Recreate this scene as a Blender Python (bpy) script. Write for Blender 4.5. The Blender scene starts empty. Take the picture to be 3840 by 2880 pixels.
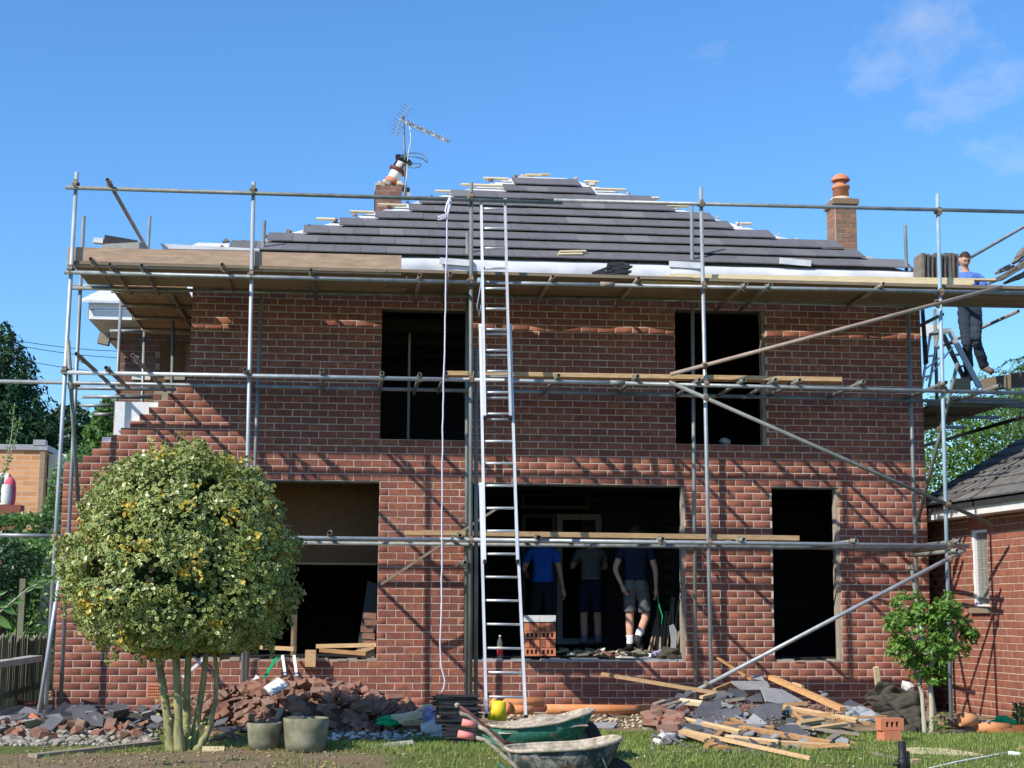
import bpy, bmesh, math, random
import numpy as np
from mathutils import Vector, Matrix, Quaternion, noise
random.seed(7); np.random.seed(7)
sc = bpy.context.scene
COL = sc.collection
R = math.radians

# ---------------------------------------------------------------- camera (fitted to the brick courses of the wall)
CAM_F, CAM_YAW, CAM_PIT, CAM_ROL = 5740.0, R(5.6404), R(8.5115), R(0.2995)
CAM_C = Vector((3.6876, -19.5025, 1.2314))
_F = Vector((math.sin(CAM_YAW)*math.cos(CAM_PIT), math.cos(CAM_YAW)*math.cos(CAM_PIT), math.sin(CAM_PIT)))
_R = Vector((math.cos(CAM_YAW), -math.sin(CAM_YAW), 0.0))
_U = _R.cross(_F)
cd = bpy.data.cameras.new('camera'); cam = bpy.data.objects.new('camera', cd); COL.objects.link(cam)
cd.sensor_width = 36.0; cd.lens = 36.0*CAM_F/3840.0; cd.clip_start = 0.1; cd.clip_end = 3000.0
_r2 = math.cos(CAM_ROL)*_R + math.sin(CAM_ROL)*_U
_u2 = math.cos(CAM_ROL)*_U - math.sin(CAM_ROL)*_R
M3 = Matrix((_r2, _u2, -_F)).transposed()
cam.matrix_world = Matrix.Translation(CAM_C) @ M3.to_4x4()
sc.camera = cam

# ---------------------------------------------------------------- daylight
SUN_DIR = Vector((1.46, 1.0, -1.40)).normalized()      # the way the light travels
sd = bpy.data.lights.new('sun', 'SUN'); so = bpy.data.objects.new('sun', sd); COL.objects.link(so)
sd.energy = 4.3; sd.angle = R(0.55); sd.color = (1.0, 0.93, 0.82)
so.rotation_euler = SUN_DIR.to_track_quat('-Z', 'Y').to_euler(); so.location = (-20, -20, 30)
w = bpy.data.worlds.new('World'); sc.world = w; w.use_nodes = True
wn = w.node_tree; wn.nodes.clear()
wo = wn.nodes.new('ShaderNodeOutputWorld'); bg = wn.nodes.new('ShaderNodeBackground')
sky = wn.nodes.new('ShaderNodeTexSky'); sky.sky_type = 'NISHITA'; sky.sun_disc = False
sky.sun_elevation = math.asin(-SUN_DIR.z)
sky.sun_rotation = math.atan2(-SUN_DIR.x, -SUN_DIR.y)
sky.air_density = 1.2; sky.dust_density = 0.0; sky.ozone_density = 10.0; sky.altitude = 0
hs = wn.nodes.new('ShaderNodeHueSaturation'); hs.inputs['Saturation'].default_value = 1.07; hs.inputs['Value'].default_value = 1.0
wn.links.new(sky.outputs[0], hs.inputs['Color'])
tc = wn.nodes.new('ShaderNodeTexCoord'); mp = wn.nodes.new('ShaderNodeMapping')
mp.inputs['Scale'].default_value = (1, 1, 1.7); mp.inputs['Location'].default_value = (8.4, 27.5, 7.7)
nz = wn.nodes.new('ShaderNodeTexNoise'); nz.inputs['Scale'].default_value = 3.1; nz.inputs['Detail'].default_value = 9; nz.inputs['Roughness'].default_value = 0.58; nz.inputs['Distortion'].default_value = 0.35
cr = wn.nodes.new('ShaderNodeValToRGB'); cr.color_ramp.elements[0].position = 0.585; cr.color_ramp.elements[1].position = 0.78
cr.color_ramp.elements[1].color = (0.8, 0.8, 0.8, 1)
mx = wn.nodes.new('ShaderNodeMix'); mx.data_type = 'RGBA'
mx.inputs[7].default_value = (4.5, 4.6, 4.8, 1)
wn.links.new(tc.outputs['Generated'], mp.inputs[0]); wn.links.new(mp.outputs[0], nz.inputs['Vector'])
wn.links.new(nz.outputs['Fac'], cr.inputs[0]); wn.links.new(cr.outputs[0], mx.inputs[0])
wn.links.new(hs.outputs[0], mx.inputs[6]); wn.links.new(mx.outputs[2], bg.inputs['Color'])
bg.inputs['Strength'].default_value = 0.14
wn.links.new(bg.outputs[0], wo.inputs[0])
sc.view_settings.view_transform = 'Standard'; sc.view_settings.look = 'None'
sc.view_settings.exposure = 0.52; sc.view_settings.gamma = 1.0; sc.view_settings.use_curve_mapping = False
sc.cycles.max_bounces = 6; sc.cycles.diffuse_bounces = 3; sc.cycles.glossy_bounces = 2
sc.cycles.transmission_bounces = 3; sc.cycles.transparent_max_bounces = 6

# ---------------------------------------------------------------- sight lines: a picture point (2212 wide) and a plane give a place
def ray(u, v):
    a = (u*3840/2212 - 1920)/CAM_F; b = (v*3840/2212 - 1440)/CAM_F
    c, s = math.cos(CAM_ROL), math.sin(CAM_ROL)
    return _F + _R*(c*a + s*b) - _U*(-s*a + c*b)
def at(u, v, Y):
    d = ray(u, v); return CAM_C + d*((Y - CAM_C.y)/d.y)
def atz(u, v, z=0.0):
    d = ray(u, v); return CAM_C + d*((z - CAM_C.z)/d.z)
def atp(u, v, p0, n):
    d = ray(u, v); return CAM_C + d*((Vector(p0) - CAM_C).dot(n)/d.dot(n))
def pix(p):
    d = Vector(p) - CAM_C; z = d.dot(_F); a = CAM_F*d.dot(_R)/z; b = -CAM_F*d.dot(_U)/z
    c, s = math.cos(CAM_ROL), math.sin(CAM_ROL)
    return ((1920 + c*a - s*b)*2212/3840, (1440 + s*a + c*b)*2212/3840)

# ---------------------------------------------------------------- objects
def link(name, me, mat=None, parent=None):
    o = bpy.data.objects.new(name, me); COL.objects.link(o)
    if mat is not None and me is not None and not me.materials:
        for m in (mat if isinstance(mat, (list, tuple)) else [mat]): me.materials.append(m)
    if parent is not None: o.parent = parent
    return o
def tag(o, label=None, cat=None, group=None, kind=None):
    if label: o['label'] = label
    if cat: o['category'] = cat
    if group: o['group'] = group
    if kind: o['kind'] = kind
    return o
def empty(name, loc=(0, 0, 0), rz=0.0):
    o = bpy.data.objects.new(name, None); COL.objects.link(o); o.location = loc; o.rotation_euler = (0, 0, rz)
    o.empty_display_size = 0.2
    return o
def dupe(o, parent=None):
    c = o.copy(); COL.objects.link(c); c.parent = parent
    for ch in o.children: dupe(ch, c)
    return c
def frame(d, up=Vector((0, 0, 1))):
    d = d.normalized()
    if abs(d.dot(up)) > 0.98: up = Vector((0, 1, 0))
    x = d.cross(up).normalized(); y = x.cross(d).normalized()
    return x, y, d
class MB:
    def __init__(s): s.v = []; s.f = []; s.m = []
    def add(s, vs, fs, m=0):
        b = len(s.v); s.v += [tuple(v) for v in vs]
        for f in fs: s.f.append(tuple(i + b for i in f)); s.m.append(m)
        return s
    def hexa(s, p, m=0):      # 8 points: bottom ring 0-3, top ring 4-7
        return s.add(p, [(0, 3, 2, 1), (4, 5, 6, 7), (0, 1, 5, 4), (1, 2, 6, 5), (2, 3, 7, 6), (3, 0, 4, 7)], m)
    def box(s, c, d, rot=None, m=0):
        c = Vector(c); h = [x*0.5 for x in d]
        p = [Vector((x*h[0], y*h[1], z*h[2])) for z in (-1, 1) for x, y in ((-1, -1), (1, -1), (1, 1), (-1, 1))]
        if rot is not None: p = [rot @ q for q in p]
        return s.hexa([q + c for q in p], m)
    def bb(s, a, b, m=0):
        return s.box([(a[i] + b[i])*0.5 for i in range(3)], [abs(b[i] - a[i]) for i in range(3)], None, m)
    def bar(s, a, b, wd, h, up=Vector((0, 0, 1)), m=0):
        a = Vector(a); b = Vector(b); x, y, d = frame(b - a, up); p = []
        for q in (a, b): p += [q - x*wd/2 - y*h/2, q + x*wd/2 - y*h/2, q + x*wd/2 + y*h/2, q - x*wd/2 + y*h/2]
        return s.hexa(p, m)
    def tube(s, a, b, r, n=12, hollow=True, m=0, m2=None, r2=None):
        a = Vector(a); b = Vector(b); x, y, d = frame(b - a); r2 = r if r2 is None else r2
        cs = [(math.cos(2*math.pi*i/n), math.sin(2*math.pi*i/n)) for i in range(n)]
        if hollow:
            ri = r*0.82; dp = min(0.15, (b - a).length*0.4)
            rings = [[a + d*dp + (x*c + y*q)*ri for c, q in cs], [a + (x*c + y*q)*ri for c, q in cs], [a + (x*c + y*q)*r for c, q in cs],
                     [b + (x*c + y*q)*r2 for c, q in cs], [b + (x*c + y*q)*ri for c, q in cs], [b - d*dp + (x*c + y*q)*ri for c, q in cs]]
        else:
            rings = [[a + (x*c + y*q)*r for c, q in cs], [b + (x*c + y*q)*r2 for c, q in cs]]
        vs = [v for rg in rings for v in rg]; fs = []
        for k in range(len(rings) - 1):
            for i in range(n):
                j = (i + 1) % n; fs.append((k*n + i, k*n + j, (k+1)*n + j, (k+1)*n + i))
        L = (len(rings) - 1)*n
        fs.append(tuple(range(n - 1, -1, -1))); fs.append(tuple(L + i for i in range(n)))
        return s.add(vs, fs, m)
    def path(s, pts, rs, n=8, m=0, cap=True):
        pts = [Vector(p) for p in pts]; k = len(pts)
        if not isinstance(rs, (list, tuple)): rs = [rs]*k
        ux = None; vs = []
        for i, p in enumerate(pts):
            d = (pts[min(i+1, k-1)] - pts[max(i-1, 0)]).normalized()
            if ux is None: ux = frame(d)[0]; uy = d.cross(ux)
            else:
                ux = (ux - d*ux.dot(d)).normalized(); uy = d.cross(ux)
            for j in range(n):
                t = 2*math.pi*j/n; vs.append(p + (ux*math.cos(t) + uy*math.sin(t))*rs[i])
        fs = [(i*n + j, i*n + (j+1) % n, (i+1)*n + (j+1) % n, (i+1)*n + j) for i in range(k-1) for j in range(n)]
        if cap: fs += [tuple(range(n-1, -1, -1)), tuple((k-1)*n + j for j in range(n))]
        return s.add(vs, fs, m)
    def lathe(s, prof, c=(0, 0, 0), n=20, rot=None, m=0, cap=True):
        c = Vector(c); vs = []
        for r, z in prof:
            for j in range(n):
                q = Vector((r*math.cos(2*math.pi*j/n), r*math.sin(2*math.pi*j/n), z))
                if rot is not None: q = rot @ q
                vs.append(q + c)
        k = len(prof)
        fs = [(i*n + j, i*n + (j+1) % n, (i+1)*n + (j+1) % n, (i+1)*n + j) for i in range(k-1) for j in range(n)]
        if cap: fs += [tuple(range(n-1, -1, -1)), tuple((k-1)*n + j for j in range(n))]
        return s.add(vs, fs, m)
    def prism(s, poly, ext, m=0):     # poly: 3D outline, ext: vector of thickness
        n = len(poly); e = Vector(ext); a = [Vector(p) for p in poly]; b = [p + e for p in a]
        fs = [tuple(range(n)), tuple(range(2*n - 1, n - 1, -1))] + [(i, i + n, (i+1) % n + n, (i+1) % n) for i in range(n)]
        return s.add(a + b, fs, m)
    def mesh(s, name='m', smooth=False):
        me = bpy.data.meshes.new(name); me.from_pydata(s.v, [], s.f)
        if any(s.m): me.polygons.foreach_set('material_index', s.m)
        if smooth: me.polygons.foreach_set('use_smooth', [True]*len(s.f))
        bm = bmesh.new(); bm.from_mesh(me); bmesh.ops.recalc_face_normals(bm, faces=bm.faces); bm.to_mesh(me); bm.free()
        return me
    def build(s, name, mat, parent=None, smooth=False):
        me = s.mesh(name, smooth)
        for m in (mat if isinstance(mat, (list, tuple)) else [mat]): me.materials.append(m)
        return link(name, me, None, parent)
def npmesh(name, V, Fc, mi=None, smooth=False):
    """V (n,3), Fc list of (m,k) int arrays"""
    me = bpy.data.meshes.new(name); V = np.asarray(V, dtype=np.float32)
    me.vertices.add(len(V)); me.vertices.foreach_set('co', V.ravel())
    tot = [np.full(len(f), f.shape[1], dtype=np.int32) for f in Fc]; tot = np.concatenate(tot)
    loops = np.concatenate([f.ravel() for f in Fc]).astype(np.int32)
    st = np.concatenate([[0], np.cumsum(tot)[:-1]]).astype(np.int32)
    me.loops.add(len(loops)); me.loops.foreach_set('vertex_index', loops)
    me.polygons.add(len(tot)); me.polygons.foreach_set('loop_start', st); me.polygons.foreach_set('loop_total', tot)
    if mi is not None: me.polygons.foreach_set('material_index', np.asarray(mi, dtype=np.int32))
    if smooth: me.polygons.foreach_set('use_smooth', np.ones(len(tot), dtype=bool))
    me.update(); me.validate()
    return me
def rnd(a, b): return random.uniform(a, b)
ORD = ('first second third fourth fifth sixth seventh eighth ninth tenth eleventh twelfth thirteenth fourteenth fifteenth sixteenth seventeenth eighteenth nineteenth twentieth '
       'twenty-first twenty-second twenty-third twenty-fourth twenty-fifth twenty-sixth twenty-seventh twenty-eighth').split()
# ---------------------------------------------------------------- materials
class NT:
    def __init__(s, name):
        s.mat = bpy.data.materials.new(name); s.mat.use_nodes = True; s.t = s.mat.node_tree
        s.b = s.t.nodes['Principled BSDF']; s.out = s.t.nodes['Material Output']
        s.pos = s.n('ShaderNodeNewGeometry')
    def n(s, k): return s.t.nodes.new(k)
    def l(s, a, b): s.t.links.new(a, b)
    def noise(s, scale, detail=4, rough=0.55, vec=None, dist=0.0, stretch=None):
        q = s.n('ShaderNodeTexNoise'); q.inputs['Scale'].default_value = scale; q.inputs['Detail'].default_value = detail
        q.inputs['Roughness'].default_value = rough; q.inputs['Distortion'].default_value = dist
        v = vec if vec is not None else s.pos.outputs['Position']
        if stretch:
            m = s.n('ShaderNodeMapping'); m.inputs['Scale'].default_value = stretch; s.l(v, m.inputs[0]); v = m.outputs[0]
        s.l(v, q.inputs['Vector']); return q.outputs['Fac']
    def ramp(s, fac, stops, interp='LINEAR'):
        r = s.n('ShaderNodeValToRGB'); r.color_ramp.interpolation = interp
        e = r.color_ramp.elements
        while len(e) < len(stops): e.new(0.5)
        for i, (p, c) in enumerate(stops):
            e[i].position = p; e[i].color = (c[0], c[1], c[2], 1) if isinstance(c, (tuple, list)) else (c, c, c, 1)
        s.l(fac, r.inputs[0]); return r.outputs[0]
    def mix(s, fac, a, b, mode='MIX'):
        m = s.n('ShaderNodeMix'); m.data_type = 'RGBA'; m.blend_type = mode
        for val, i in ((fac, 0), (a, 6), (b, 7)):
            if hasattr(val, 'links'): s.l(val, m.inputs[i])
            elif i == 0: m.inputs[0].default_value = val
            else: m.inputs[i].default_value = (val[0], val[1], val[2], 1)
        return m.outputs[2]
    def math(s, op, a, b=0.0):
        m = s.n('ShaderNodeMath'); m.operation = op
        for i, val in enumerate((a, b)):
            if hasattr(val, 'links'): s.l(val, m.inputs[i])
            else: m.inputs[i].default_value = val
        return m.outputs[0]
    def rand(s):      # differs by object and, in a joined mesh, by piece
        oi = s.n('ShaderNodeObjectInfo')
        return s.math('FRACT', s.math('ADD', oi.outputs['Random'], s.pos.outputs['Random Per Island']))
    def bump(s, h, strength=0.3, dist=0.01):
        q = s.n('ShaderNodeBump'); q.inputs['Strength'].default_value = strength; q.inputs['Distance'].default_value = dist
        s.l(h, q.inputs['Height']); s.l(q.outputs[0], s.b.inputs['Normal']); return q
    def base(s, c):
        if hasattr(c, 'links'): s.l(c, s.b.inputs['Base Color'])
        else: s.b.inputs['Base Color'].default_value = (c[0], c[1], c[2], 1)
    def rough(s, v):
        if hasattr(v, 'links'): s.l(v, s.b.inputs['Roughness'])
        else: s.b.inputs['Roughness'].default_value = v
    def done(s, rough=0.8, metal=0.0, spec=0.3):
        if not s.b.inputs['Roughness'].links: s.b.inputs['Roughness'].default_value = rough
        s.b.inputs['Metallic'].default_value = metal; s.b.inputs['Specular IOR Level'].default_value = spec
        return s.mat
M = {}
def mat_brick(name, cols, mott, dark, bump=0.5):
    k = NT(name); r = k.rand()
    c = k.ramp(r, [(i/(len(cols)-1) if len(cols) > 1 else 0, cc) for i, cc in enumerate(cols)])
    n1 = k.noise(9.0, 5, 0.65, stretch=(1, 1, 1.8)); c = k.mix(k.ramp(n1, [(0.42, 0.0), (0.62, 0.75)]), c, mott)
    n2 = k.noise(60.0, 4, 0.7, stretch=(1, 1, 2.2)); c = k.mix(k.ramp(n2, [(0.35, 0.55), (0.55, 0.0)]), c, dark)
    n3 = k.noise(2.3, 5, 0.65); c = k.mix(k.ramp(n3, [(0.55, 0.0), (0.80, 0.16)]), c, (0.45, 0.34, 0.27))
    n4 = k.noise(0.8, 4, 0.6, stretch=(1, 1, 0.5)); c = k.mix(k.ramp(n4, [(0.38, 0.28), (0.52, 0.0)]), c, (0.13, 0.06, 0.045))
    n5 = k.noise(24, 3, 0.6); c = k.mix(k.ramp(n5, [(0.66, 0.0), (0.74, 0.22)]), c, (0.52, 0.42, 0.34))
    k.base(c); k.bump(k.noise(130, 5, 0.7, stretch=(1, 1, 1.6)), bump, 0.004); M[name] = k.done(0.92, 0, 0.15)
mat_brick('brick_new', [(0.345, 0.118, 0.072), (0.25, 0.090, 0.062), (0.395, 0.143, 0.083), (0.22, 0.083, 0.063), (0.32, 0.108, 0.067), (0.42, 0.166, 0.097), (0.28, 0.100, 0.069), (0.365, 0.127, 0.076)], (0.175, 0.070, 0.060), (0.13, 0.058, 0.049))
mat_brick('brick_old', [(0.24, 0.10, 0.07), (0.17, 0.085, 0.07), (0.30, 0.14, 0.09), (0.15, 0.08, 0.07), (0.26, 0.13, 0.10)], (0.16, 0.09, 0.075), (0.09, 0.06, 0.05))
mat_brick('brick_garage', [(0.33, 0.115, 0.07), (0.25, 0.085, 0.06), (0.37, 0.14, 0.085), (0.21, 0.085, 0.065), (0.31, 0.12, 0.08)], (0.27, 0.10, 0.07), (0.15, 0.07, 0.05), 0.35)
mat_brick('brick_chimney', [(0.36, 0.15, 0.085), (0.28, 0.13, 0.085), (0.22, 0.13, 0.095), (0.42, 0.18, 0.10), (0.25, 0.17, 0.11)], (0.24, 0.15, 0.09), (0.12, 0.08, 0.06), 0.7)
mat_brick('brick_rubble', [(0.26, 0.095, 0.058), (0.16, 0.075, 0.055), (0.31, 0.135, 0.082), (0.21, 0.115, 0.083), (0.28, 0.112, 0.07), (0.27, 0.185, 0.135)], (0.28, 0.20, 0.15), (0.18, 0.09, 0.07), 0.7)
def mat_plain(name, a, b, scale, rough=0.85, bump=0.25, detail=6, stretch=None, metal=0, spec=0.25, vary=0.0, bscale=None):
    k = NT(name); c = k.mix(k.ramp(k.noise(scale, detail, 0.62, stretch=stretch), [(0.3, 0.0), (0.7, 1.0)]), a, b)
    if vary:
        v = k.ramp(k.rand(), [(0, 1 - vary), (1, 1 + vary*0.6)]); c = k.mix(1.0, c, v, 'MULTIPLY')
    k.base(c)
    if bump: k.bump(k.noise(bscale or scale*6, 4, 0.7, stretch=stretch), bump, 0.006)
    M[name] = k.done(rough, metal, spec)
    return k
mat_plain('mortar', (0.40, 0.315, 0.25), (0.64, 0.52, 0.42), 4.5, 0.95, 0.5, detail=8)
mat_plain('mortar_old', (0.27, 0.23, 0.18), (0.36, 0.31, 0.25), 10, 0.95, 0.4)
mat_plain('mortar_garage', (0.44, 0.34, 0.25), (0.54, 0.43, 0.33), 10, 0.95, 0.4)
mat_plain('block', (0.10, 0.10, 0.10), (0.15, 0.145, 0.14), 8, 0.95, 0.4)
mat_plain('inner_shade_dark', (0.018, 0.017, 0.016), (0.03, 0.028, 0.026), 4, 0.95, 0.2)  # room surfaces near black, their shade put into the colour
mat_plain('inner_brick_shaded', (0.02, 0.018, 0.017), (0.038, 0.03, 0.028), 20, 0.95, 0.3)  # brick darkened in its colour to carry the room shade
mat_plain('inner_mortar_shaded', (0.05, 0.048, 0.045), (0.065, 0.06, 0.056), 20, 0.95, 0.2)  # joints darkened along with the brick for the same shade
mat_plain('inner_white_shaded', (0.20, 0.20, 0.20), (0.25, 0.25, 0.25), 6, 0.5, 0.0)  # white woodwork greyed, indoor shade included in the tone
mat_plain('inner_grey_shaded', (0.055, 0.056, 0.054), (0.085, 0.085, 0.08), 6, 0.6, 0.0)  # grey frames and sheet, toned down for the shade indoors
mat_plain('concrete', (0.30, 0.29, 0.26), (0.42, 0.40, 0.36), 9, 0.95, 0.5)
mat_plain('concrete_dark', (0.11, 0.105, 0.06), (0.27, 0.255, 0.175), 6, 0.95, 0.5)
mat_plain('stone', (0.20, 0.175, 0.14), (0.44, 0.40, 0.34), 9, 0.95, 0.6, vary=0.35)
mat_plain('slate', (0.075, 0.073, 0.080), (0.115, 0.112, 0.118), 6, 0.62, 0.3, vary=0.22, spec=0.4)
mat_plain('slate_light', (0.24, 0.235, 0.235), (0.33, 0.32, 0.315), 8, 0.75, 0.4, vary=0.15)
mat_plain('slate_black', (0.018, 0.018, 0.02), (0.035, 0.035, 0.038), 9, 0.55, 0.4, vary=0.3, spec=0.4)
mat_plain('old_tile', (0.13, 0.11, 0.09), (0.22, 0.19, 0.16), 9, 0.95, 0.6, vary=0.2)
mat_plain('old_tile_grey', (0.115, 0.108, 0.10), (0.20, 0.19, 0.178), 8, 0.95, 0.6, vary=0.22)
mat_plain('wood', (0.44, 0.265, 0.125), (0.64, 0.44, 0.24), 7, 0.75, 0.3, stretch=(1, 6, 6), vary=0.3, detail=8)
mat_plain('wood_orange', (0.36, 0.175, 0.065), (0.60, 0.35, 0.16), 7, 0.7, 0.3, stretch=(1, 5, 5), vary=0.34, detail=8)
mat_plain('wood_pale', (0.60, 0.48, 0.28), (0.72, 0.60, 0.38), 6, 0.75, 0.2, stretch=(1, 7, 7), vary=0.12)
mat_plain('wood_grey', (0.20, 0.165, 0.125), (0.31, 0.265, 0.20), 6, 0.9, 0.35, stretch=(1, 7, 7), vary=0.2)
mat_plain('board_dark', (0.20, 0.155, 0.105), (0.30, 0.235, 0.165), 5, 0.9, 0.3, stretch=(1, 6, 6), vary=0.2)
mat_plain('ply', (0.32, 0.21, 0.145), (0.52, 0.365, 0.26), 5.5, 0.85, 0.35, stretch=(0.7, 1, 4.5), detail=9)
mat_plain('ply_under', (0.30, 0.185, 0.105), (0.42, 0.275, 0.17), 2.5, 0.85, 0.2, stretch=(4, 1, 1), vary=0.12)
mat_plain('osb', (0.11, 0.058, 0.028), (0.20, 0.112, 0.055), 22, 0.85, 0.4, stretch=(1, 1, 2.5))
mat_plain('white', (0.74, 0.74, 0.74), (0.82, 0.82, 0.81), 2, 0.5, 0.0)
mat_plain('white_dirty', (0.55, 0.54, 0.51), (0.74, 0.73, 0.70), 5, 0.6, 0.1)
mat_plain('membrane', (0.50, 0.51, 0.53), (0.70, 0.71, 0.73), 6, 0.6, 0.6, bscale=9)
mat_plain('membrane_white', (0.52, 0.53, 0.56), (0.70, 0.71, 0.74), 3, 0.55, 0.5, bscale=5)
mat_plain('foil', (0.62, 0.64, 0.68), (0.76, 0.78, 0.82), 9, 0.5, 0.3)
mat_plain('lead', (0.26, 0.27, 0.28), (0.36, 0.37, 0.38), 6, 0.6, 0.3)
mat_plain('black', (0.012, 0.012, 0.013), (0.022, 0.022, 0.023), 8, 0.5, 0.1)
mat_plain('rubber', (0.018, 0.018, 0.018), (0.03, 0.03, 0.03), 20, 0.7, 0.2)
mat_plain('clay_orange', (0.60, 0.19, 0.06), (0.58, 0.30, 0.15), 7, 0.7, 0.15)
mat_plain('clay_rust', (0.36, 0.12, 0.035), (0.14, 0.06, 0.03), 9, 0.8, 0.3)
mat_plain('terracotta', (0.52, 0.19, 0.10), (0.62, 0.25, 0.14), 6, 0.8, 0.2)
mat_plain('brick_hole', (0.50, 0.17, 0.085), (0.58, 0.22, 0.12), 12, 0.9, 0.3)
mat_plain('yellow', (0.78, 0.56, 0.02), (0.84, 0.62, 0.04), 4, 0.45, 0.0)
mat_plain('green_cloth', (0.0, 0.30, 0.10), (0.01, 0.42, 0.16), 9, 0.6, 0.4, bscale=25)
mat_plain('felt', (0.05, 0.045, 0.034), (0.085, 0.075, 0.058), 9, 0.98, 0.5)
mat_plain('blue_cloth', (0.08, 0.17, 0.50), (0.12, 0.22, 0.58), 9, 0.9, 0.3, bscale=16)
mat_plain('royal_cloth', (0.012, 0.085, 0.42), (0.02, 0.12, 0.52), 9, 0.9, 0.3, bscale=16)
mat_plain('grey_cloth', (0.10, 0.10, 0.10), (0.14, 0.14, 0.135), 9, 0.95, 0.3, bscale=16)
mat_plain('navy_cloth', (0.010, 0.014, 0.035), (0.018, 0.024, 0.05), 9, 0.95, 0.3, bscale=16)
mat_plain('dark_cloth', (0.008, 0.012, 0.018), (0.02, 0.025, 0.032), 9, 0.95, 0.4, bscale=14)
mat_plain('work_trousers', (0.018, 0.028, 0.042), (0.04, 0.055, 0.075), 9, 0.95, 0.4, bscale=14)
mat_plain('short_grey', (0.09, 0.09, 0.095), (0.14, 0.14, 0.145), 12, 0.95, 0.4, bscale=20)
mat_plain('boot', (0.10, 0.085, 0.07), (0.15, 0.13, 0.11), 14, 0.8, 0.2)
mat_plain('shoe_black', (0.012, 0.012, 0.014), (0.03, 0.03, 0.032), 14, 0.6, 0.2)
mat_plain('sock', (0.66, 0.64, 0.66), (0.75, 0.73, 0.75), 30, 0.9, 0.2)
mat_plain('sock_grey', (0.16, 0.18, 0.22), (0.2, 0.22, 0.26), 30, 0.9, 0.2)
mat_plain('skin', (0.52, 0.29, 0.20), (0.60, 0.35, 0.25), 12, 0.55, 0.05)
mat_plain('hair', (0.035, 0.02, 0.012), (0.06, 0.035, 0.02), 60, 0.7, 0.4)
mat_plain('rope', (0.55, 0.54, 0.66), (0.68, 0.67, 0.78), 60, 0.9, 0.4)
mat_plain('bark', (0.12, 0.115, 0.05), (0.38, 0.37, 0.18), 11, 0.9, 0.7, stretch=(1, 1, 0.4), detail=9)
mat_plain('bark_pale', (0.34, 0.31, 0.24), (0.46, 0.42, 0.34), 12, 0.9, 0.4, stretch=(1, 1, 0.3))
mat_plain('bark_dark', (0.06, 0.045, 0.035), (0.10, 0.08, 0.06), 9, 0.95, 0.4)
mat_plain('fence_wood', (0.13, 0.14, 0.085), (0.24, 0.235, 0.16), 6, 0.95, 0.3, stretch=(4, 4, 0.7), vary=0.25)
mat_plain('paving', (0.30, 0.265, 0.22), (0.40, 0.36, 0.30), 4, 0.95, 0.5, vary=0.12)
mat_plain('cream', (0.74, 0.70, 0.55), (0.80, 0.76, 0.62), 2, 0.9, 0.1)
mat_plain('pink', (0.55, 0.06, 0.09), (0.66, 0.12, 0.16), 5, 0.7, 0.2)
mat_plain('pink_grip', (0.72, 0.20, 0.17), (0.80, 0.26, 0.22), 9, 0.6, 0.1)
mat_plain('maroon', (0.09, 0.025, 0.025), (0.16, 0.06, 0.05), 14, 0.55, 0.2)
mat_plain('sand_pile', (0.46, 0.36, 0.25), (0.60, 0.49, 0.36), 14, 0.98, 0.6)
mat_plain('earth', (0.15, 0.11, 0.07), (0.29, 0.22, 0.14), 14, 0.98, 0.6)
mat_plain('plaster', (0.50, 0.47, 0.42), (0.68, 0.65, 0.59), 9, 0.95, 0.6, vary=0.2)
mat_plain('bottle_red', (0.45, 0.02, 0.03), (0.55, 0.04, 0.05), 4, 0.3, 0)
mat_plain('purple', (0.10, 0.06, 0.25), (0.45, 0.42, 0.55), 20, 0.6, 0)
k = NT('brick_orange'); sp = k.n('ShaderNodeSeparateXYZ'); k.l(k.pos.outputs['Position'], sp.inputs[0]); cb = k.n('ShaderNodeCombineXYZ'); k.l(sp.outputs['X'], cb.inputs[0]); k.l(sp.outputs['Z'], cb.inputs[1])
tb = k.n('ShaderNodeTexBrick'); k.l(cb.outputs[0], tb.inputs['Vector']); tb.inputs['Scale'].default_value = 1.0; tb.inputs['Brick Width'].default_value = 0.45; tb.inputs['Row Height'].default_value = 0.15; tb.inputs['Mortar Size'].default_value = 0.012
tb.inputs['Color1'].default_value = (0.66, 0.34, 0.16, 1); tb.inputs['Color2'].default_value = (0.46, 0.23, 0.115, 1); tb.inputs['Mortar'].default_value = (0.55, 0.42, 0.30, 1)
k.base(k.mix(k.ramp(k.noise(1.1, 5, 0.6), [(0.4, 0.0), (0.7, 0.5)]), tb.outputs['Color'], (0.62, 0.36, 0.20))); M['brick_orange'] = k.done(0.92, 0, 0.1)   # far wall, its bricks too small to tell apart
# galvanised tube, rust freckles, optional tint
def mat_tube(name, a, b, rust=0.25, rough=0.48, metal=0.35):
    k = NT(name); c = k.mix(k.ramp(k.noise(7, 5, 0.6, stretch=(1, 1, 0.4)), [(0.35, 0.0), (0.65, 1.0)]), a, b)
    v = k.ramp(k.rand(), [(0, 0.8), (1, 1.12)]); c = k.mix(1.0, c, v, 'MULTIPLY')
    c = k.mix(k.ramp(k.noise(26, 6, 0.75), [(0.60, 0.0), (0.74, rust)]), c, (0.20, 0.12, 0.07))
    c = k.mix(k.ramp(k.noise(90, 2, 0.6), [(0.66, 0.0), (0.74, 0.4)]), c, (0.55, 0.54, 0.50))
    k.base(c); k.bump(k.noise(60, 4, 0.6), 0.12, 0.003); M[name] = k.done(rough, metal, 0.4)
mat_tube('galv', (0.20, 0.225, 0.235), (0.32, 0.345, 0.355), 0.55)
mat_tube('galv_bright', (0.34, 0.37, 0.395), (0.48, 0.51, 0.53), 0.4)
mat_tube('galv_dull', (0.145, 0.16, 0.15), (0.24, 0.255, 0.235), 0.6, 0.6, 0.2)
mat_tube('tube_rust', (0.25, 0.19, 0.155), (0.33, 0.26, 0.215), 0.7, 0.75, 0.1)
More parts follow.
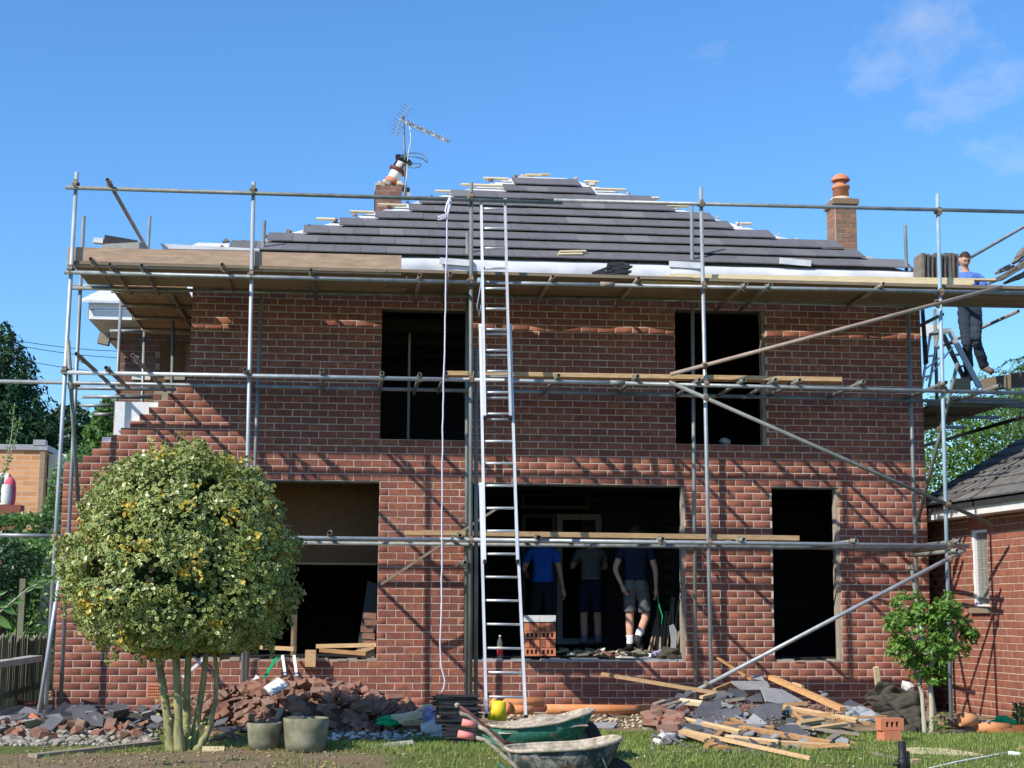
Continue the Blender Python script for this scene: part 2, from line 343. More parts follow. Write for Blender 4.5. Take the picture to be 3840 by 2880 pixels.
mat_tube('tube_blue', (0.20, 0.31, 0.40), (0.33, 0.42, 0.47), 0.4, 0.55, 0.1)
mat_tube('coupler', (0.17, 0.13, 0.10), (0.27, 0.22, 0.17), 0.8, 0.8, 0.2)
mat_tube('alu', (0.46, 0.47, 0.49), (0.58, 0.59, 0.61), 0.0, 0.42, 0.35)
mat_tube('ladder_white', (0.58, 0.59, 0.62), (0.70, 0.71, 0.73), 0.25, 0.4, 0.1)
mat_tube('mast', (0.10, 0.12, 0.13), (0.16, 0.18, 0.19), 0.2, 0.5, 0.3)
# roof tile: smooth grey concrete, each one a little different, some dusty
k = NT('roof_tile'); r = k.rand()
c = k.ramp(r, [(0, (0.122, 0.115, 0.12)), (0.5, (0.132, 0.125, 0.13)), (0.9, (0.142, 0.135, 0.138)), (0.98, (0.19, 0.186, 0.18)), (1, (0.15, 0.145, 0.148))])
c = k.mix(k.ramp(k.noise(5, 5, 0.6, stretch=(1.6, 0.5, 0.5)), [(0.4, 0.0), (0.75, 0.35)]), c, (0.20, 0.195, 0.20))
k.base(c); k.bump(k.noise(120, 4, 0.7), 0.15, 0.003); M['roof_tile'] = k.done(0.72, 0, 0.3)
# concrete-stained barrow steel
def mat_barrow(name, paint):
    k = NT(name); n = k.noise(5.5, 6, 0.68, dist=0.4); c = k.mix(k.ramp(n, [(0.52, 0.0), (0.64, 0.9)]), paint, (0.30, 0.27, 0.22))
    c = k.mix(k.ramp(k.noise(11, 6, 0.7), [(0.58, 0.0), (0.68, 0.8)]), c, (0.20, 0.095, 0.04))
    c = k.mix(k.ramp(k.noise(38, 4, 0.7), [(0.62, 0.0), (0.72, 0.75)]), c, (0.50, 0.46, 0.39))
    k.base(c); k.bump(k.noise(30, 5, 0.7), 0.4, 0.006); M[name] = k.done(0.7, 0, 0.3)
mat_barrow('barrow_green', (0.02, 0.12, 0.078)); mat_barrow('barrow_dark', (0.03, 0.04, 0.04))
k = NT('barrow_crust'); c = k.mix(k.ramp(k.noise(14, 7, 0.7), [(0.4, 0.0), (0.62, 1.0)]), (0.27, 0.225, 0.165), (0.56, 0.48, 0.37))
k.base(c); k.bump(k.noise(40, 6, 0.75), 0.8, 0.012); M['barrow_crust'] = k.done(0.95, 0, 0.1)
# leaves
def mat_leaf(name, cols, trans=0.3, rough=0.45, spec=0.4):
    k = NT(name); c = k.ramp(k.rand(), [(i/(len(cols)-1), q) for i, q in enumerate(cols)])
    n = k.noise(2.2, 3, 0.6); c = k.mix(k.ramp(n, [(0.35, 0.25), (0.65, 0.0)]), c, (0.02, 0.05, 0.015))
    k.base(c); k.done(rough, 0, spec)
    tr = k.n('ShaderNodeBsdfTranslucent'); ms = k.n('ShaderNodeMixShader'); ms.inputs[0].default_value = trans
    k.l(c, tr.inputs[0]); k.l(k.b.outputs[0], ms.inputs[1]); k.l(tr.outputs[0], ms.inputs[2]); k.l(ms.outputs[0], k.out.inputs[0])
    M[name] = k.mat
mat_leaf('holly_green', [(0.06, 0.13, 0.03), (0.10, 0.18, 0.04), (0.08, 0.155, 0.05), (0.15, 0.22, 0.055)], 0.15, 0.32, 0.5)
mat_leaf('holly_cream', [(0.50, 0.53, 0.14), (0.60, 0.60, 0.20), (0.42, 0.47, 0.11), (0.68, 0.65, 0.27)], 0.25, 0.4)
mat_leaf('holly_yellow', [(0.62, 0.44, 0.05), (0.70, 0.52, 0.09), (0.66, 0.56, 0.16)], 0.3, 0.4)
mat_leaf('leaf_fresh', [(0.14, 0.29, 0.04), (0.20, 0.37, 0.055), (0.11, 0.23, 0.035), (0.29, 0.45, 0.10)], 0.35)
mat_leaf('leaf_bush', [(0.09, 0.20, 0.025), (0.14, 0.28, 0.035), (0.06, 0.14, 0.02), (0.20, 0.33, 0.06)], 0.35)
mat_leaf('leaf_palm', [(0.08, 0.17, 0.04), (0.14, 0.25, 0.07), (0.20, 0.32, 0.10)], 0.35)
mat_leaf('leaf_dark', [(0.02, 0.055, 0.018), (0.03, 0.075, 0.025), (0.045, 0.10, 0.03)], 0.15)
mat_leaf('leaf_conifer', [(0.02, 0.05, 0.022), (0.03, 0.075, 0.03), (0.05, 0.11, 0.035)], 0.12, 0.7, 0.2)
mat_leaf('leaf_hedge', [(0.08, 0.18, 0.04), (0.12, 0.25, 0.055), (0.17, 0.31, 0.07)], 0.3)
mat_leaf('grass', [(0.15, 0.25, 0.04), (0.20, 0.32, 0.055), (0.29, 0.37, 0.09), (0.42, 0.40, 0.17), (0.14, 0.28, 0.045)], 0.3, 0.6, 0.2)
mat_leaf('leaf_dry', [(0.42, 0.30, 0.12), (0.52, 0.42, 0.20), (0.34, 0.20, 0.08)], 0.2, 0.7, 0.1)
# glass
k = NT('glass'); k.base((0.02, 0.025, 0.03)); M['glass'] = k.done(0.06, 0, 0.8)
k = NT('bottle'); k.base((0.25, 0.27, 0.27)); k.b.inputs['Transmission Weight'].default_value = 0.6; M['bottle'] = k.done(0.1, 0, 0.5)
# ground: lawn, worn soil and builder's sand
k = NT('ground'); sep = k.n('ShaderNodeSeparateXYZ'); k.l(k.pos.outputs['Position'], sep.inputs[0])
n1 = k.noise(1.3, 6, 0.65); n2 = k.noise(14, 5, 0.7); n3 = k.noise(0.55, 4, 0.6)
soil = k.mix(n2, (0.17, 0.125, 0.078), (0.33, 0.25, 0.155)); sand = k.mix(n2, (0.36, 0.26, 0.165), (0.50, 0.39, 0.26))
turf = k.mix(n2, (0.09, 0.13, 0.03), (0.20, 0.24, 0.075))
edge = k.math('ADD', k.math('MULTIPLY', sep.outputs['Y'], -0.55), k.math('MULTIPLY', n1, 1.6))   # grows away from the house
gm = k.ramp(edge, [(0.0, 0.0), (1.0, 1.0)])
lawn = k.math('GREATER_THAN', k.math('ADD', edge, k.ramp(sep.outputs['X'], [(0.0, 0.0), (0.0001, 0.0)])), 2.3)
dirt = k.mix(k.ramp(n1, [(0.46, 0.0), (0.62, 1.0)]), soil, sand)
bx = k.math('SUBTRACT', sep.outputs['X'], 2.1); by = k.math('ADD', sep.outputs['Y'], 5.5)
bed = k.math('ADD', k.math('MULTIPLY', k.math('MULTIPLY', bx, bx), 0.3), k.math('MULTIPLY', by, by))
bedm = k.ramp(k.math('ADD', k.math('MULTIPLY', bed, 0.5), k.math('MULTIPLY', n1, 0.5)), [(0.72, 1.0), (0.95, 0.0)])
turf = k.mix(k.ramp(n3, [(0.50, 0.0), (0.66, 0.85)]), turf, k.mix(n2, (0.20, 0.17, 0.07), (0.34, 0.28, 0.15)))
c = k.mix(lawn, dirt, turf); c = k.mix(bedm, c, soil)
k.base(c); k.bump(k.noise(55, 6, 0.75), 0.9, 0.03); M['ground'] = k.done(0.97, 0, 0.1)
# leaded window pane, muddy
k = NT('leaded'); c = k.mix(k.noise(24, 3, 0.5), (0.10, 0.10, 0.09), (0.30, 0.29, 0.26)); k.base(c); M['leaded'] = k.done(0.25, 0, 0.5)
# ================================================================= the setting: ground and sky are enough, the rest are things
def gh(x, y):       # lie of the land
    h = 0.035*noise.noise(Vector((x*0.6, y*0.6, 3.1))) + 0.012*noise.noise(Vector((x*3.1, y*3.1, 1.7)))
    k = -0.02 if y > -1.5 else (-0.02 - 0.014*(-1.5 - y) if y > -5.0 else -0.069 - 0.10*(-5.0 - max(y, -14.0)))      # the garden falls gently away from the house
    return h + k
def atg(u, v):      # where a sight line meets the ground
    d = ray(u, v); lo, hi = 2.0, 60.0
    for _ in range(50):
        m_ = (lo + hi)/2; p = CAM_C + d*m_
        if p.z > gh(p.x, p.y): lo = m_
        else: hi = m_
    return CAM_C + d*lo
gx = np.concatenate([[-600, -250, -90, -40, -20, -10], np.arange(-5, 17.01, 0.13), [22, 30, 50, 110, 280, 600]])
gy = np.concatenate([[-600, -250, -90, -45, -25, -16], np.arange(-12.5, 2.01, 0.13), [5, 10, 20, 40, 100, 300, 900]])
GV = []; nx, ny = len(gx), len(gy)
for yy in gy:
    for xx in gx: GV.append((xx, yy, gh(xx, yy) if (-6 < xx < 18 and -14 < yy < 3) else (-0.03 if yy > -1.5 else max(-1.5, gh(0, yy)))))
ii = np.arange(nx*ny).reshape(ny, nx)
GF = np.stack([ii[:-1, :-1].ravel(), ii[:-1, 1:].ravel(), ii[1:, 1:].ravel(), ii[1:, :-1].ravel()], axis=1)
ground = link('ground', npmesh('ground', GV, [GF], smooth=True), M['ground']); tag(ground, kind='structure')

# ================================================================= the house
CH, BL, BH, J = 0.09, 0.225, 0.08, 0.01        # course, brick and joint
house = empty('brick_house', (5.5, 0, 0)); house_loc = Vector((5.5, 0, 0))
tag(house, 'large red brick house under renovation with glassless window openings and half tiled roof', 'house')
def P(o, parent):      # parent without moving
    o.parent = parent; o.matrix_parent_inverse = parent.matrix_basis.inverted(); return o
def part(mb, name, mat, parent=house, smooth=False):
    return P(mb.build(name, mat, None, smooth), parent)
# openings of the front wall: x0, x1, z0, z1
OPEN = [(3.922, 5.02, 3.42, 5.16), (7.762, 8.975, 3.42, 5.25), (1.15, 3.93, 0.63, 2.88), (5.02, 7.866, 0.63, 2.88), (9.02, 9.92, 0.63, 2.88)]
X_RIGHT, TOP = 11.1, 60
def x_left(c):
    if c < 34: return 0.0
    if c < 46: return 0.225 + 0.1125*(c - 34)
    return 1.5
def spans(c, openings, xl, xr):
    zc = c*CH + CH/2; out = [(xl, xr)]
    for a, b, z0, z1 in openings:
        if z0 < zc < z1:
            n = []
            for p, q in out:
                if b <= p or a >= q: n.append((p, q)); continue
                if a > p: n.append((p, a))
                if b < q: n.append((b, q))
            out = n
    return out
def lay(openings, xl, xr, c0, c1, bond=0.0):      # (x0, x1, course) of every brick
    out = []
    for c in range(c0, c1):
        l = xl(c) if callable(xl) else xl
        for p, q in spans(c, openings, l, xr):
            off = (bond + (0.1125 if c % 2 else 0.0)) % BL
            k0 = math.floor((p - off)/BL) - 1; x = off + k0*BL
            while x < q:
                a, b = max(x, p), min(x + BL - J, q)
                if a > p + 0.001 or True:
                    if b - a > 0.035: out.append((a, b, c))
                x += BL
    return out
def brick_verts(a, b, c, depth=0.022, proud=0.0, ch=0.004):
    z0 = c*CH + J/2; z1 = z0 + BH
    jx, jz, jy = rnd(-.0012, .0012), rnd(-.0015, .0015), rnd(-0.0015, 0.0015)
    a += jx; b += jx; z0 += jz; z1 += jz; y0 = proud + jy
    V = [(a, depth, z0), (b, depth, z0), (b, depth, z1), (a, depth, z1), (a, y0 + ch, z0), (b, y0 + ch, z0), (b, y0 + ch, z1), (a, y0 + ch, z1),
         (a + ch, y0, z0 + ch), (b - ch, y0, z0 + ch), (b - ch, y0, z1 - ch), (a + ch, y0, z1 - ch)]
    return V
BF = [(0, 1, 5, 4), (1, 2, 6, 5), (2, 3, 7, 6), (3, 0, 4, 7), (4, 5, 9, 8), (5, 6, 10, 9), (6, 7, 11, 10), (7, 4, 8, 11), (8, 9, 10, 11)]
_bm_cache = {}
def brick_mesh(L):      # shared mesh of one brick face, origin at its corner
    key = round(L, 3)
    if key not in _bm_cache:
        mb = MB(); mb.add([(x, y, z - J/2) for x, y, z in [(v[0], v[1], v[2]) for v in _bv(L)]], BF); _bm_cache[key] = mb.mesh('brick')
    return _bm_cache[key]
def _bv(L, depth=0.022, ch=0.004):
    z0, z1 = J/2, J/2 + BH
    return [(0, depth, z0), (L, depth, z0), (L, depth, z1), (0, depth, z1), (0, ch, z0), (L, ch, z0), (L, ch, z1), (0, ch, z1),
            (ch, 0, z0 + ch), (L - ch, 0, z0 + ch), (L - ch, 0, z1 - ch), (ch, 0, z1 - ch)]
def brickwork(parent, bricks, matname, score, limit=300, xf=None):
    """the `limit` bricks that show largest become objects of their own, the rest one mesh"""
    order = sorted(bricks, key=score)
    for a, b, c in order[:limit]:
        me = brick_mesh(b - a); o = bpy.data.objects.new('brick', me)
        if not me.materials: me.materials.append(M[matname])
        COL.objects.link(o); mw = Matrix.Translation((a + rnd(-.001, .001), rnd(-.0015, .0015), c*CH + J/2 + rnd(-.0015, .0015)))
        if xf is not None: mw = xf @ mw
        o.matrix_world = mw
        if me.materials[0] != M[matname]:
            o.material_slots[0].link = 'OBJECT'; o.material_slots[0].material = M[matname]
        o.parent = parent; o.matrix_parent_inverse = parent_inv(parent)
    rest = order[limit:]
    if rest:
        V = []; Fc = []
        for a, b, c in rest:
            base = len(V); V += brick_verts(a, b, c); Fc += [[i + base for i in f] for f in BF]
        if xf is not None: V = [tuple(xf @ Vector(v)) for v in V]
        o = link('brick_courses', npmesh('brick_courses', V, [np.array(Fc)]), M[matname]); tag(o, kind='stuff')
        o.parent = parent; o.matrix_parent_inverse = parent_inv(parent)
_pinv = {}
def parent_inv(p):
    m = Matrix.Identity(4); q = p; ch = []
    while q is not None: ch.append(q); q = q.parent
    for q in reversed(ch): m = m @ q.matrix_parent_inverse @ q.matrix_basis
    return m.inverted()
def mortar(mb, openings, xl, xr, c0, c1, y0, y1):
    run = {}
    for c in range(c0, c1 + 1):
        cur = set((round(p, 4), round(q, 4)) for p, q in spans(c, openings, xl(c) if callable(xl) else xl, xr)) if c < c1 else set()
        for k in list(run):
            if k not in cur: mb.bb((k[0], y0, run.pop(k)*CH), (k[1], y1, c*CH))
        for k in cur: run.setdefault(k, c)
mb = MB(); mortar(mb, OPEN, x_left, X_RIGHT, -2, TOP, 0.0042, 0.10)
wall = part(mb, 'wall', M['mortar'])
BR = lay(OPEN, x_left, X_RIGHT, -1, TOP, 0.0)
# air bricks and the vents they leave
AIR = [(1.0125 - 0.0, 2.0), (6.30, 2.0), (9.63, 2.0)]
AIRX = [at(346, 1480, 0).x, at(1262, 1469, 0).x, at(1737, 1474, 0).x]
AB = []
for ax in AIRX:
    a0 = round((ax - 0.1075)/0.1125)*0.1125
    if int(round(a0/0.1125)) % 2: a0 += 0.1125
    AB.append(a0)
def in_air(a, b, c): return any(c in (2, 3) and a < x + 0.20 and b > x + 0.01 for x in AB)
BR = [q for q in BR if not in_air(*q)]
extra = []
for x in AB:      # the half brick left over beside each vent in the odd course
    extra += [(x - 0.1125, x - J, 3), (x + BL, x + BL + 0.1025, 3)]
BR += extra
for i, x in enumerate(AB):
    mb = MB(); mb.bb((x, 0.0, 2*CH + J/2), (x + 0.215, 0.03, 4*CH - J/2))
    vent = part(mb, 'air_brick', M['brick_hole' if i == 0 else 'brick_garage'], wall)
    mb = MB()
    for r_ in range(4):
        for q in range(8): mb.bb((x + 0.022 + q*0.0225, -0.002, 2*CH + 0.026 + r_*0.035), (x + 0.036 + q*0.0225, 0.004, 2*CH + 0.040 + r_*0.035))
    vent.name = 'air_brick'; h = part(mb, 'vent_hole', M['black'], wall); tag(h, kind='stuff')
def wall_score(q):
    a, b, c = q; u, v = pix(((a + b)/2, 0, c*CH + 0.045)); d = (Vector(((a + b)/2, 0, c*CH)) - CAM_C).length
    hid = 0
    if ((u - 395)/275)**2 + ((v - 1190)/230)**2 < 1: hid = 50
    if v > 1515 or v < 645: hid = 50
    return d + hid - (b - a)*1.5
brickwork(wall, BR, 'brick_new', wall_score, 300)
# inner leaf, floors and rooms: shade of the rooms deepened by near-black colours
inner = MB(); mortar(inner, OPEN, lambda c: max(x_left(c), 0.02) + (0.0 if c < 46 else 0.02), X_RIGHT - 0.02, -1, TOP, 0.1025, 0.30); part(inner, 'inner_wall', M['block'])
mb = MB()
mb.bb((0.3, 0.3, 0.35), (10.98, 5.6, 0.68)); part(mb, 'floor', M['inner_shade_dark'])
mb = MB(); mb.bb((0.3, 0.302, 2.98), (10.98, 5.6, 3.22)); part(mb, 'first_floor', M['inner_shade_dark'])
mb = MB(); mb.bb((1.52, 0.302, 5.36), (10.98, 5.6, 5.398)); part(mb, 'ceiling', M['inner_shade_dark'])
mb = MB(); mb.bb((0.3, 5.6, 0.3), (11.0, 5.8, 5.4)); part(mb, 'back_wall', M['inner_shade_dark'])
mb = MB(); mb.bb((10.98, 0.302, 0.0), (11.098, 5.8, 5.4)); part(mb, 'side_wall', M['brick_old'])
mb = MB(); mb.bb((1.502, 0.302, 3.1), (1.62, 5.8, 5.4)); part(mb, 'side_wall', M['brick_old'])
mb = MB(); mb.bb((0.18, 0.302, 0.0), (0.30, 5.8, 3.06)); part(mb, 'side_wall', M['inner_shade_dark'])
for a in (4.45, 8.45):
    mb = MB(); mb.bb((a, 0.305, 0.60), (a + 0.12, 5.6, 2.98)); part(mb, 'partition', M['inner_shade_dark'])
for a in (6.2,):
    mb = MB(); mb.bb((a, 0.305, 3.22), (a + 0.12, 5.6, 5.36)); part(mb, 'partition', M['inner_shade_dark'])
# brick of the old rear wall, its dimness put into the brick and mortar colours
def inner_bricks(x0, x1, z0, z1, Y, n_obj):
    mb = MB(); mb.bb((x0, Y + 0.006, z0), (x1, Y + 0.05, z1)); o = part(mb, 'old_wall', M['inner_mortar_shaded'])
    c0, c1 = int(z0/CH) + 1, int(z1/CH); bs = []
    for c in range(c0, c1):
        x = x0 + 0.02 + (0.1125 if c % 2 else 0)
        while x + 0.215 < x1: bs.append((x, x + 0.215, c)); x += BL
    brickwork(o, bs, 'inner_brick_shaded', lambda q: abs(q[2]*CH - (z0 + z1)/2) + abs(q[0] - (x0 + x1)/2), n_obj, Matrix.Translation((0, Y, 0)))
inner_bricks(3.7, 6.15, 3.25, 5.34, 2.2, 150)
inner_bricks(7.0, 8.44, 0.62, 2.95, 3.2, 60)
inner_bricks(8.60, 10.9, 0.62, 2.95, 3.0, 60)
# a pale pole and roof beams in the upper left room
a = at(885, 720, 1.2); b = at(885, 948, 1.2)
mb = MB(); mb.box(((a.x), 1.2, (a.z + b.z)/2), (0.035, 0.03, a.z - b.z)); part(mb, 'plaster_strip', M['plaster'])
for i in range(3):
    mb = MB(); mb.bb((3.7, 0.9 + i*0.45, 4.98 - i*0.10), (6.15, 0.96 + i*0.45, 5.17 - i*0.10)); part(mb, 'beam', M['inner_brick_shaded'])
# lintels, jambs, sills
for i, (x0, x1, z0, z1) in enumerate(OPEN):
    mb = MB(); mb.bb((x0 - 0.1, 0.012, z1 - 0.012), (x1 + 0.1, 0.29, z1 + 0.004)); 
    part(mb, 'lintel', M['galv_dull'])
    if i in (1, 3, 4):
        mb = MB(); zz = z0
        while zz < z1 - 0.02:      # rough timber and mortar closing the cavity on the side seen
            h = min(rnd(0.35, 0.75), z1 - 0.014 - zz); mb.bb((x1 - rnd(0.03, 0.055), 0.02 + rnd(0, .01), zz), (x1 - 0.002, 0.16, zz + h - 0.002)); zz += h
        part(mb, 'jamb', M['mortar_old' if i != 1 else 'wood_grey'])
    if i >= 2:
        mb = MB(); n = int((x1 - x0)/0.12)
        for q in range(n):
            xa = x0 + (x1 - x0)*q/n; mb.bb((xa, 0.002 + rnd(-.014, .03), z0 - 0.004), (xa + (x1 - x0)/n, 0.30, z0 + 0.008 + rnd(0, .03)))
        part(mb, 'sill_bed', M['lead' if i == 3 else 'mortar_old'])
# OSB sheet screwed across the lower left opening, batten under it, stud beside it
a = at(480, 1041, 1.1); b = at(818, 1216, 1.1)
mb = MB(); mb.bb((0.35, 1.1, b.z), (4.44, 1.118, 2.97)); part(mb, 'boarding_sheet', M['osb'])
mb = MB(); mb.bb((0.35, 1.07, b.z - 0.03), (4.44, 1.125, b.z - 0.002)); part(mb, 'batten', M['wood'])
a = at(636, 1325, 0.34); mb = MB(); mb.bb((a.x - 0.035, 0.33, 0.64), (a.x + 0.035, 0.39, 1.20)); part(mb, 'stud', M['wood'])
mb = MB(); c = at(818, 1318, 0.2)      # toothed old brickwork left at the opening
for q in range(7):
    mb.box((3.90 - rnd(0.02, 0.10), 0.2 + rnd(-.02, .02), 0.68 + q*0.085), (0.16, 0.1, 0.072), Matrix.Rotation(rnd(-.06, .06), 3, 'Y'))
part(mb, 'broken_brickwork', M['brick_rubble'])
a = at(790, 1300, 1.2); mb = MB()
mb.prism([(a.x - .12, 1.2, .6), (a.x + .12, 1.2, .6), (a.x + .16, 1.2, 1.6), (a.x + .02, 1.2, 1.65)], (0, .02, 0)); part(mb, 'plastic_sheet', M['inner_grey_shaded'])
# inside door and fanlight in the wide opening, room shade in their colours
def frame_rect(name, u0, v0, u1, v1, Y, wd, mat, dp=0.06):
    a = at(u0, v0, Y); b = at(u1, v1, Y); mb = MB()
    mb.bb((a.x, Y, b.z), (a.x + wd, Y + dp, a.z)); mb.bb((b.x - wd, Y, b.z), (b.x, Y + dp, a.z))
    mb.bb((a.x + wd, Y, a.z - wd), (b.x - wd, Y + dp, a.z)); mb.bb((a.x + wd, Y, b.z), (b.x - wd, Y + dp, b.z + wd))
    return part(mb, name, mat)
frame_rect('fanlight', 1126, 1063, 1272, 1100, 3.1, 0.05, M['inner_grey_shaded'])
frame_rect('door_frame', 1203, 1110, 1300, 1392, 3.1, 0.085, M['inner_white_shaded'])
frame_rect('window_frame', 1128, 1110, 1200, 1392, 3.12, 0.05, M['inner_grey_shaded'])
# insulation board behind the unfinished steps of brick
mb = MB(); a = at(250, 868, 0.13); b = at(352, 945, 0.13)
mb.bb((a.x, 0.104, 3.1), (b.x, 0.17, a.z)); part(mb, 'insulation_board', M['foil'])
a = at(221, 944, 0.13); mb = MB(); mb.bb((a.x, 0.104, 3.02), (a.x + 0.2, 0.165, a.z)); part(mb, 'insulation_board', M['foil'])
a = at(252, 905, 0.13); mb = MB(); mb.bb((a.x - 0.03, 0.11, 3.1), (a.x - 0.004, 0.16, at(252, 905, .13).z)); part(mb, 'batten', M['wood'])

# ---------------------------------------------------------------- roof
PIT = R(34.0); E0 = Vector((5.57, -0.35, 5.719)); RN = Vector((0, -math.sin(PIT), math.cos(PIT))); RS = Vector((0, math.cos(PIT), math.sin(PIT)))
GA, TW = 0.336, 0.33
ROWL = [496, 577, 655, 733, 810, 883, 905, 975, 1088, 1108]; ROWR = [1949, 1859, 1819, 1684, 1598, 1563, 1436, 1397, 1281, 1253]
def on_roof(x, s, lift=0.0): return Vector((x, E0.y, E0.z)) + RS*s + RN*lift
roof_el = at(455, 532, -0.2)
def rx(u, s):      # x on the roof plane where the column of picture points u crosses the row s
    p = on_roof(6, s); lo, hi = -3, 16
    for _ in range(40):
        m_ = (lo + hi)/2
        if pix(on_roof(m_, s))[0] < u: lo = m_
        else: hi = m_
    return (lo + hi)/2
hipL = [(rx(440, 0.0), 0.0), (rx(1120, 3.62), 3.62)]; hipR = [(rx(1985, 0.0), 0.0), (rx(1222, 3.62), 3.62)]
mb = MB(); sL, sR = hipL, hipR
A, B, C2, D2 = on_roof(sL[0][0], -0.02, -0.03), on_roof(sR[0][0], -0.02, -0.03), on_roof(sR[1][0], 3.62, -0.03), on_roof(sL[1][0], 3.62, -0.03)
bL = Vector((A.x, 7.0, A.z)); bR = Vector((B.x, 7.0, B.z)); tL = Vector((D2.x, D2.y + 0.6, D2.z)); tR = Vector((C2.x, C2.y + 0.6, C2.z))
mb.add([A, B, C2, D2, bL, bR, tL, tR], [(0, 1, 2, 3), (0, 3, 6, 4), (1, 5, 7, 2), (3, 2, 7, 6), (4, 6, 7, 5), (0, 4, 5, 1)])
roof = part(mb, 'roof', M['membrane'])
# concrete tiles, lapped row over row
tm = MB(); T = 0.014; L_ = 0.42
tm.hexa([(0.0025, 0, 0.0), (TW - 0.0025, 0, 0.0), (TW - 0.001, L_, 0.0), (0.001, L_, 0.0), (0.0025, 0.002, T), (TW - 0.0025, 0.002, T), (TW - 0.001, L_, T), (0.001, L_, T)])
tile_me = tm.mesh('roof_tile'); tile_me.materials.append(M['roof_tile'])
lap = math.atan(0.050/0.42)
def tile_mat(x, s, lift, yaw=0.0):
    o = on_roof(x, s, lift); xa = Vector((1, 0, 0)); ya = (RS*math.cos(lap) - RN*math.sin(lap)).normalized(); za = xa.cross(ya)
    return Matrix.Translation(o) @ Matrix((xa, ya, za)).transposed().to_4x4() @ Matrix.Rotation(yaw, 4, 'Z')
n_t = 0
for r_ in range(10):
    x0, x1 = rx(ROWL[r_], r_*GA + 0.1), rx(ROWR[r_], r_*GA); n = max(1, int(round((x1 - x0)/TW))); x1 = x0 + n*TW
    off = 0.0
    for q in range(n):
        o = bpy.data.objects.new('roof_tile', tile_me); COL.objects.link(o)
        o.matrix_world = tile_mat(x0 + q*TW, r_*GA + rnd(-.003, .003), 0.050 + rnd(-.002, .002), rnd(-.004, .004)); o.parent = roof; o.matrix_parent_inverse = parent_inv(roof); n_t += 1
# battens that stick out past the tiles towards the hips
for r_ in range(11):
    s = r_*GA + 0.31; t = s/3.62
    if t > 1.02: break
    hl = sL[0][0] + (sL[1][0] - sL[0][0])*t; hr = sR[0][0] + (sR[1][0] - sR[0][0])*t
    tl = rx(ROWL[min(r_, 9)], s); tr = rx(ROWR[min(r_, 9)], s)
    if tl - hl > 0.05:
        q = MB(); q.box(on_roof((hl + tl)/2 - 0.1 + rnd(-.04, .04), s, 0.018), (tl - hl + 0.14, 0.05, 0.028), Matrix.Rotation(PIT, 3, 'X')); part(q, 'batten', M['wood_pale'], roof)
    if hr - tr > 0.05:
        q = MB(); q.box(on_roof((hr + tr)/2 + 0.08 + rnd(-.04, .04), s, 0.018), (hr - tr + 0.06, 0.05, 0.028), Matrix.Rotation(PIT, 3, 'X')); part(q, 'batten', M['wood_pale'], roof)
for u, v, l in ((1160, 378, 0.32), (1140, 379, 0.2), (1178, 377, 0.14)):
    p = at(u, v, D2.y + 0.1); q = MB(); q.bar(p - Vector((l/2, 0, 0)), p + Vector((l/2, 0.03, rnd(-.01, .02))), 0.05, 0.03); part(q, 'batten', M['wood_pale'], roof)
# torn mortar bedding along the hips
for sgn, hp in ((0, sL), (1, sR)):
    q = MB()
    for i in range(14):
        t = (i + rnd(0, .8))/14; x = hp[0][0] + (hp[1][0] - hp[0][0])*t; p = on_roof(x + rnd(-.05, .05), 3.62*t, 0.0); a = rnd(0.02, 0.055)
        q.box(p, (a*1.6, a, a*0.9), Matrix.Rotation(rnd(0, 3), 3, 'Z') @ Matrix.Rotation(rnd(-.6, .6), 3, 'X'))
    o = part(q, 'hip_mortar', M['sand_pile' if sgn else 'brick_rubble'], roof); tag(o, kind='stuff')
# white membrane hanging over the fascia
V = []; n = 90
xa, xb = rx(540, 0), rx(1990, 0)
for i in range(n + 1):
    x = xa + (xb - xa)*i/n; wv = 0.018*math.sin(i*0.31) + 0.012*math.sin(i*0.83 + 1)
    V += [(x, -0.30, 5.735), (x, -0.385 + wv*0.25, 5.69 + wv*0.5), (x, -0.375 + wv, 5.58 + wv*0.6), (x, -0.365 + wv*1.2, 5.44)]
Fq = [(i*4 + j, (i+1)*4 + j, (i+1)*4 + j + 1, i*4 + j + 1) for i in range(n) for j in range(3)]
o = link('eaves_membrane', npmesh('eaves_membrane', V, [np.array(Fq)], smooth=True), M['membrane_white']); P(o, roof); o.matrix_parent_inverse = parent_inv(roof)
mb = MB(); mb.bb((1.3, -0.335, 5.43), (11.35, -0.30, 5.66)); part(mb, 'fascia', M['white'])
mb = MB(); mb.bb((1.3, -0.298, 5.42), (11.35, 0.10, 5.44)); part(mb, 'soffit', M['white_dirty'])
# the grey tile ends that lie loose under the eave row
for u, v in ((1718, 566), (1480, 572), (985, 566)):
    p = at(u, v, -0.40); q = MB(); q.box(p, (0.42, 0.02, 0.08), Matrix.Rotation(rnd(-.1, .1), 3, 'Y')); part(q, 'underlay_flap', M['membrane'], roof)

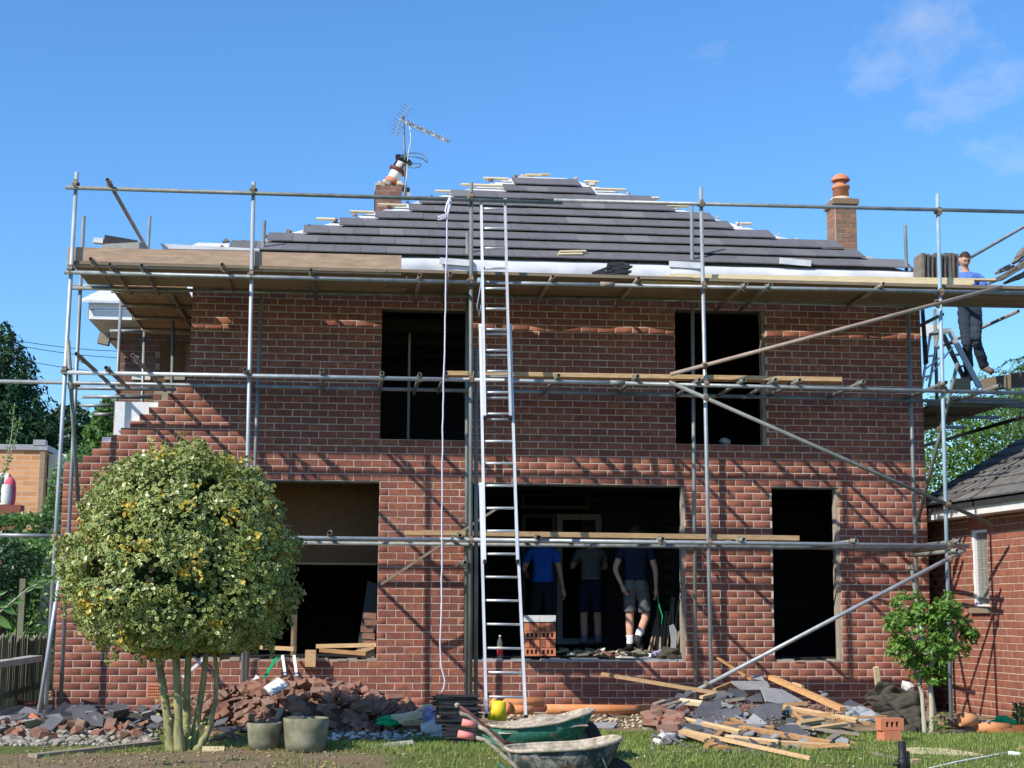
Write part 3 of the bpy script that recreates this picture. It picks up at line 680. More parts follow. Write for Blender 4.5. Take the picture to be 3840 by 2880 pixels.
# ---------------------------------------------------------------- chimneys
def chimney(name, x0, x1, zt, zb, Y, dp, matb, matm, courses_h=0.078):
    mb = MB(); mb.bb((x0 + 0.004, Y + 0.004, zb), (x1 - 0.004, Y + dp - 0.004, zt)); st = part(mb, 'chimney', matm)
    z = zt - courses_h; k_ = 0
    while z > zb:
        w_ = x1 - x0
        cuts = [0, 0.215/0.45*w_, w_] if k_ % 2 else [0, 0.1/0.45*w_, 0.325/0.45*w_, w_]
        for a, b in zip(cuts[:-1], cuts[1:]):
            q = MB(); ins = rnd(0, .006); q.bb((x0 + a + 0.005, Y + ins - 0.003, z + 0.006), (x0 + b - 0.005, Y + 0.05, z + courses_h - 0.006)); part(q, 'brick', matb, st)
        cuts = [0, dp*0.5, dp] if k_ % 2 == 0 else [0, dp*0.25, dp*0.75, dp]
        for a, b in zip(cuts[:-1], cuts[1:]):
            q = MB(); q.bb((x0 - 0.003 + rnd(0, .005), Y + a + (0.052 if a == 0 else 0.005), z + 0.006), (x0 + 0.05, Y + b - 0.005, z + courses_h - 0.006)); part(q, 'brick', matb, st)
        z -= courses_h; k_ += 1
    return st
# right stack with its domed pot
Yc = 3.2; a = at(1804, 440, Yc); b = at(1853, 545, Yc)
c2 = chimney('r', a.x, b.x, a.z, b.z - 0.5, Yc, 0.46, M['brick_chimney'], M['mortar_old'])
cx_ = (a.x + b.x)/2; cyy = Yc + 0.23
mb = MB(); mb.bb((a.x - 0.035, Yc - 0.035, a.z), (b.x + 0.035, Yc + 0.495, a.z + 0.085)); part(mb, 'chimney_cap', M['brick_chimney'], c2)
mb = MB(); mb.lathe([(0.19, 0), (0.17, 0.05), (0.14, 0.075), (0.10, 0.08)], (cx_, cyy, a.z + 0.085), 14); part(mb, 'flaunching', M['sand_pile'], c2)
mb = MB(); mb.lathe([(0.128, 0.0), (0.122, 0.20), (0.14, 0.205), (0.145, 0.25), (0.125, 0.255), (0.095, 0.27), (0.09, 0.36), (0.05, 0.37)], (cx_, cyy, a.z + 0.10), 22)
pot = part(mb, 'chimney_pot', M['terracotta'], c2, True)
mb = MB(); mb.lathe([(0.145, 0.0), (0.15, 0.012), (0.125, 0.06), (0.08, 0.10), (0.03, 0.122), (0.0, 0.125)], (cx_, cyy, a.z + 0.435), 22, cap=False); mb.lathe([(0.145, 0), (0.0, 0.03)], (cx_, cyy, a.z + 0.435), 22, cap=False)
part(mb, 'cowl', M['terracotta'], c2, True)
# left stack, broken at the top
Yd = 3.3; a = at(811, 396, Yd); b = at(868, 455, Yd)
c1 = chimney('l', a.x, b.x, a.z - 0.03, b.z - 0.7, Yd, 0.46, M['brick_old'], M['mortar_old'], 0.082)
mb = MB(); mb.bb((a.x - 0.012, Yd + 0.02, b.z - 0.3), (a.x - 0.004, Yd + 0.40, a.z - 0.13)); part(mb, 'lead_flashing', M['black'], c1)
q = MB()
for i in range(46):
    x = rnd(a.x, b.x); y = Yd + rnd(0, .46); s_ = rnd(.025, .075); hgt = 0.06*math.exp(-((x - a.x - 0.25)/0.2)**2)
    q.box((x, y, a.z - 0.02 + hgt*rnd(0.2, 1.3)), (s_*1.5, s_*1.2, s_), Matrix.Rotation(rnd(0, 3), 3, 'Z') @ Matrix.Rotation(rnd(-.5, .5), 3, 'Y'))
tag(part(q, 'broken_mortar', M['sand_pile'], c1), kind='stuff')
for u, v in ((878, 411), (880, 424)):
    p = at(u, v, Yd + .1); q = MB(); q.box(p, (0.10, 0.12, 0.06 if v < 420 else 0.1)); part(q, 'mast_bracket', M['black' if v < 420 else 'lead'], c1)
# fallen pot leaning on the stack, a thing of its own
tilt = Matrix.Rotation(R(27), 3, 'Y')
p0 = at(846, 393, Yd + .2); pt_ = empty('chimney_pot', p0); tag(pt_, 'black and white patched chimney pot tilted on the broken chimney beside the aerial', 'chimney pot')
for nm, prof, mt in (('clay_base', [(0.0, -0.03), (0.10, -0.03), (0.115, 0.02), (0.09, 0.06)], 'terracotta'), ('white_sleeve', [(0.095, 0.0), (0.098, 0.17), (0.09, 0.18)], 'white_dirty'),
                     ('collar', [(0.10, 0.17), (0.145, 0.19), (0.14, 0.22), (0.10, 0.235)], 'maroon'), ('metal_sleeve', [(0.098, 0.23), (0.095, 0.38), (0.09, 0.385)], 'white_dirty'),
                     ('top_band', [(0.10, 0.37), (0.145, 0.385), (0.14, 0.42), (0.09, 0.43), (0.0, 0.43)], 'black')):
    q = MB(); q.lathe(prof, (0, 0, 0), 20, tilt); q.build(nm, M[mt], pt_, True)
for i in range(4):
    q = MB(); t = i*math.pi/2 + 0.5; q.bar(tilt @ Vector((0.102*math.cos(t), 0.102*math.sin(t), 0.22)), tilt @ Vector((0.102*math.cos(t), 0.102*math.sin(t), 0.40)), 0.06, 0.012); q.build('strap', M['black'], pt_)

# ---------------------------------------------------------------- rear wing at the far left: old brick, white eaves
Yw = 3.3; xa = at(252, 780, Yw).x
mb = MB(); mb.bb((xa, Yw + 0.006, -0.1), (1.50, Yw + 0.25, 5.45)); wing = part(mb, 'wing_wall', M['mortar_old'])
bw = []
for c in range(30, 59):
    x = xa + (0.1125 if c % 2 else 0.0); 
    if c % 2: bw.append((xa + 0.003, xa + 0.1025, c))
    while x < 1.48:
        e = min(x + 0.215, 1.49)
        if not (x > at(345, 780, Yw).x - 0.1 and 46 < c < 56): bw.append((x, e, c))
        x += BL
brickwork(wing, bw, 'brick_old', lambda q: -q[2], 260, Matrix.Translation((0, Yw, 0)))
a = at(347, 737, Yw); b = at(413, 826, Yw)
mb = MB(); mb.bb((a.x, Yw - 0.01, b.z), (1.49, Yw + 0.004, a.z)); part(mb, 'boarded_window', M['osb'], wing)
mb = MB(); mb.bb((a.x + 0.38, Yw - 0.016, b.z + 0.1), (1.49, Yw - 0.011, a.z - 0.03)); part(mb, 'board', M['board_dark'], wing)
mb = MB(); mb.bb((at(286, 815, Yw).x, Yw - 0.06, at(286, 821, Yw).z), (at(326, 815, Yw).x, Yw, at(286, 813, Yw).z)); part(mb, 'stone_sill', M['white_dirty'], wing)
mb = MB(); mb.bb((at(356, 815, Yw).x, Yw - 0.06, at(356, 821, Yw).z), (at(400, 815, Yw).x, Yw, at(356, 813, Yw).z)); part(mb, 'stone_sill', M['concrete'], wing)
a = at(193, 655, 2.75); b = at(193, 689, 2.75)
mb = MB(); mb.bb((a.x, 2.75, b.z), (1.45, 2.79, a.z - 0.10)); part(mb, 'fascia', M['white'], wing)
mb = MB(); mb.bb((a.x, 2.70, a.z - 0.085), (1.45, 2.79, a.z)); part(mb, 'gutter', M['white'], wing)
mb = MB(); mb.bb((a.x + 0.01, 2.80, b.z), (1.45, 6.2, b.z + 0.02)); part(mb, 'soffit', M['white_dirty'], wing)
mb = MB(); mb.bb((a.x - 0.02, 2.80, b.z + 0.02), (a.x + 0.01, 6.2, a.z - 0.02)); part(mb, 'bargeboard', M['wood_grey'], wing)
mb = MB(); mb.prism([(a.x - 0.12, 2.62, a.z - 0.01), (1.45, 2.62, a.z - 0.01), (1.45, 5.6, a.z + 1.6), (a.x + 1.2, 5.6, a.z + 1.6)], (0, 0, 0.03)); part(mb, 'wing_roof', M['membrane'], wing)
mb = MB(); p = at(225, 735, 3.0); mb.box(p, (0.16, 0.14, 0.13), Matrix.Rotation(0.2, 3, 'Y')); mb.box(p + Vector((0.0, .02, 0.085)), (0.13, 0.12, 0.05)); mb.bar(p + Vector((.06, 0, .02)), p + Vector((.22, .25, 0.06)), 0.03, 0.03)
part(mb, 'floodlight', M['wood_grey'], wing)
# white eaves just beyond the right corner
a = at(1993, 700, 2.0); b = at(2030, 728, 2.0)
mb = MB(); mb.bb((11.12, 2.0, b.z), (b.x, 2.04, a.z)); part(mb, 'fascia', M['white'])
mb = MB(); V = [at(1989, 655, .5), at(1996, 655, .5), at(2006, 785, .5), at(1996, 788, .5)]; mb.prism(V, (0, 0.02, 0)); part(mb, 'hanging_membrane', M['black'])
# ================================================================= scaffold
scaf = empty('scaffold', (5.5, -1.5, 0)); tag(scaf, 'steel tube scaffold standing along the whole front of the brick house', 'scaffold')
RT = 0.0242
def tube(name, a, b, mat='galv', r=RT):
    mb = MB(); mb.tube(a, b, r, 14); o = mb.build(name, M[mat], None, True)
    for p in o.data.polygons:
        if len(p.vertices) > 4: p.use_smooth = False
    return P(o, scaf)
# one coupler: two half shells and a bolt with its nut
cm = MB(); cm.lathe([(0.0255, -0.024), (0.034, -0.024), (0.034, 0.024), (0.0255, 0.024)], (0, 0, 0), 12, cap=False)
cm.box((0.040, 0, 0), (0.022, 0.036, 0.042)); cm.box((-0.034, 0.012, 0), (0.02, 0.02, 0.046)); cm.tube((-0.052, 0.02, 0), (-0.03, 0.055, 0.0), 0.006, 6, False); cm.box((-0.034, 0.046, 0), (0.022, 0.012, 0.022))
coup_me = cm.mesh('coupler'); coup_me.materials.append(M['coupler'])
def coupler(p, d=(0, 0, 1), spin=0.0):
    o = bpy.data.objects.new('coupler', coup_me); COL.objects.link(o)
    q = Vector(d).to_track_quat('Z', 'Y') @ Quaternion((0, 0, 1), spin)
    o.matrix_world = Matrix.Translation(p) @ q.to_matrix().to_4x4(); return P(o, scaf)
YF, YI = -1.5, -0.3
# standards: picture top and foot of each tube, and the row it stands in
def standard(ut, vt, ub, vb, Y, mat, z0=None):
    a = at(ut, vt, Y); b = at(ub, vb, Y); f = (a - b)/(a.z - b.z)
    z0 = -0.03 if z0 is None else z0
    b = b + f*(z0 - b.z); tube('standard', a, b, mat); return a, b
STD = {}
STD['f1'] = standard(166, 372, 98, 1541, YF, 'galv_bright')
STD['f2'] = standard(548, 393, 524, 1497, YF, 'galv_bright')
STD['f3'] = standard(1018, 394, 1016, 1490, YF, 'galv_dull')
STD['f4'] = standard(1514, 405, 1537, 1485, YF, 'galv_bright')
STD['f5'] = standard(2025, 419, 2055, 1550, YF, 'tube_blue')
STD['i1'] = standard(181, 467, 131, 1520, YI, 'galv')
STD['i2'] = standard(571, 477, 533, 1470, YI, 'galv')
STD['i3'] = standard(1010, 503, 1007, 1490, YI, 'galv_dull')
STD['i4'] = standard(1494, 443, 1503, 1484, YI, 'galv')
STD['i5'] = standard(1955, 486, 1988, 1482, YI, 'galv')
standard(1029, 754, 1028, 1495, YF + 0.06, 'galv_dull')           # tube lapped beside the middle standard
a = at(136, 1200, YF - .05); b = at(82, 1553, YF - .25); tube('raker', a, b, 'galv_bright'); coupler(at(91, 1527, YF - .2), a - b, 1.0)
a = at(248, 640, YI + 1.6); standard(262, 640, 245, 1000, YI + 1.9, 'galv', 2.6)
standard(313, 690, 306, 905, YI + 3.0, 'galv', 2.6); standard(376, 640, 371, 850, YI + 2.2, 'galv_dull', 3.2)
standard(324, 466, 318, 560, YI + 3.9, 'galv', 5.0)
standard(2019, 668, 2024, 860, YI + 1.4, 'galv_dull', 3.8)
def xs(key, z):      # where a standard is at a height
    a, b = STD[key]; t = (z - b.z)/(a.z - b.z); return b + (a - b)*t
def ledger(u0, v0, u1, v1, Y, mat='galv', name='ledger'):
    a = at(u0, v0, Y); b = at(u1, v1, Y); tube(name, a, b, mat); return a, b
yl = YF + 0.05
LG = []
LG.append(ledger(142, 405, 1215, 438, YF - .05, 'galv_dull', 'guard_rail')); LG.append(ledger(1196, 432.5, 2262, 459, YF - .05, 'galv', 'guard_rail'))
LG.append(ledger(139, 588, 1060, 611, YF - .05)); LG.append(ledger(1040, 610.5, 1320, 616, YF - .05)); LG.append(ledger(1318, 616, 2270, 634, YF - .05, 'galv'))
LG.append(ledger(135, 804.5, 1015, 820.5, YF - .05, 'galv_bright')); LG.append(ledger(1000, 820, 1330, 827.5, YF - .05, 'galv_bright')); LG.append(ledger(1328, 827.5, 2260, 850.5, YF - .05))
LG.append(ledger(-40, 1155.5, 150, 1158.5, YF - .05)); LG.append(ledger(140, 1156, 985, 1166, YF - .05, 'galv_bright')); LG.append(ledger(950, 1165, 2092, 1179.5, YF - .05, 'galv_bright'))
LGI = []
LGI.append(ledger(-40, 823, 1015, 844, YI - .05)); LGI.append(ledger(1010, 843.7, 1320, 850, YI - .05)); LGI.append(ledger(1318, 850, 2260, 872, YI - .05, 'galv_dull'))
LGI.append(ledger(590, 1172, 2060, 1186, YI - .05, 'galv_dull'))
LGI.append(ledger(150, 622, 1140, 642, YI - .05, 'galv_dull')); LGI.append(ledger(1130, 642, 2262, 663, YI - .05, 'galv_dull'))
tube('sleeve', at(1311, 614.5, YF - .05) - Vector((0.085, 0, 0)), at(1311, 614.5, YF - .05) + Vector((.085, 0, 0)), 'tube_rust', 0.031)
tube('sleeve', at(1333, 827, YF - .05) - Vector((0.085, 0, 0)), at(1333, 827, YF - .05) + Vector((.085, 0, 0)), 'galv_dull', 0.031)
# couplers where ledgers cross standards
for key in ('f1', 'f2', 'f3', 'f4', 'f5'):
    for z in (6.22, 5.19, 3.985, 2.07):
        p = xs(key, z); 
        if z > xs(key, 9).z: continue
        coupler(p, (0, 0, 1), rnd(-.3, .3)); coupler(p + Vector((0.0, -0.05, 0)), (1, 0, 0.004), 1.6 + rnd(-.2, .2))
for key in ('i1', 'i2', 'i3', 'i4', 'i5'):
    for z in (5.23, 4.0, 2.06): coupler(xs(key, z), (0, 0, 1), rnd(-3, 3))
# transoms: tubes laid across, open ends towards the garden
def transom(u, v, Y0=-1.74, Y1=-0.12, mat='galv_dull', name='transom'):
    a = at(u, v, Y0); b = Vector((a.x + rnd(-.02, .02), Y1, a.z + rnd(-.006, .006)))
    tube(name, a, b, mat); coupler(a + (b - a)*((YF - .05 - Y0)/(Y1 - Y0)) + Vector((0, 0, -0.01)), b - a, rnd(1.2, 1.9)); return a
for u, v in ((237, 570.5), (306, 573), (480, 571), (672, 583), (907, 594), (973, 590.5), (1195, 597), (1380, 601), (1612, 613), (1665, 614), (1909, 613)):
    transom(u, v, mat=random.choice(['galv_dull', 'tube_rust']))
for u, v in ((229, 794), (529, 798), (695, 800), (825.5, 806), (907, 809), (964, 806), (1207, 811), (1378, 812.5), (1511, 820.5), (1608, 820.5), (1676, 820), (1728, 821), (1866, 824), (2044, 826), (2160, 833)):
    transom(u, v)
for u, v in ((125, 1168), (712, 1151), (994, 1156.5), (1005.5, 1215), (1164, 1160.5), (1432, 1164), (1607, 1165), (1850, 1168), (2074, 1168.5), (2068, 1189)):
    transom(u, v)
# long tubes of the left return, running back past the corner
transom(196, 559, -1.75, 2.9, 'tube_rust', 'return_ledger'); transom(165, 764, -1.9, 1.2, 'tube_rust', 'return_ledger'); transom(287, 767.5, -1.85, 1.0, 'tube_rust', 'return_ledger')
a = at(232, 388, -1.75); tube('guard_rail', a, Vector((a.x, 3.4, a.z - 0.02)), 'tube_rust'); coupler(a + Vector((0, .2, -.01)), (0, 1, 0), 1.5)
tube('return_ledger', at(366, 627, -0.2), Vector((at(366, 627, -.2).x, 3.2, at(366, 627, -.2).z)), 'galv_dull')
for u0, v0, u1, v1, Y in ((178, 857, 330, 857, 0.9), (172, 876, 245, 876, 1.4), (204, 895, 243, 895, 1.8), (237, 715, 306, 715, 2.6), (150, 838, 380, 841, 0.3), (156, 617, 240, 619, 0.6)):
    ledger(u0, v0, u1, v1, Y, 'galv')
# right return
a = at(2240, 473, 0.0); tube('guard_rail', a, Vector((a.x, 2.8, a.z)), 'galv'); 
a = at(2200, 672, 0.6); tube('return_ledger', a, Vector((a.x, 3.6, a.z)), 'tube_rust')
a = at(2036, 679, -0.2); tube('return_ledger', a, Vector((a.x - 0.02, 3.0, a.z)), 'galv_dull')
a = at(2240, 892, -1.0); tube('return_ledger', a, Vector((a.x, 3.0, a.z)), 'black')
# braces
def brace(u0, v0, Y0, u1, v1, Y1, mat, cs=()):
    a = at(u0, v0, Y0); b = at(u1, v1, Y1); tube('brace', a, b, mat)
    for t in cs: coupler(a + (b - a)*t, b - a, rnd(0, 3))
    return a, b
brace(1448, 809, YF - .11, 2164, 619, YF - .11, 'tube_rust', (0.10, 0.80))
brace(1446, 825, YF - .11, 2144, 1133, YF - .11, 'galv_dull', (0.11, 0.86))
brace(2085, 1188, YF - .11, 1484, 1502, YF - .11, 'galv_bright', (0.06, 0.93))
brace(147, 735, YF - .1, 170, 1101, YF + .4, 'galv_dull', (0.27, 0.97))
brace(2069, 784, YF + .1, 1981, 1134, YI - .1, 'galv_dull', (0.4, 0.98))
brace(1968, 1222, YI - .06, 2020, 1545, YI - .8, 'galv', (0.02,))
# boards of the top lift, each in two lengths
def plank(name, a, b, wd, th, mat, parent=None, up=Vector((0, 0, 1))):
    mb = MB(); mb.bar(a, b, wd, th, up); o = mb.build(name, M[mat] if isinstance(mat, str) else mat, None)
    return P(o, parent) if parent is not None else o
ZD = 5.285
for k_, y in enumerate((-1.36, -1.13, -0.90, -0.67, -0.46)):
    cut = [0.25, 3.95 + 0.25*(k_ % 3), 7.7 + 0.3*(k_ % 2), 11.4, 12.7]
    for i in range(4):
        zz = ZD + rnd(-.004, .008); plank('board', (cut[i] + 0.004, y, zz + 0.004*(i % 2)), (cut[i+1] - 0.004, y + rnd(-.006, .006), zz), 0.222, 0.038, 'board_dark', scaf)
# inner rail timber caught by the light
plank('board', (1.5, -0.34, 5.30), (5.4, -0.34, 5.30), 0.05, 0.05, 'wood_grey', scaf); plank('board', (5.5, -0.345, 5.30), (12.3, -0.345, 5.305), 0.05, 0.05, 'wood_grey', scaf)
# toe board, a strip of plywood on edge
a = at(146, 555, YF + .06); b = at(867, 573, YF + .06)
plank('toe_board', a, b, 0.02, 0.238, 'ply', scaf)
# left return deck: ply sheets seen from under
x0 = at(196, 559, -1.75).x + 0.03
for i in range(4):
    y0 = -0.30 + i*0.82
    for j in range(3):
        xa = x0 + j*0.30; mb = MB(); mb.bb((xa + 0.003, y0 + 0.004, 5.265), (xa + 0.297, y0 + 0.812, 5.295)); P(mb.build('board', M['ply_under'], None), scaf)
for i in range(4): tube('transom', (x0 - 0.05, -0.1 + i*0.9, 5.235), (1.45, -0.1 + i*0.9, 5.235), 'tube_rust')
# right return: decks at the top and the middle lift
for j in range(4):
    mb = MB(); xa = 11.42 + j*0.235; mb.bb((xa, -0.2, 4.045), (xa + 0.228, 3.2, 4.083)); P(mb.build('board', M['board_dark'], None), scaf)
mb = MB(); a = at(2121, 833, 2.4); b = at(2240, 815, -0.4); mb.bar(a, b, 0.03, 0.2); P(mb.build('toe_board', M['board_dark'], None), scaf)
for yy in (0.1, 1.3, 2.5): tube('transom', (11.2, yy, 4.015), (12.7, yy, 4.015), 'galv_dull')

# ================================================================= loose planks and things on the scaffold
def tplank(label, a, b, wd, th, mat, cat='plank', group=None, name='timber_plank', up=Vector((0, 0, 1))):
    o = plank(name, Vector(a), Vector(b), wd, th, mat, None, up); return tag(o, label, cat, group)
a = at(966, 808, -1.35); b = at(1814, 821.5, -1.35); tplank('long pale timber plank laid on the middle lift of the scaffold', a, b, 0.19, 0.052, 'wood')
a = at(913, 1151, -1.35); b = at(1722, 1163, -1.35); tplank('long pale timber plank lying along the lowest scaffold lift across the wide opening', a, b, 0.19, 0.058, 'wood')
a = at(874, 1151, -1.12); b = at(1120, 1154, -1.12); tplank('short timber plank end sticking out behind the long lower plank', a, b, 0.15, 0.05, 'wood')
a = at(822, 1263, -.55); b = at(1077, 1096, -.75); tplank('thin grey batten leaning diagonally across the brick pier behind the ladder', a, b, 0.045, 0.03, 'wood_grey', 'batten', None, 'timber_batten')
g = 'new battens stacked on the scaffold deck'
for i, (u0, u1, v, th, dy) in enumerate(((1383, 2095, 609.0, 0.040, 0.0), (1425, 2100, 601.5, 0.05, -0.01), (1445, 2148, 595.0, 0.022, -0.02))):
    a = at(u0, v + (u0 - 1400)*0.0, -1.30 + dy); b = at(u1, v + (u1 - u0)*0.0145, -1.30 + dy)
    tplank(['lowest pale new timber in the stack along the scaffold deck', 'middle pale new timber in the stack along the scaffold deck', 'topmost thin pale timber in the stack along the scaffold deck'][i], a, b, 0.16 - 0.03*i, th, 'wood_pale', 'timber', g, 'stacked_timber')
# dark slates left on the deck
g = 'dark slates left on the scaffold deck'
for i, (u, v, l, rx_) in enumerate(((1300, 596, .30, .05), (1302, 591, .26, .12), (1298, 586, .22, .2), (1336, 596, .26, -.05), (1338, 590, .30, .03), (1334, 585, .26, -.06), (1340, 580, .30, .04), (1336, 575, .28, -.02), (1332, 571, .18, .02))):
    mb = MB(); p = at(u, v, -1.2); mb.prism([p + Vector((-l/2, 0, -l*rx_)), p + Vector((l/2, -.02, l*rx_)), p + Vector((l/2 - .03, .2, l*rx_ + .01)), p + Vector((-l/2 + .02, .2, -l*rx_))], (0, 0, 0.028))
    tag(mb.build('slate', M['slate_black'], None), 'broken black slate in the small pile on the scaffold deck edge', 'slate', g)
# concrete roof tiles standing on edge beside the blue standard
g = 'roof tiles stacked on edge at the scaffold corner'
for i in range(8):
    u = 1993 + i*9.2; p = at(u, 600, -0.7 + i*0.035); h = at(u, 546 + (i % 3)*2, -0.7 + i*0.035)
    mb = MB(); tl = 0.05; wd = 0.05 if i < 6 else 0.14
    mb.hexa([(p.x - wd/2, p.y, 5.31), (p.x + wd/2, p.y, 5.31), (p.x + wd/2, p.y + 0.30, 5.31), (p.x - wd/2, p.y + 0.30, 5.31),
             (h.x - wd/2 + tl*0.3, p.y, h.z), (h.x + wd/2 + tl*0.3, p.y, h.z), (h.x + wd/2 + tl*0.3, p.y + 0.3, h.z), (h.x - wd/2 + tl*0.3, p.y + .3, h.z)])
    mb.box(((p.x + h.x)/2 + .01, p.y - 0.006, (5.31 + h.z)/2), (wd*0.4, 0.012, (h.z - 5.31)*0.96))
    tag(mb.build('concrete_tile', M['old_tile'], None), ORD[i] + ' from the left of the grey concrete tiles standing on edge behind the blue tube', 'roof tile', g)
# weathered tiles heaped at the right end of the deck
g = 'weathered tiles heaped at the deck end'
for i, (u, v, l, ang) in enumerate(((2165, 600, .30, 25), (2180, 592, .34, 30), (2195, 583, .36, 33), (2208, 572, .32, 38), (2200, 600, .34, 20), (2218, 590, .36, 30), (2204, 552, .22, 55), (2212, 545, .20, 60), (2170, 583, .18, 20))):
    p = at(u, v, -1.25 + 0.03*i); mb = MB(); mb.box(p, (l, 0.22, 0.03), Matrix.Rotation(-R(ang), 3, 'Y') @ Matrix.Rotation(rnd(-.15, .15), 3, 'X')); mb.box(p + Vector((0.0, 0, .03)), (l*0.5, 0.2, 0.025), Matrix.Rotation(-R(ang + 5), 3, 'Y'))
    tag(mb.build('weathered_tile', M['old_tile'], None), 'mossy broken roof tile in the heap at the far end of the scaffold deck', 'roof tile', g)
# old lead and timber offcuts on the left end of the toe board
p = at(258, 532, -1.0); mb = MB(); mb.prism([at(219, 537, -1.0), at(316, 538, -1.0), at(314, 527, -1.0), at(300, 523, -1.0), at(224, 527, -1.0)], (0, 0.25, 0)); tag(mb.build('weathered_block', M['concrete'], None), 'weathered grey slab lying on the deck behind the toe board', 'slab')
mb = MB(); mb.prism([at(224, 527, -.95), at(300, 523, -.95), at(296, 519, -.95), at(226, 507, -.95)], (0, 0.2, 0)); tag(mb.build('bitumen_offcut', M['slate_black'], None), 'black bitumen offcut lying on top of the grey slab', 'offcut')
mb = MB(); a = at(203, 520, -.9); b = at(224, 522, -.9); mb.bar(a, b, 0.1, 0.06); tag(mb.build('plastic_offcut', M['white_dirty'], None), 'small white plastic offcut poking out left of the bitumen', 'offcut')
V = [at(346, 526, -.6), at(352, 537, -.6), at(560, 541, -.6), at(560, 537, -.6), at(420, 530, -.6)]; mb = MB(); mb.prism(V, (0, .12, 0)); tag(mb.build('membrane_roll', M['membrane_white'], None), 'white roofing membrane strip lying behind the plywood toe board', 'membrane')
mb = MB(); mb.prism([at(480, 522, -.2), at(496, 520, -.2), at(488, 514, -.2)], (0, .1, 0)); tag(mb.build('tile_offcut', M['old_tile'], None), 'broken tile corner lying at the foot of the hip', 'tile')
# batten offcuts left on the tiles
g = 'batten offcuts resting on the roof tiles'
for i, (u0, u1, v) in enumerate(((1205, 1258, 550), (1209, 1266, 544.5))):
    s = 0.30 + 0.1*i; a = atp(u0, v, on_roof(0, 0, 0.06), RN); b = atp(u1, v - 1, on_roof(0, 0, 0.06), RN); tplank(['lower short batten offcut lying on the grey roof tiles', 'upper short batten offcut lying on the grey roof tiles'][i], a, b, 0.045, 0.028, 'wood_pale', 'batten', g, 'batten_offcut', RN)

# ================================================================= ladder of three sections
lad = empty('ladder', at(1090, 1545, -2.62)); tag(lad, 'tall three section aluminium ladder leaning on the middle of the scaffold', 'ladder')
def lpt(u, v):      # the plane the ladder lies in
    p0 = Vector((5.3, -2.62, 0)); n = Vector((0, -5.2, 1.02)).normalized(); return atp(u, v, p0, n)
off = Vector((0, -0.045, -0.01)); secs = []
def lsec(l0, r0, l1, r1, k_, v0r, step, n, mat, rail):
    Ls = [lpt(*l0) + off*k_, lpt(*l1) + off*k_]; Rs = [lpt(*r0) + off*k_, lpt(*r1) + off*k_]
    for S_ in (Ls, Rs):
        mb = MB(); mb.bar(S_[0], S_[1], 0.028, 0.062, Vector((0, 1, 0.2))); P(mb.build('stile', M[mat], None), lad)
    tot = (Ls[1] - Ls[0]).length; d = v0r
    while d < tot - 0.06:
        t = d/tot; mb = MB(); mb.tube(Ls[0].lerp(Ls[1], t), Rs[0].lerp(Rs[1], t), 0.0145, 10, False); P(mb.build('rung', M['alu'], None, True), lad); d += step
    for e in (0, 1):
        for S_ in (Ls, Rs):
            mb = MB(); dd = (S_[1] - S_[0]).normalized()*(0.03 if e == 0 else -0.03); mb.bar(S_[e] - dd*0.2, S_[e] + dd, 0.036, 0.07, Vector((0, 1, .2))); P(mb.build('end_cap', M['black' if e == 0 else rail], None), lad)
lsec((1050.5, 1549), (1135.5, 1551), (1037.5, 1045), (1112.5, 1045), 0, 0.22, 0.265, 13, 'ladder_white', 'ladder_white')
lsec((1046.5, 1214), (1117, 1214), (1036.5, 703), (1101, 703), 1, 0.10, 0.265, 13, 'ladder_white', 'ladder_white')
lsec((1046, 903), (1101, 903), (1038, 433), (1089, 433), 2, 0.06, 0.262, 13, 'ladder_white', 'ladder_white')
p = lpt(1039, 607); mb = MB()
for i in range(5): mb.lathe([(0.045, -0.006), (0.052, 0.0), (0.045, 0.006)], p + Vector((0, 0, -0.02 + i*0.012)), 10, Matrix.Rotation(rnd(-.2, .2), 3, 'X'), cap=False)
mb.path([p + Vector((0, -.05, 0)), p + Vector((-.02, -.07, -.15)), p + Vector((-.05, -.06, -.32)), p + Vector((-.02, -.05, -.45)), p + Vector((0.0, -.05, -.3))], 0.006, 6)
tag(mb.build('blue_twine', M['tube_blue'], None, True), 'blue twine lashing the ladder to the scaffold ledger', 'twine')
# hanging rope
g0 = []
for u, v in ((973, 424), (970, 436), (966, 470), (964.5, 560), (963, 640), (960, 760), (956.5, 900), (955, 1050), (955, 1200), (953, 1330), (951, 1390), (953, 1440), (961, 1470), (958, 1488), (949, 1505)):
    g0.append(at(u + rnd(-.3, .3), v, YF - 0.16))
fine = []
for a, b in zip(g0[:-1], g0[1:]):
    n = max(2, int((b - a).length/0.12))
    for i in range(n): fine.append(a.lerp(b, i/n) + Vector((rnd(-.004, .004), rnd(-.004, .004), 0)))
mb = MB(); mb.path(fine, 0.0095, 7); rope = mb.build('rope', M['rope'], None, True); tag(rope, 'long pale lilac rope hanging from the guard rail to the ground', 'rope')
mb = MB(); mb.path([at(973, 424, YF - .1), at(966, 440, YF - .14), at(962, 455, YF - .15), at(966, 470, YF - .17), at(970, 452, YF - .17), at(974, 436, YF - .14), at(973, 424, YF - .02)], 0.0125, 7); P(mb.build('loop', M['rope'], None, True), rope)
mb = MB(); c = at(966, 462, YF - .17)
for i in range(5): mb.path([c, c + Vector((-.06 + rnd(-.03, .03), 0, -.05 + rnd(-.03, .03))), c + Vector((-.11 + rnd(-.03, .03), 0, -.06 + rnd(-.05, .05)))], [0.012, 0.009, 0.004], 5)
P(mb.build('frayed_end', M['rope'], None, True), rope)
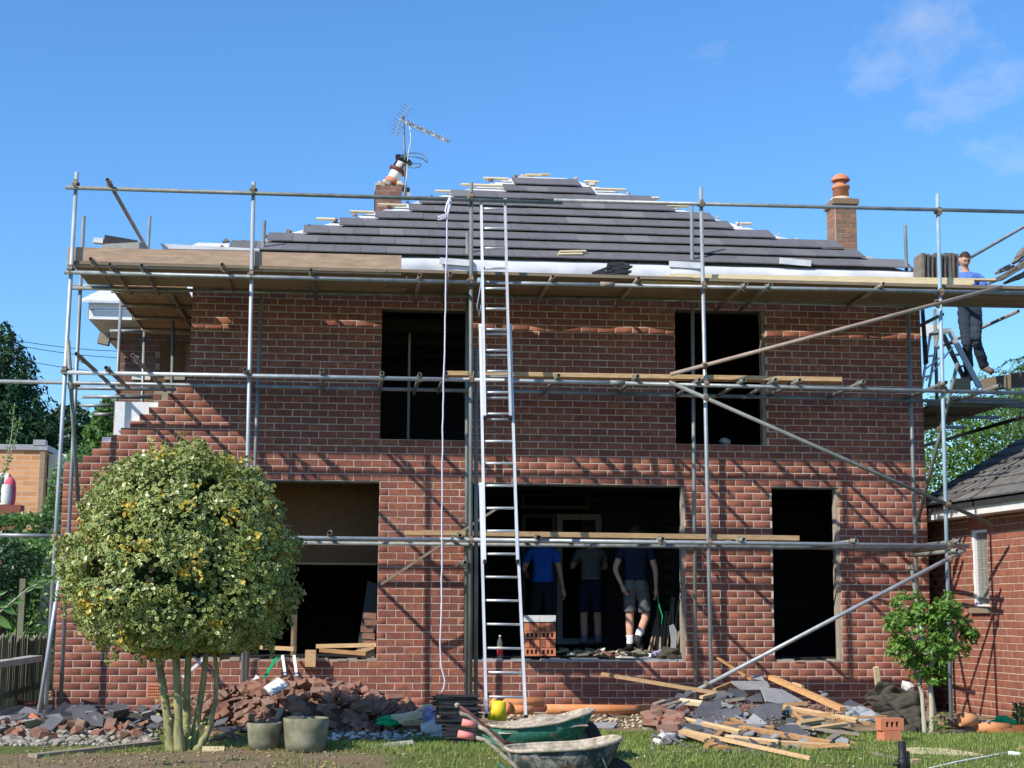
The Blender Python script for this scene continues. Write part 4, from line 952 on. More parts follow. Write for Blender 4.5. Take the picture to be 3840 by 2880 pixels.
# small plastic bag and cable scrap at the window heads
# ================================================================= aerials
mp0 = at(877, 420, Yd + .05); top = at(871.5, 252, Yd + .05)
aer = empty('television_aerial', mp0); tag(aer, 'long television aerial on a thin mast above the broken chimney', 'aerial')
mb = MB(); mb.tube(mp0, top, 0.0165, 10, False); P(mb.build('mast', M['mast'], None, True), aer)
a = at(862, 257, Yd + .05); b = at(972, 306, Yd - .35); mb = MB(); mb.bar(a, b, 0.018, 0.018); P(mb.build('boom', M['mast'], None), aer)
d = (b - a); dn = d.normalized(); up = Vector((0, 0, 1)); sx = dn.cross(up).normalized(); un = sx.cross(dn)
for i in range(14):
    p = a + d*(0.16 + 0.06*i); mb = MB(); ln = 0.115 - 0.003*i
    mb.box(p + un*-0.01, (0.035, 0.05, 0.03), dn.to_track_quat('X', 'Z').to_matrix())
    for s1, s2 in ((1, 1), (-1, 1), (1, -1), (-1, -1)): mb.tube(p, p + sx*s1*ln + un*s2*ln*0.35, 0.0055, 5, False)
    P(mb.build('director', M['lead' if i % 3 else 'white_dirty'], None), aer)
for s_ in (1, -1):
    mb = MB(); c = a + d*0.02
    for t in range(5): mb.tube(c + un*s_*(0.03 + 0.05*t) - sx*0.18, c + un*s_*(0.03 + .05*t) + sx*0.18, 0.004, 5, False)
    mb.bar(c, c + un*s_*0.26 + dn*0.06, 0.01, 0.01); P(mb.build('reflector', M['lead'], None), aer)
mb = MB(); mb.path([a + d*0.22 + un*-.02, at(888, 300, Yd), at(882, 330, Yd), at(878, 380, Yd + .04), at(873, 420, Yd + .02)], 0.007, 6); P(mb.build('cable', M['white_dirty'], None, True), aer)
fm = empty('radio_aerial', at(876, 352, Yd)); tag(fm, 'bent black loop radio aerial clamped on the mast over the tilted pot', 'aerial')
mb = MB(); mb.box(at(860, 340, Yd), (0.075, 0.06, 0.07)); P(mb.build('junction_box', M['black'], None), fm)
mb = MB(); mb.bar(at(858, 342, Yd), at(884, 352, Yd), 0.035, 0.035); P(mb.build('arm', M['black'], None), fm)
def loop(pts, name='loop'):
    mb = MB(); q = [at(u, v, y) for u, v, y in pts]; out = []
    for i in range(len(q) - 1):
        p0_, p1, p2, p3 = q[max(i-1, 0)], q[i], q[i+1], q[min(i+2, len(q)-1)]
        for k_ in range(5):
            t = k_/5; out.append(0.5*((2*p1) + (p2 - p0_)*t + (2*p0_ - 5*p1 + 4*p2 - p3)*t*t + (3*p1 - p0_ - 3*p2 + p3)*t**3))
    mb.path(out + [q[-1]], 0.0085, 7); P(mb.build(name, M['mast'], None, True), fm)
loop([(862, 337, Yd), (875, 333, Yd + .1), (893, 330.5, Yd + .2), (911, 333, Yd + .1), (921, 341, Yd), (923, 349, Yd - .05), (921, 350, Yd - .1), (912, 343, Yd - .25), (895, 339, Yd - .3), (875, 338, Yd - .2), (864, 340, Yd)])
loop([(880, 351, Yd), (893, 353.5, Yd + .1), (905, 353, Yd + .05), (909, 355, Yd), (907, 360, Yd - .1), (898, 362.5, Yd - .15), (886, 361.5, Yd - .1), (880, 360, Yd)])
# ================================================================= plants
RG = np.random.RandomState(11)
def unit(a): return a/np.maximum(np.linalg.norm(a, axis=1, keepdims=True), 1e-9)
def leaves(name, C_, N_, size, mats, parent=None, aspect=0.5, shape='leaf', up_bias=0.3, droop=0.2, mi=None, spread=0.9, fold=0.18):
    """one mesh of leaves: C_ centres, N_ outward directions, size per leaf"""
    n = len(C_); size = np.asarray(size)*np.ones(n)
    d = unit(N_ + RG.normal(0, spread, (n, 3)) + np.array([0, 0, up_bias]))
    a = unit(np.cross(d, RG.normal(0, 1, (n, 3)))); b = np.cross(d, a)      # a along the leaf, b across, d its normal
    a = unit(a + np.array([0, 0, -droop]))
    b = unit(np.cross(d, a)); d = np.cross(a, b)
    if shape == 'rim':      # leaf with a pale margin
        o = np.array([(0, 0), (.28, .30), (.68, .29), (1, 0), (.68, -.29), (.28, -.30)]); inn = (o - [.5, 0])*0.70 + [.5, 0]
        pts = np.concatenate([o, inn]); z = np.concatenate([np.abs(o[:, 1])*fold*2 - 0.04, np.abs(inn[:, 1])*fold])
        faces = [[6, 7, 8, 9, 10, 11]]; quads = [[i, (i+1) % 6, 6 + (i+1) % 6, 6 + i] for i in range(6)]
        m = 12
    else:
        pts = np.array([(0, 0), (.35, .5*aspect), (1, 0), (.35, -.5*aspect)]) if shape == 'leaf' else np.array([(0, .5*aspect), (1, .12*aspect), (1, -.12*aspect), (0, -.5*aspect)])
        z = np.abs(pts[:, 1])*fold*2; m = 4; faces = [[0, 1, 2, 3]]; quads = []
    V = C_[:, None, :] + size[:, None, None]*(a[:, None, :]*(pts[None, :, 0:1] - 0.5) + b[:, None, :]*pts[None, :, 1:2] + d[:, None, :]*z[None, :, None])
    base = (np.arange(n)*m)[:, None]
    Fc = []; MI = []
    if shape == 'rim':
        Fc.append((base + np.array(faces[0])[None]).astype(int)); Fc.append((base[:, :, None] + np.array(quads)[None]).reshape(-1, 4).astype(int))
        mm = np.zeros(n, int) if mi is None else mi
        MI = np.concatenate([np.where(mm > 0, 2, 0), np.repeat(np.where(mm > 0, 2, 1), 6)])
    else:
        Fc.append((base + np.array(faces[0])[None]).astype(int)); MI = mi
    me = npmesh(name, V.reshape(-1, 3), Fc, MI)
    for q in (mats if isinstance(mats, (list, tuple)) else [mats]): me.materials.append(M[q])
    o = bpy.data.objects.new(name, me); COL.objects.link(o)
    if parent is not None: P(o, parent)
    return o
def nz3(p, s, seed=0.0): return np.array([noise.noise(Vector((x*s + seed, y*s + seed*0.7, z*s - seed))) for x, y, z in p])
def ellipsoid_pts(n, c, r, r0=0.8, lump=0.12, ls=2.0, seed=0.0, flat=None):
    d = unit(RG.normal(0, 1, (n, 3))); k_ = 1 + lump*nz3(d*2, ls, seed)*2
    rad = (r0 + (1.02 - r0)*RG.rand(n)**0.6)*k_
    p = d*rad[:, None]*np.array(r); 
    if flat is not None: p[:, 2] = np.maximum(p[:, 2], -flat*r[2]*(0.9 + 0.1*RG.rand(n)))
    return p + np.array(c), unit(d/np.array(r))
def stems(name, lists, mat, parent):
    for pts, rs in lists:
        mb = MB(); q = [Vector(p) for p in pts]; out = []; ro = []
        for i in range(len(q) - 1):
            for k_ in range(4):
                t = k_/4; out.append(q[i].lerp(q[i+1], t) + Vector((rnd(-1, 1), rnd(-1, 1), 0))*rs[i]*0.08); ro.append((rs[i]*(1 - t) + rs[i+1]*t)*rnd(.93, 1.07))
        out.append(q[-1]); ro.append(rs[-1]); mb.path(out, ro, 10); P(mb.build(name, M[mat], None, True), parent)

# --- the clipped variegated holly in front of the house
base = atg(385, 1620); YT = base.y; hl = empty('holly_tree', (base.x, YT, base.z)); tag(hl, 'round clipped variegated holly tree with several bare stems on the lawn', 'tree')
cc = at(395, 1200, YT); TS = (at(655, 1200, YT).x - at(135, 1200, YT).x)/2; R0 = (TS*.95, TS*.82, TS*.92)
def holly_shell(n, lo, hi, seed):
    d = unit(RG.normal(0, 1, (n, 3))); top = d[:, 2] > 0
    k_ = 1 + 0.11*nz3(d, 2.3, seed) + 0.12*nz3(d, 5.0, seed + 5) + 0.07*nz3(d, 11.0, seed + 8)
    rad = (lo + (hi - lo)*RG.rand(n)**0.7)*k_
    p = d*rad[:, None]*np.array(R0)
    hw = np.hypot(p[:, 0], p[:, 1])
    dn = ~top; ex = np.abs(d[:, 2])      # flatter underneath
    f = np.where(dn, 1/np.power(np.power(np.hypot(d[:, 0], d[:, 1]), 3.2) + np.power(ex/0.86, 3.2), 1/3.2), 1.0); p = p*f[:, None]
    f2 = np.where(top, 1 - 0.10*d[:, 2]*(1 - d[:, 2])*2, 1.0); p[:, :2] *= f2[:, None]
    return p + np.array(cc), d
c_, d_ = holly_shell(31000, 0.80, 1.03, 1.0)
dens = nz3(c_, 3.6, 4.0); keep = dens > -0.33; c_, d_ = c_[keep], d_[keep]
yel = (nz3(c_, 4.2, 9.0) > 0.36) & (RG.rand(len(c_)) < 0.75)
leaves('crown', c_, d_, RG.uniform(0.040, 0.060, len(c_)), ['holly_green', 'holly_cream', 'holly_yellow'], hl, shape='rim', up_bias=0.35, spread=0.75, mi=yel.astype(int), fold=0.16)
c_, d_ = holly_shell(4200, 0.45, 0.82, 1.0); leaves('crown_shade_core', c_, d_, RG.uniform(0.07, 0.10, len(c_)), 'leaf_dark', hl, 0.6)  # dark leaves added inside the crown to block light
# sprigs that stand out of the top and the ragged hem below
SP = []; SN = []
for u, v, u2, v2 in ((325, 1010, 325, 945), (355, 1000, 357, 950), (380, 1005, 384, 958), (275, 1040, 262, 1010), (300, 1020, 290, 985), (415, 1015, 420, 992), (520, 1080, 545, 1060), (236, 1395, 235, 1440), (250, 1390, 250, 1425), (470, 1400, 478, 1425), (580, 1395, 588, 1418), (545, 1395, 552, 1412), (180, 1100, 170, 1090)):
    a, b = at(u, v, YT - rnd(0, .3)), at(u2, v2, YT - rnd(0, .3))
    for i in range(16): q = a.lerp(b, i/15); SP.append((q.x + rnd(-.03, .03), q.y + rnd(-.03, .03), q.z)); SN.append((rnd(-1, 1), rnd(-1, 1), .5))
leaves('sprigs', np.array(SP), unit(np.array(SN)), RG.uniform(.045, .06, len(SP)), ['holly_green', 'holly_cream', 'holly_yellow'], hl, shape='rim', up_bias=.5)['kind'] = 'stuff'
def px_path(pts, Y): return [at(u, v, Y) for u, v in pts]
stems('trunk', [(px_path(((372, 1630), (365, 1575), (355, 1500), (342, 1420), (330, 1340)), YT), [.07, .046, .038, .034, .024]),
                (px_path(((388, 1630), (386, 1570), (384, 1500), (380, 1420), (375, 1330)), YT - .1), [.065, .042, .037, .036, .024]),
                (px_path(((400, 1630), (402, 1560), (404, 1480), (408, 1400), (412, 1330)), YT + .05), [.065, .044, .035, .031, .024]),
                (px_path(((412, 1630), (425, 1560), (438, 1480), (445, 1410), (450, 1340)), YT + .1), [.06, .035, .028, .025, .02]),
                (px_path(((420, 1630), (448, 1585), (465, 1520), (468, 1450), (462, 1400)), YT - .05), [.05, .028, .024, .022, .018])], 'bark', hl)
# yellow-green suckers round the foot
SP = []
for i in range(150):
    u = rnd(335, 450); v = rnd(1490, 1600); q = at(u, v, YT - rnd(-.15, .15)); SP.append((q.x, q.y, q.z))
leaves('suckers', np.array(SP), np.tile([[0, -1, .4]], (len(SP), 1)), RG.uniform(.03, .05, len(SP)), ['holly_cream', 'holly_yellow'], hl, 0.6)['kind'] = 'stuff'

# --- the small rosette-leaved tree on the right
sb = atg(2006, 1586); YS = sb.y; st = empty('small_tree', (sb.x, YS, sb.z)); tag(st, 'small bushy tree with glossy bright green leaves in front of the brick outbuilding', 'tree')
CL = [(1960, 1308, 42), (1928, 1348, 24), (2050, 1312, 38), (1985, 1372, 50), (2072, 1355, 42), (2095, 1372, 20), (1948, 1398, 34), (2025, 1405, 42), (1988, 1440, 30), (2058, 1400, 34), (1995, 1330, 36), (1965, 1420, 30), (2020, 1460, 26), (2030, 1345, 35)]
pc, pd = [], []
for u, v, r in CL:
    c0 = at(u, v, YS + rnd(-.25, .25)); rm = r/205.0
    for j in range(int(r*.8)):      # rosettes: leaves in a whorl round each shoot tip
        d = Vector((rnd(-1, 1), rnd(-1, .9), rnd(-.7, 1))).normalized(); tip = c0 + d*rm*rnd(.55, 1.02)
        for q in range(11):
            t = q*2.4; pc.append((tip.x + 0.035*math.cos(t) + rnd(-.01, .01), tip.y + 0.035*math.sin(t), tip.z + rnd(-.03, .02))); pd.append((d.x*.6 + .5*math.cos(t), d.y*.6 + .5*math.sin(t), d.z*.6 + .5))
leaves('crown', np.array(pc), unit(np.array(pd)), RG.uniform(.06, .095, len(pc)), 'leaf_fresh', st, aspect=0.36, up_bias=.4, spread=.55, droop=.1)
stems('trunk', [(px_path(((1998, 1592), (1995, 1545), (1992, 1500), (1976, 1450), (1962, 1400)), YS), [.03, .025, .022, .018, .012]),
                (px_path(((2012, 1590), (2013, 1530), (2008, 1460), (2012, 1390), (2030, 1330)), YS), [.032, .028, .024, .018, .012]),
                (px_path(((2008, 1470), (1995, 1420), (1970, 1370), (1955, 1320)), YS + .05), [.018, .015, .012, .008]),
                (px_path(((2012, 1440), (2040, 1390), (2070, 1360)), YS), [.016, .012, .008])], 'bark_pale', st)
SP = [at(rnd(2000, 2050), rnd(1540, 1590), YS - .1) for i in range(60)]
leaves('suckers', np.array([tuple(p) for p in SP]), np.tile([[0, -1, .6]], (60, 1)), RG.uniform(.04, .07, 60), 'leaf_bush', st, .45)['kind'] = 'stuff'

# --- bushes and trees
def bush(name, label, cat, blobs, n, size, mat, trunk=None, group=None, aspect=.5, lump=.2, tmat='bark_dark', trunk_r=.1, up_bias=.3):
    root = empty(name, (blobs[0][0][0], blobs[0][0][1], 0)); tag(root, label, cat, group)
    tot = sum(b[1][0]*b[1][2] for b in blobs); CC, DD = [], []
    for c, r in blobs:
        k_ = max(40, int(n*r[0]*r[2]/tot)); p, d = ellipsoid_pts(k_, c, r, .62, lump, 1.6, rnd(0, 40)); CC.append(p); DD.append(d)
    CC = np.concatenate(CC); DD = np.concatenate(DD); z = CC[:, 2] > 0.02
    leaves('crown', CC[z], DD[z], RG.uniform(.7, 1.3, z.sum())*size, mat, root, aspect, up_bias=up_bias)
    c, r = blobs[0]; stems('trunk', [([(c[0], c[1], -.1), (c[0] + .05, c[1], c[2]*.5), (c[0], c[1], c[2] + r[2]*.3)], [trunk_r, trunk_r*.8, trunk_r*.4])], tmat, root)
    return root
def blob(u, v, Y, rx_, rz_, ry_=None): p = at(u, v, Y); return ((p.x, p.y, p.z), (rx_, ry_ or rx_, rz_))
bush('broadleaf_tree', 'sunny mid green tree filling the gap behind the outbuilding roof', 'tree', [blob(2110, 960, 9, 1.5, 1.0), blob(2040, 980, 8.5, 1.0, 0.9), blob(2190, 920, 9.5, 1.3, 1.1), blob(2040, 1040, 8, .9, .8), blob(2150, 1040, 8.5, 1.4, .9), blob(2250, 960, 9, 1.3, 1.3), blob(2090, 900, 10, 1.0, .5)], 16000, .085, 'leaf_bush')
# drooping compound leaves of the tree at the right edge
root = empty('sumac_tree', at(2230, 1000, 7.0)); root.location.z = 0; tag(root, 'tree with long drooping compound leaves at the right edge above the scaffold', 'tree')
pc, pd, sticks = [], [], []
for i in range(120):
    o0 = at(2240 + rnd(-25, 40), 850 + rnd(-80, 130), 7.0 + rnd(-1, 1)); ang = rnd(math.pi*.55, math.pi*1.45); L0 = rnd(.35, .75)
    for q in range(18):
        t = q/17; p = o0 + Vector((math.cos(ang)*L0*t, math.sin(ang)*.4*L0*t, .25*L0*math.sin(t*2.6) - .35*L0*t*t))
        for s_ in (1, -1):
            pc.append((p.x + rnd(-.01, .01), p.y + s_*.05, p.z - .02)); pd.append((rnd(-.3, .3), s_*.4, 1))
leaves('crown', np.array(pc), unit(np.array(pd)), RG.uniform(.09, .14, len(pc)), 'leaf_palm', root, aspect=.24, spread=.5, droop=.5)
a = at(2240, 900, 7.0); stems('trunk', [([(a.x, a.y, -.1), (a.x, a.y, 3), (a.x, a.y, a.z)], [.12, .09, .05])], 'bark_dark', root)
# conifers and other far trees on the left
def conifer(name, label, u, vt, vb, Y, halfw, n, size=.28):
    t = at(u, vt, Y); h = t.z + .3; root = empty(name, (t.x, Y, 0)); tag(root, label, 'tree')
    k_ = RG.rand(n); z = h*(1 - np.sqrt(k_)*0.98); rr = halfw*np.power(1 - z/h, .75); th = RG.rand(n)*2*np.pi
    lum = 1 + .22*np.sin(z*3.1 + 3*np.sin(th*3)) + .1*RG.randn(n); rad = rr*np.sqrt(.35 + .65*RG.rand(n))*lum
    C_ = np.stack([t.x + rad*np.cos(th), Y + rad*np.sin(th), z], 1); N_ = np.stack([np.cos(th), np.sin(th), .5 + 0*th], 1)
    leaves('crown', C_, unit(N_), RG.uniform(.7, 1.4, n)*size, 'leaf_conifer', root, aspect=.4, up_bias=.2, spread=.5, droop=-.4)
    stems('trunk', [([(t.x, Y, -.1), (t.x, Y, h*.5), (t.x, Y, h*.95)], [.3, .2, .03])], 'bark_dark', root)
conifer('conifer', 'tall dark green conifer rising behind the orange brick building', 12, 712, 1100, 34, 4.1, 42000, .21)
conifer('conifer', 'lower dark conifer mass beside the tall conifer', -40, 760, 1100, 33, 3.8, 18000, .22)
conifer('conifer', 'dark conifer slope descending between the tall conifer and the scaffold', 78, 868, 1100, 33.5, 2.5, 16000, .2)
bush('far_tree', 'distant grey green tree seen just left of the inner scaffold tubes', 'tree', [blob(152, 925, 40, .9, .9), blob(146, 960, 40, 1.0, .8), blob(160, 985, 40, .9, .8)], 2500, .3, 'leaf_dark')
bush('far_tree', 'dark green tree seen between scaffold tubes left of the stepped brickwork', 'tree', [blob(228, 908, 22, .32, .4), blob(216, 945, 22, .40, .4), blob(236, 882, 22, .22, .25)], 3500, .16, 'leaf_hedge')
bush('garden_shrub', 'light green shrub against the cream wall', 'shrub', [blob(126, 1055, 20, .26, .55), blob(118, 1092, 20, .26, .3)], 1100, .10, 'leaf_hedge')
bush('garden_shrub', 'small pale shrub showing over the top of the brick steps', 'shrub', [blob(180, 985, 18, .4, .3), blob(168, 1010, 18, .4, .4)], 900, .09, 'leaf_hedge')
def hedge(name, label, x0, x1, y0, y1, z1, n, size, mat):
    root = empty(name, ((x0 + x1)/2, (y0 + y1)/2, 0)); tag(root, label, 'hedge')
    p = RG.rand(n, 3)*[x1 - x0, y1 - y0, z1] + [x0, y0, 0]; f = RG.rand(n)
    nrm = np.zeros((n, 3)); a = f < .55; p[a, 1] = y0 + .12*RG.rand(a.sum()); nrm[a] = [0, -1, .2]
    b = (f >= .55) & (f < .85); p[b, 2] = z1 - .15*RG.rand(b.sum())**2; nrm[b] = [0, -.2, 1]; c = f >= .85; p[c, 0] = x1 - .12*RG.rand(c.sum()); nrm[c] = [1, 0, .2]
    p += RG.normal(0, .04, p.shape) + .12*np.stack([nz3(p, 1.2, 3.), nz3(p, 1.2, 8.), nz3(p, 1.5, 13.)], 1)
    leaves('foliage', p, unit(nrm), RG.uniform(.7, 1.3, n)*size, mat, root, .5)
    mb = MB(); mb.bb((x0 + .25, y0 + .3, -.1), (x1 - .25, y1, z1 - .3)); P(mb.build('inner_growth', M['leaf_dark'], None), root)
a = at(-60, 1185, 5.0); b = at(119, 1178, 5.0)
hedge('garden_hedge', 'clipped dark hedge with a sunlit top beyond the side path', a.x - 1, b.x, 5.0, 6.8, b.z + .1, 7000, .075, 'leaf_hedge')
a = at(-60, 1108, 12.0); b = at(122, 1112, 12.0)
hedge('garden_hedge', 'looser green hedge below the orange brick building', a.x - 2, b.x, 12.0, 13.5, b.z, 7000, .12, 'leaf_hedge')
bush('ivy_shrub', 'dark shaded shrub at the left edge in front of the clipped hedge', 'shrub', [blob(0, 1230, 3.6, .45, .5), blob(30, 1240, 4.2, .4, .45), blob(-30, 1290, 3.6, .6, .5)], 3000, .08, 'leaf_dark')
# twig with big leaves close by on the left, and a thin tall spray
tw = empty('leafy_twig', atz(-60, 1640, 0.0)); tag(tw, 'long twig with oval leaves reaching in at the left edge', 'shrub')
YB = -6.3; mb = MB(); tp = [at(-60, 1380, YB), at(-10, 1330, YB), at(30, 1297, YB), at(62, 1270, YB), at(95, 1256, YB), at(118, 1250, YB)]; mb.path(tp, [.009, .008, .007, .006, .004, .002], 6); P(mb.build('stem', M['bark_pale'], None, True), tw)
mb = MB(); mb.path([Vector((tp[0].x - .1, YB, -.03)), at(-110, 1500, YB), tp[0]], [.012, .010, .009], 6); P(mb.build('stem', M['bark_pale'], None, True), tw)
lp = [(8, 1305, 40, .2), (36, 1296, 40, -.1), (60, 1272, 30, .5), (78, 1262, 38, -.2), (85, 1250, 40, .1), (76, 1246, 24, 1.3), (20, 1315, 44, -.4), (8, 1342, 50, -.5), (115, 1250, 30, .1), (108, 1252, 22, .8), (0, 1280, 30, .4)]
for u, v, l, an in lp:
    p = at(u, v, YB); L0 = l/265.0; R3 = Matrix.Rotation(-an, 3, 'Y'); mb = MB(); Vv = []
    for i in range(9):
        t = i/8; wd = .52*L0*math.sin(math.pi*min(1, t*1.02 + .03))**.8*.5; Vv += [R3 @ Vector((t*L0 - L0/2, -.3*wd, wd*.75 - .12*L0*t*t)) + p, R3 @ Vector((t*L0 - L0/2, .25*wd, -.12*L0*t*t)) + p, R3 @ Vector((t*L0 - L0/2, -.3*wd, -wd*.75 - .12*L0*t*t)) + p]
    mb.add(Vv, [(i*3 + j, i*3 + j + 1, i*3 + j + 4, i*3 + j + 3) for i in range(8) for j in range(2)]); P(mb.build('leaf', M['leaf_hedge'], None, True), tw)
root = empty('tall_spray', at(5, 1100, -4.5)); root.location.z = 0; tag(root, 'thin pale spray of small leaves at the left edge against the conifer', 'shrub')
pc = []
for pts in (((-30, 1120), (10, 1020), (25, 940), (32, 870)), ((-30, 1120), (20, 990), (38, 930), (44, 900))):
    q = [at(u, v, -4.5) for u, v in pts]; mb = MB(); mb.path(q, [.008, .006, .004, .002], 5); P(mb.build('stem', M['bark_pale'], None, True), root)
    for a, b in zip(q[:-1], q[1:]):
        for i in range(26): c = a.lerp(b, rnd(0, 1)); pc.append((c.x + rnd(-.03, .03), c.y + rnd(-.03, .03), c.z + rnd(-.02, .02)))
mb = MB(); a = at(-30, 1120, -4.5); mb.path([Vector((a.x, a.y, -.03)), a], [.012, .008], 5); P(mb.build('stem', M['bark_pale'], None, True), root)
leaves('foliage', np.array(pc), np.tile([[0, -1, .3]], (len(pc), 1)), RG.uniform(.03, .05, len(pc)), 'leaf_hedge', root, .5)

# ================================================================= neighbours
# distant orange brick building with a cream wing
Yo = 26.0; a = at(-80, 980, Yo); b = at(97, 973, Yo); e = at(156, 975, Yo)
ob = empty('orange_brick_building', (b.x, Yo, 0)); tag(ob, 'distant orange brick building with flat coping and white window', 'building')
mb = MB(); mb.bb((a.x - 3, Yo, -.2), (b.x, Yo + 4, b.z)); P(mb.build('wall', M['brick_orange'], None), ob)
mb = MB(); mb.bb((a.x - 3, Yo - .08, b.z), (b.x + .08, Yo + 4.1, b.z + .16)); mb.box((b.x - .15, Yo + .05, b.z + .22), (.35, .3, .16)); P(mb.build('coping', M['lead'], None), ob)
mb = MB(); mb.bb((b.x - .12, Yo - .05, 0), (b.x + .02, Yo + .0, b.z - .01)); P(mb.build('downpipe', M['board_dark'], None), ob)
w0 = at(-20, 1022, Yo - .06); w1 = at(15, 1092, Yo - .06)
mb = MB(); mb.bb((w0.x, Yo - .06, w1.z), (w1.x, Yo - .005, w0.z)); wf = P(mb.build('window', M['white'], None), ob)
mb = MB(); mb.bb((w0.x, Yo - .075, w1.z + .1), (w1.x - .13, Yo - .061, w0.z - .1)); P(mb.build('pane', M['glass'], None), wf)
mb = MB(); mb.bb((b.x + .04, Yo + .4, -.2), (e.x, Yo + 4, e.z - .05)); cw = mb.build('cream_wall', M['cream'], None); tag(cw, 'cream rendered wall beside the orange brick building', 'wall')
# brick pier with a covered pink shape on it
Yp = 15.0; a = at(0, 1092, Yp); b = at(44, 1105, Yp)
mb = MB(); mb.bb((at(-40, 1092, Yp).x, Yp, -.1), (b.x, Yp + .4, a.z + .02)); pr = mb.build('brick_pier', M['brick_garage'], None); tag(pr, 'low red brick garden pier in front of the orange building', 'wall')
mb = MB(); c = at(20, 1090, Yp + .2); mb.lathe([(.11, 0), (.13, .12), (.13, .36), (.11, .52), (.06, .60), (0.0, .62)], (c.x, c.y, a.z + .03), 16, cap=False); o = mb.build('pink_cover', M['pink'], None, True); tag(o, 'pink and white cloth covered shape standing on the brick pier', 'cover')
mb = MB(); mb.lathe([(.112, 0), (.134, .10), (.136, .34), (.12, .44)], (c.x - .045, c.y - .03, a.z + .031), 16, cap=False); P(mb.build('white_panel', M['white_dirty'], None, True), o)
# overhead wires
for i, (v0, v1) in enumerate(((727, 747), (736, 764), (764, 801))):
    mb = MB(); a = at(-40, v0 - 4, 30.0); b = at(420, v1 + 9, 36.0); pts = [a.lerp(b, t/12) + Vector((0, 0, -.25*math.sin(math.pi*t/12))) for t in range(13)]; mb.path(pts, .011, 5)
    tag(mb.build('overhead_wire', M['black'], None, True), ['topmost overhead wire crossing behind the scaffold on the left', 'middle overhead wire crossing behind the scaffold on the left', 'lowest overhead wire crossing behind the scaffold on the left'][i], 'wire', 'overhead wires')
# fence of narrow pales along the side path
fr = empty('paling_fence', at(40, 1430, -1.0)); fr.location.z = 0; tag(fr, 'low green stained paling fence leaning along the side path', 'fence')
p0 = at(-30, 1400, -1.2); p1 = at(62, 1390, 1.8); p2 = at(104, 1380, 3.4)
def run(a, b, n):
    for i in range(n):
        t = (i + .5)/n; c = a.lerp(b, t); dd = (b - a); dd.z = 0; dd.normalize(); mb = MB(); h = .86 + rnd(-.05, .05); ln = rnd(-.05, .05)
        n_ = Vector((-dd.y, dd.x, 0)); wd = (b - a).length/n*.44
        q = [c.copy() for _ in range(5)]
        for j, (sx_, z) in enumerate(((-1, -.05), (1, -.05), (1, h), (0, h + .05), (-1, h))): q[j] = Vector((c.x, c.y, 0)) + dd*sx_*wd + dd*ln*z + Vector((0, 0, z))
        mb.prism(q, n_*.016); P(mb.build('pale', M['fence_wood'], None), fr)
run(p0, p1, 24); run(p1, p2, 11)
for z in (.22, .62):
    mb = MB(); nn = Vector((.03, .03, 0)); mb.bar(Vector((p0.x, p0.y, z)) - nn, Vector((p1.x, p1.y, z)) - nn, .03, .06); mb.bar(Vector((p1.x, p1.y, z)) - nn, Vector((p2.x, p2.y, z)) - nn, .03, .06); P(mb.build('rail', M['fence_wood'], None), fr)
mb = MB(); a = at(49, 1250, 2.2); mb.bb((a.x - .04, 2.2, -.1), (a.x + .04, 2.28, a.z)); tag(mb.build('fence_post', M['fence_wood'], None), 'tall weathered post standing behind the paling fence', 'post')
# paved side path
mb = MB(); pv = empty('side_path', (-.8, -1, 0)); tag(pv, kind='structure')
for i in range(4):
    for j in range(7):
        mb = MB(); x = -1.75 + i*.46 + rnd(-.01, .01); y = -3.2 + j*.62 + rnd(-.01, .01); z = .005 + rnd(0, .012); mb.bb((x + .006, y + .006, -.05), (x + .454, y + .612, z + .02)); P(mb.build('paving_slab', M['paving'], None), pv)
a = at(-20, 1437, -1.6); b = at(78, 1422, -.4); mb = MB(); mb.bar(a, b, .16, .07); tag(mb.build('kerb_stone', M['concrete'], None), 'long concrete kerb lying along the foot of the paling fence', 'kerb')

# brick outbuilding at the right
GA_ = R(5.3); gdir = Vector((-math.sin(GA_), math.cos(GA_), 0)); gp = at(2041, 1300, 0.3); ex = -gdir; ey = Vector((0, 0, 1)).cross(ex)
LOC0 = Vector((gp.x, gp.y, 0)) - ex*2.6      # local origin at the far end
GM = Matrix.Translation(LOC0) @ Matrix((ex, ey, Vector((0, 0, 1)))).transposed().to_4x4()
GMI = GM.inverted(); gn = -ey
def gl(u, v): return GMI @ atp(u, v, LOC0, ey)
gb = empty('brick_outbuilding', LOC0); tag(gb, 'single storey brick outbuilding with tiled roof beside the house', 'outbuilding')
ze = gl(2100, 1108).z; w0 = gl(2098, 1146); w1 = gl(2136, 1312); w1b = gl(2101, 1312)
wx0 = (gl(2098, 1146).x + gl(2102, 1312).x)/2; wx1 = (gl(2133, 1146).x + gl(2136, 1312).x)/2; wz1 = w0.z; wz0 = w1.z
GO = [(wx0, wx1, wz0, wz1), (wx0 - .06, wx1 + .06, wz1, wz1 + .235)]
c_top = int(ze/CH) + 1
mb = MB(); mortar(mb, [GO[0]], 0.0, 6.2, -2, c_top, .0055, .2); 
for i in range(len(mb.v)): mb.v[i] = tuple(GM @ Vector(mb.v[i]))
gw = P(mb.build('wall', M['mortar_garage'], None), gb)
gbr = lay(GO, 0.0, 6.2, -1, c_top, 0.03)
brickwork(gw, gbr, 'brick_garage', lambda q: abs((q[0] + q[1])/2 - 3.7) + (30 if q[2]*CH < .15 else 0), 300, GM)
n = 8; sw = (wx1 - wx0 + .12)/n
for i in range(n):
    q = MB(); q.bb((wx0 - .06 + i*sw + .005, -.001, wz1 + .008), (wx0 - .06 + (i+1)*sw - .005, .03, wz1 + .227)); q.v = [tuple(GM @ Vector(v)) for v in q.v]; P(q.build('soldier_brick', M['brick_garage'], None), gw)
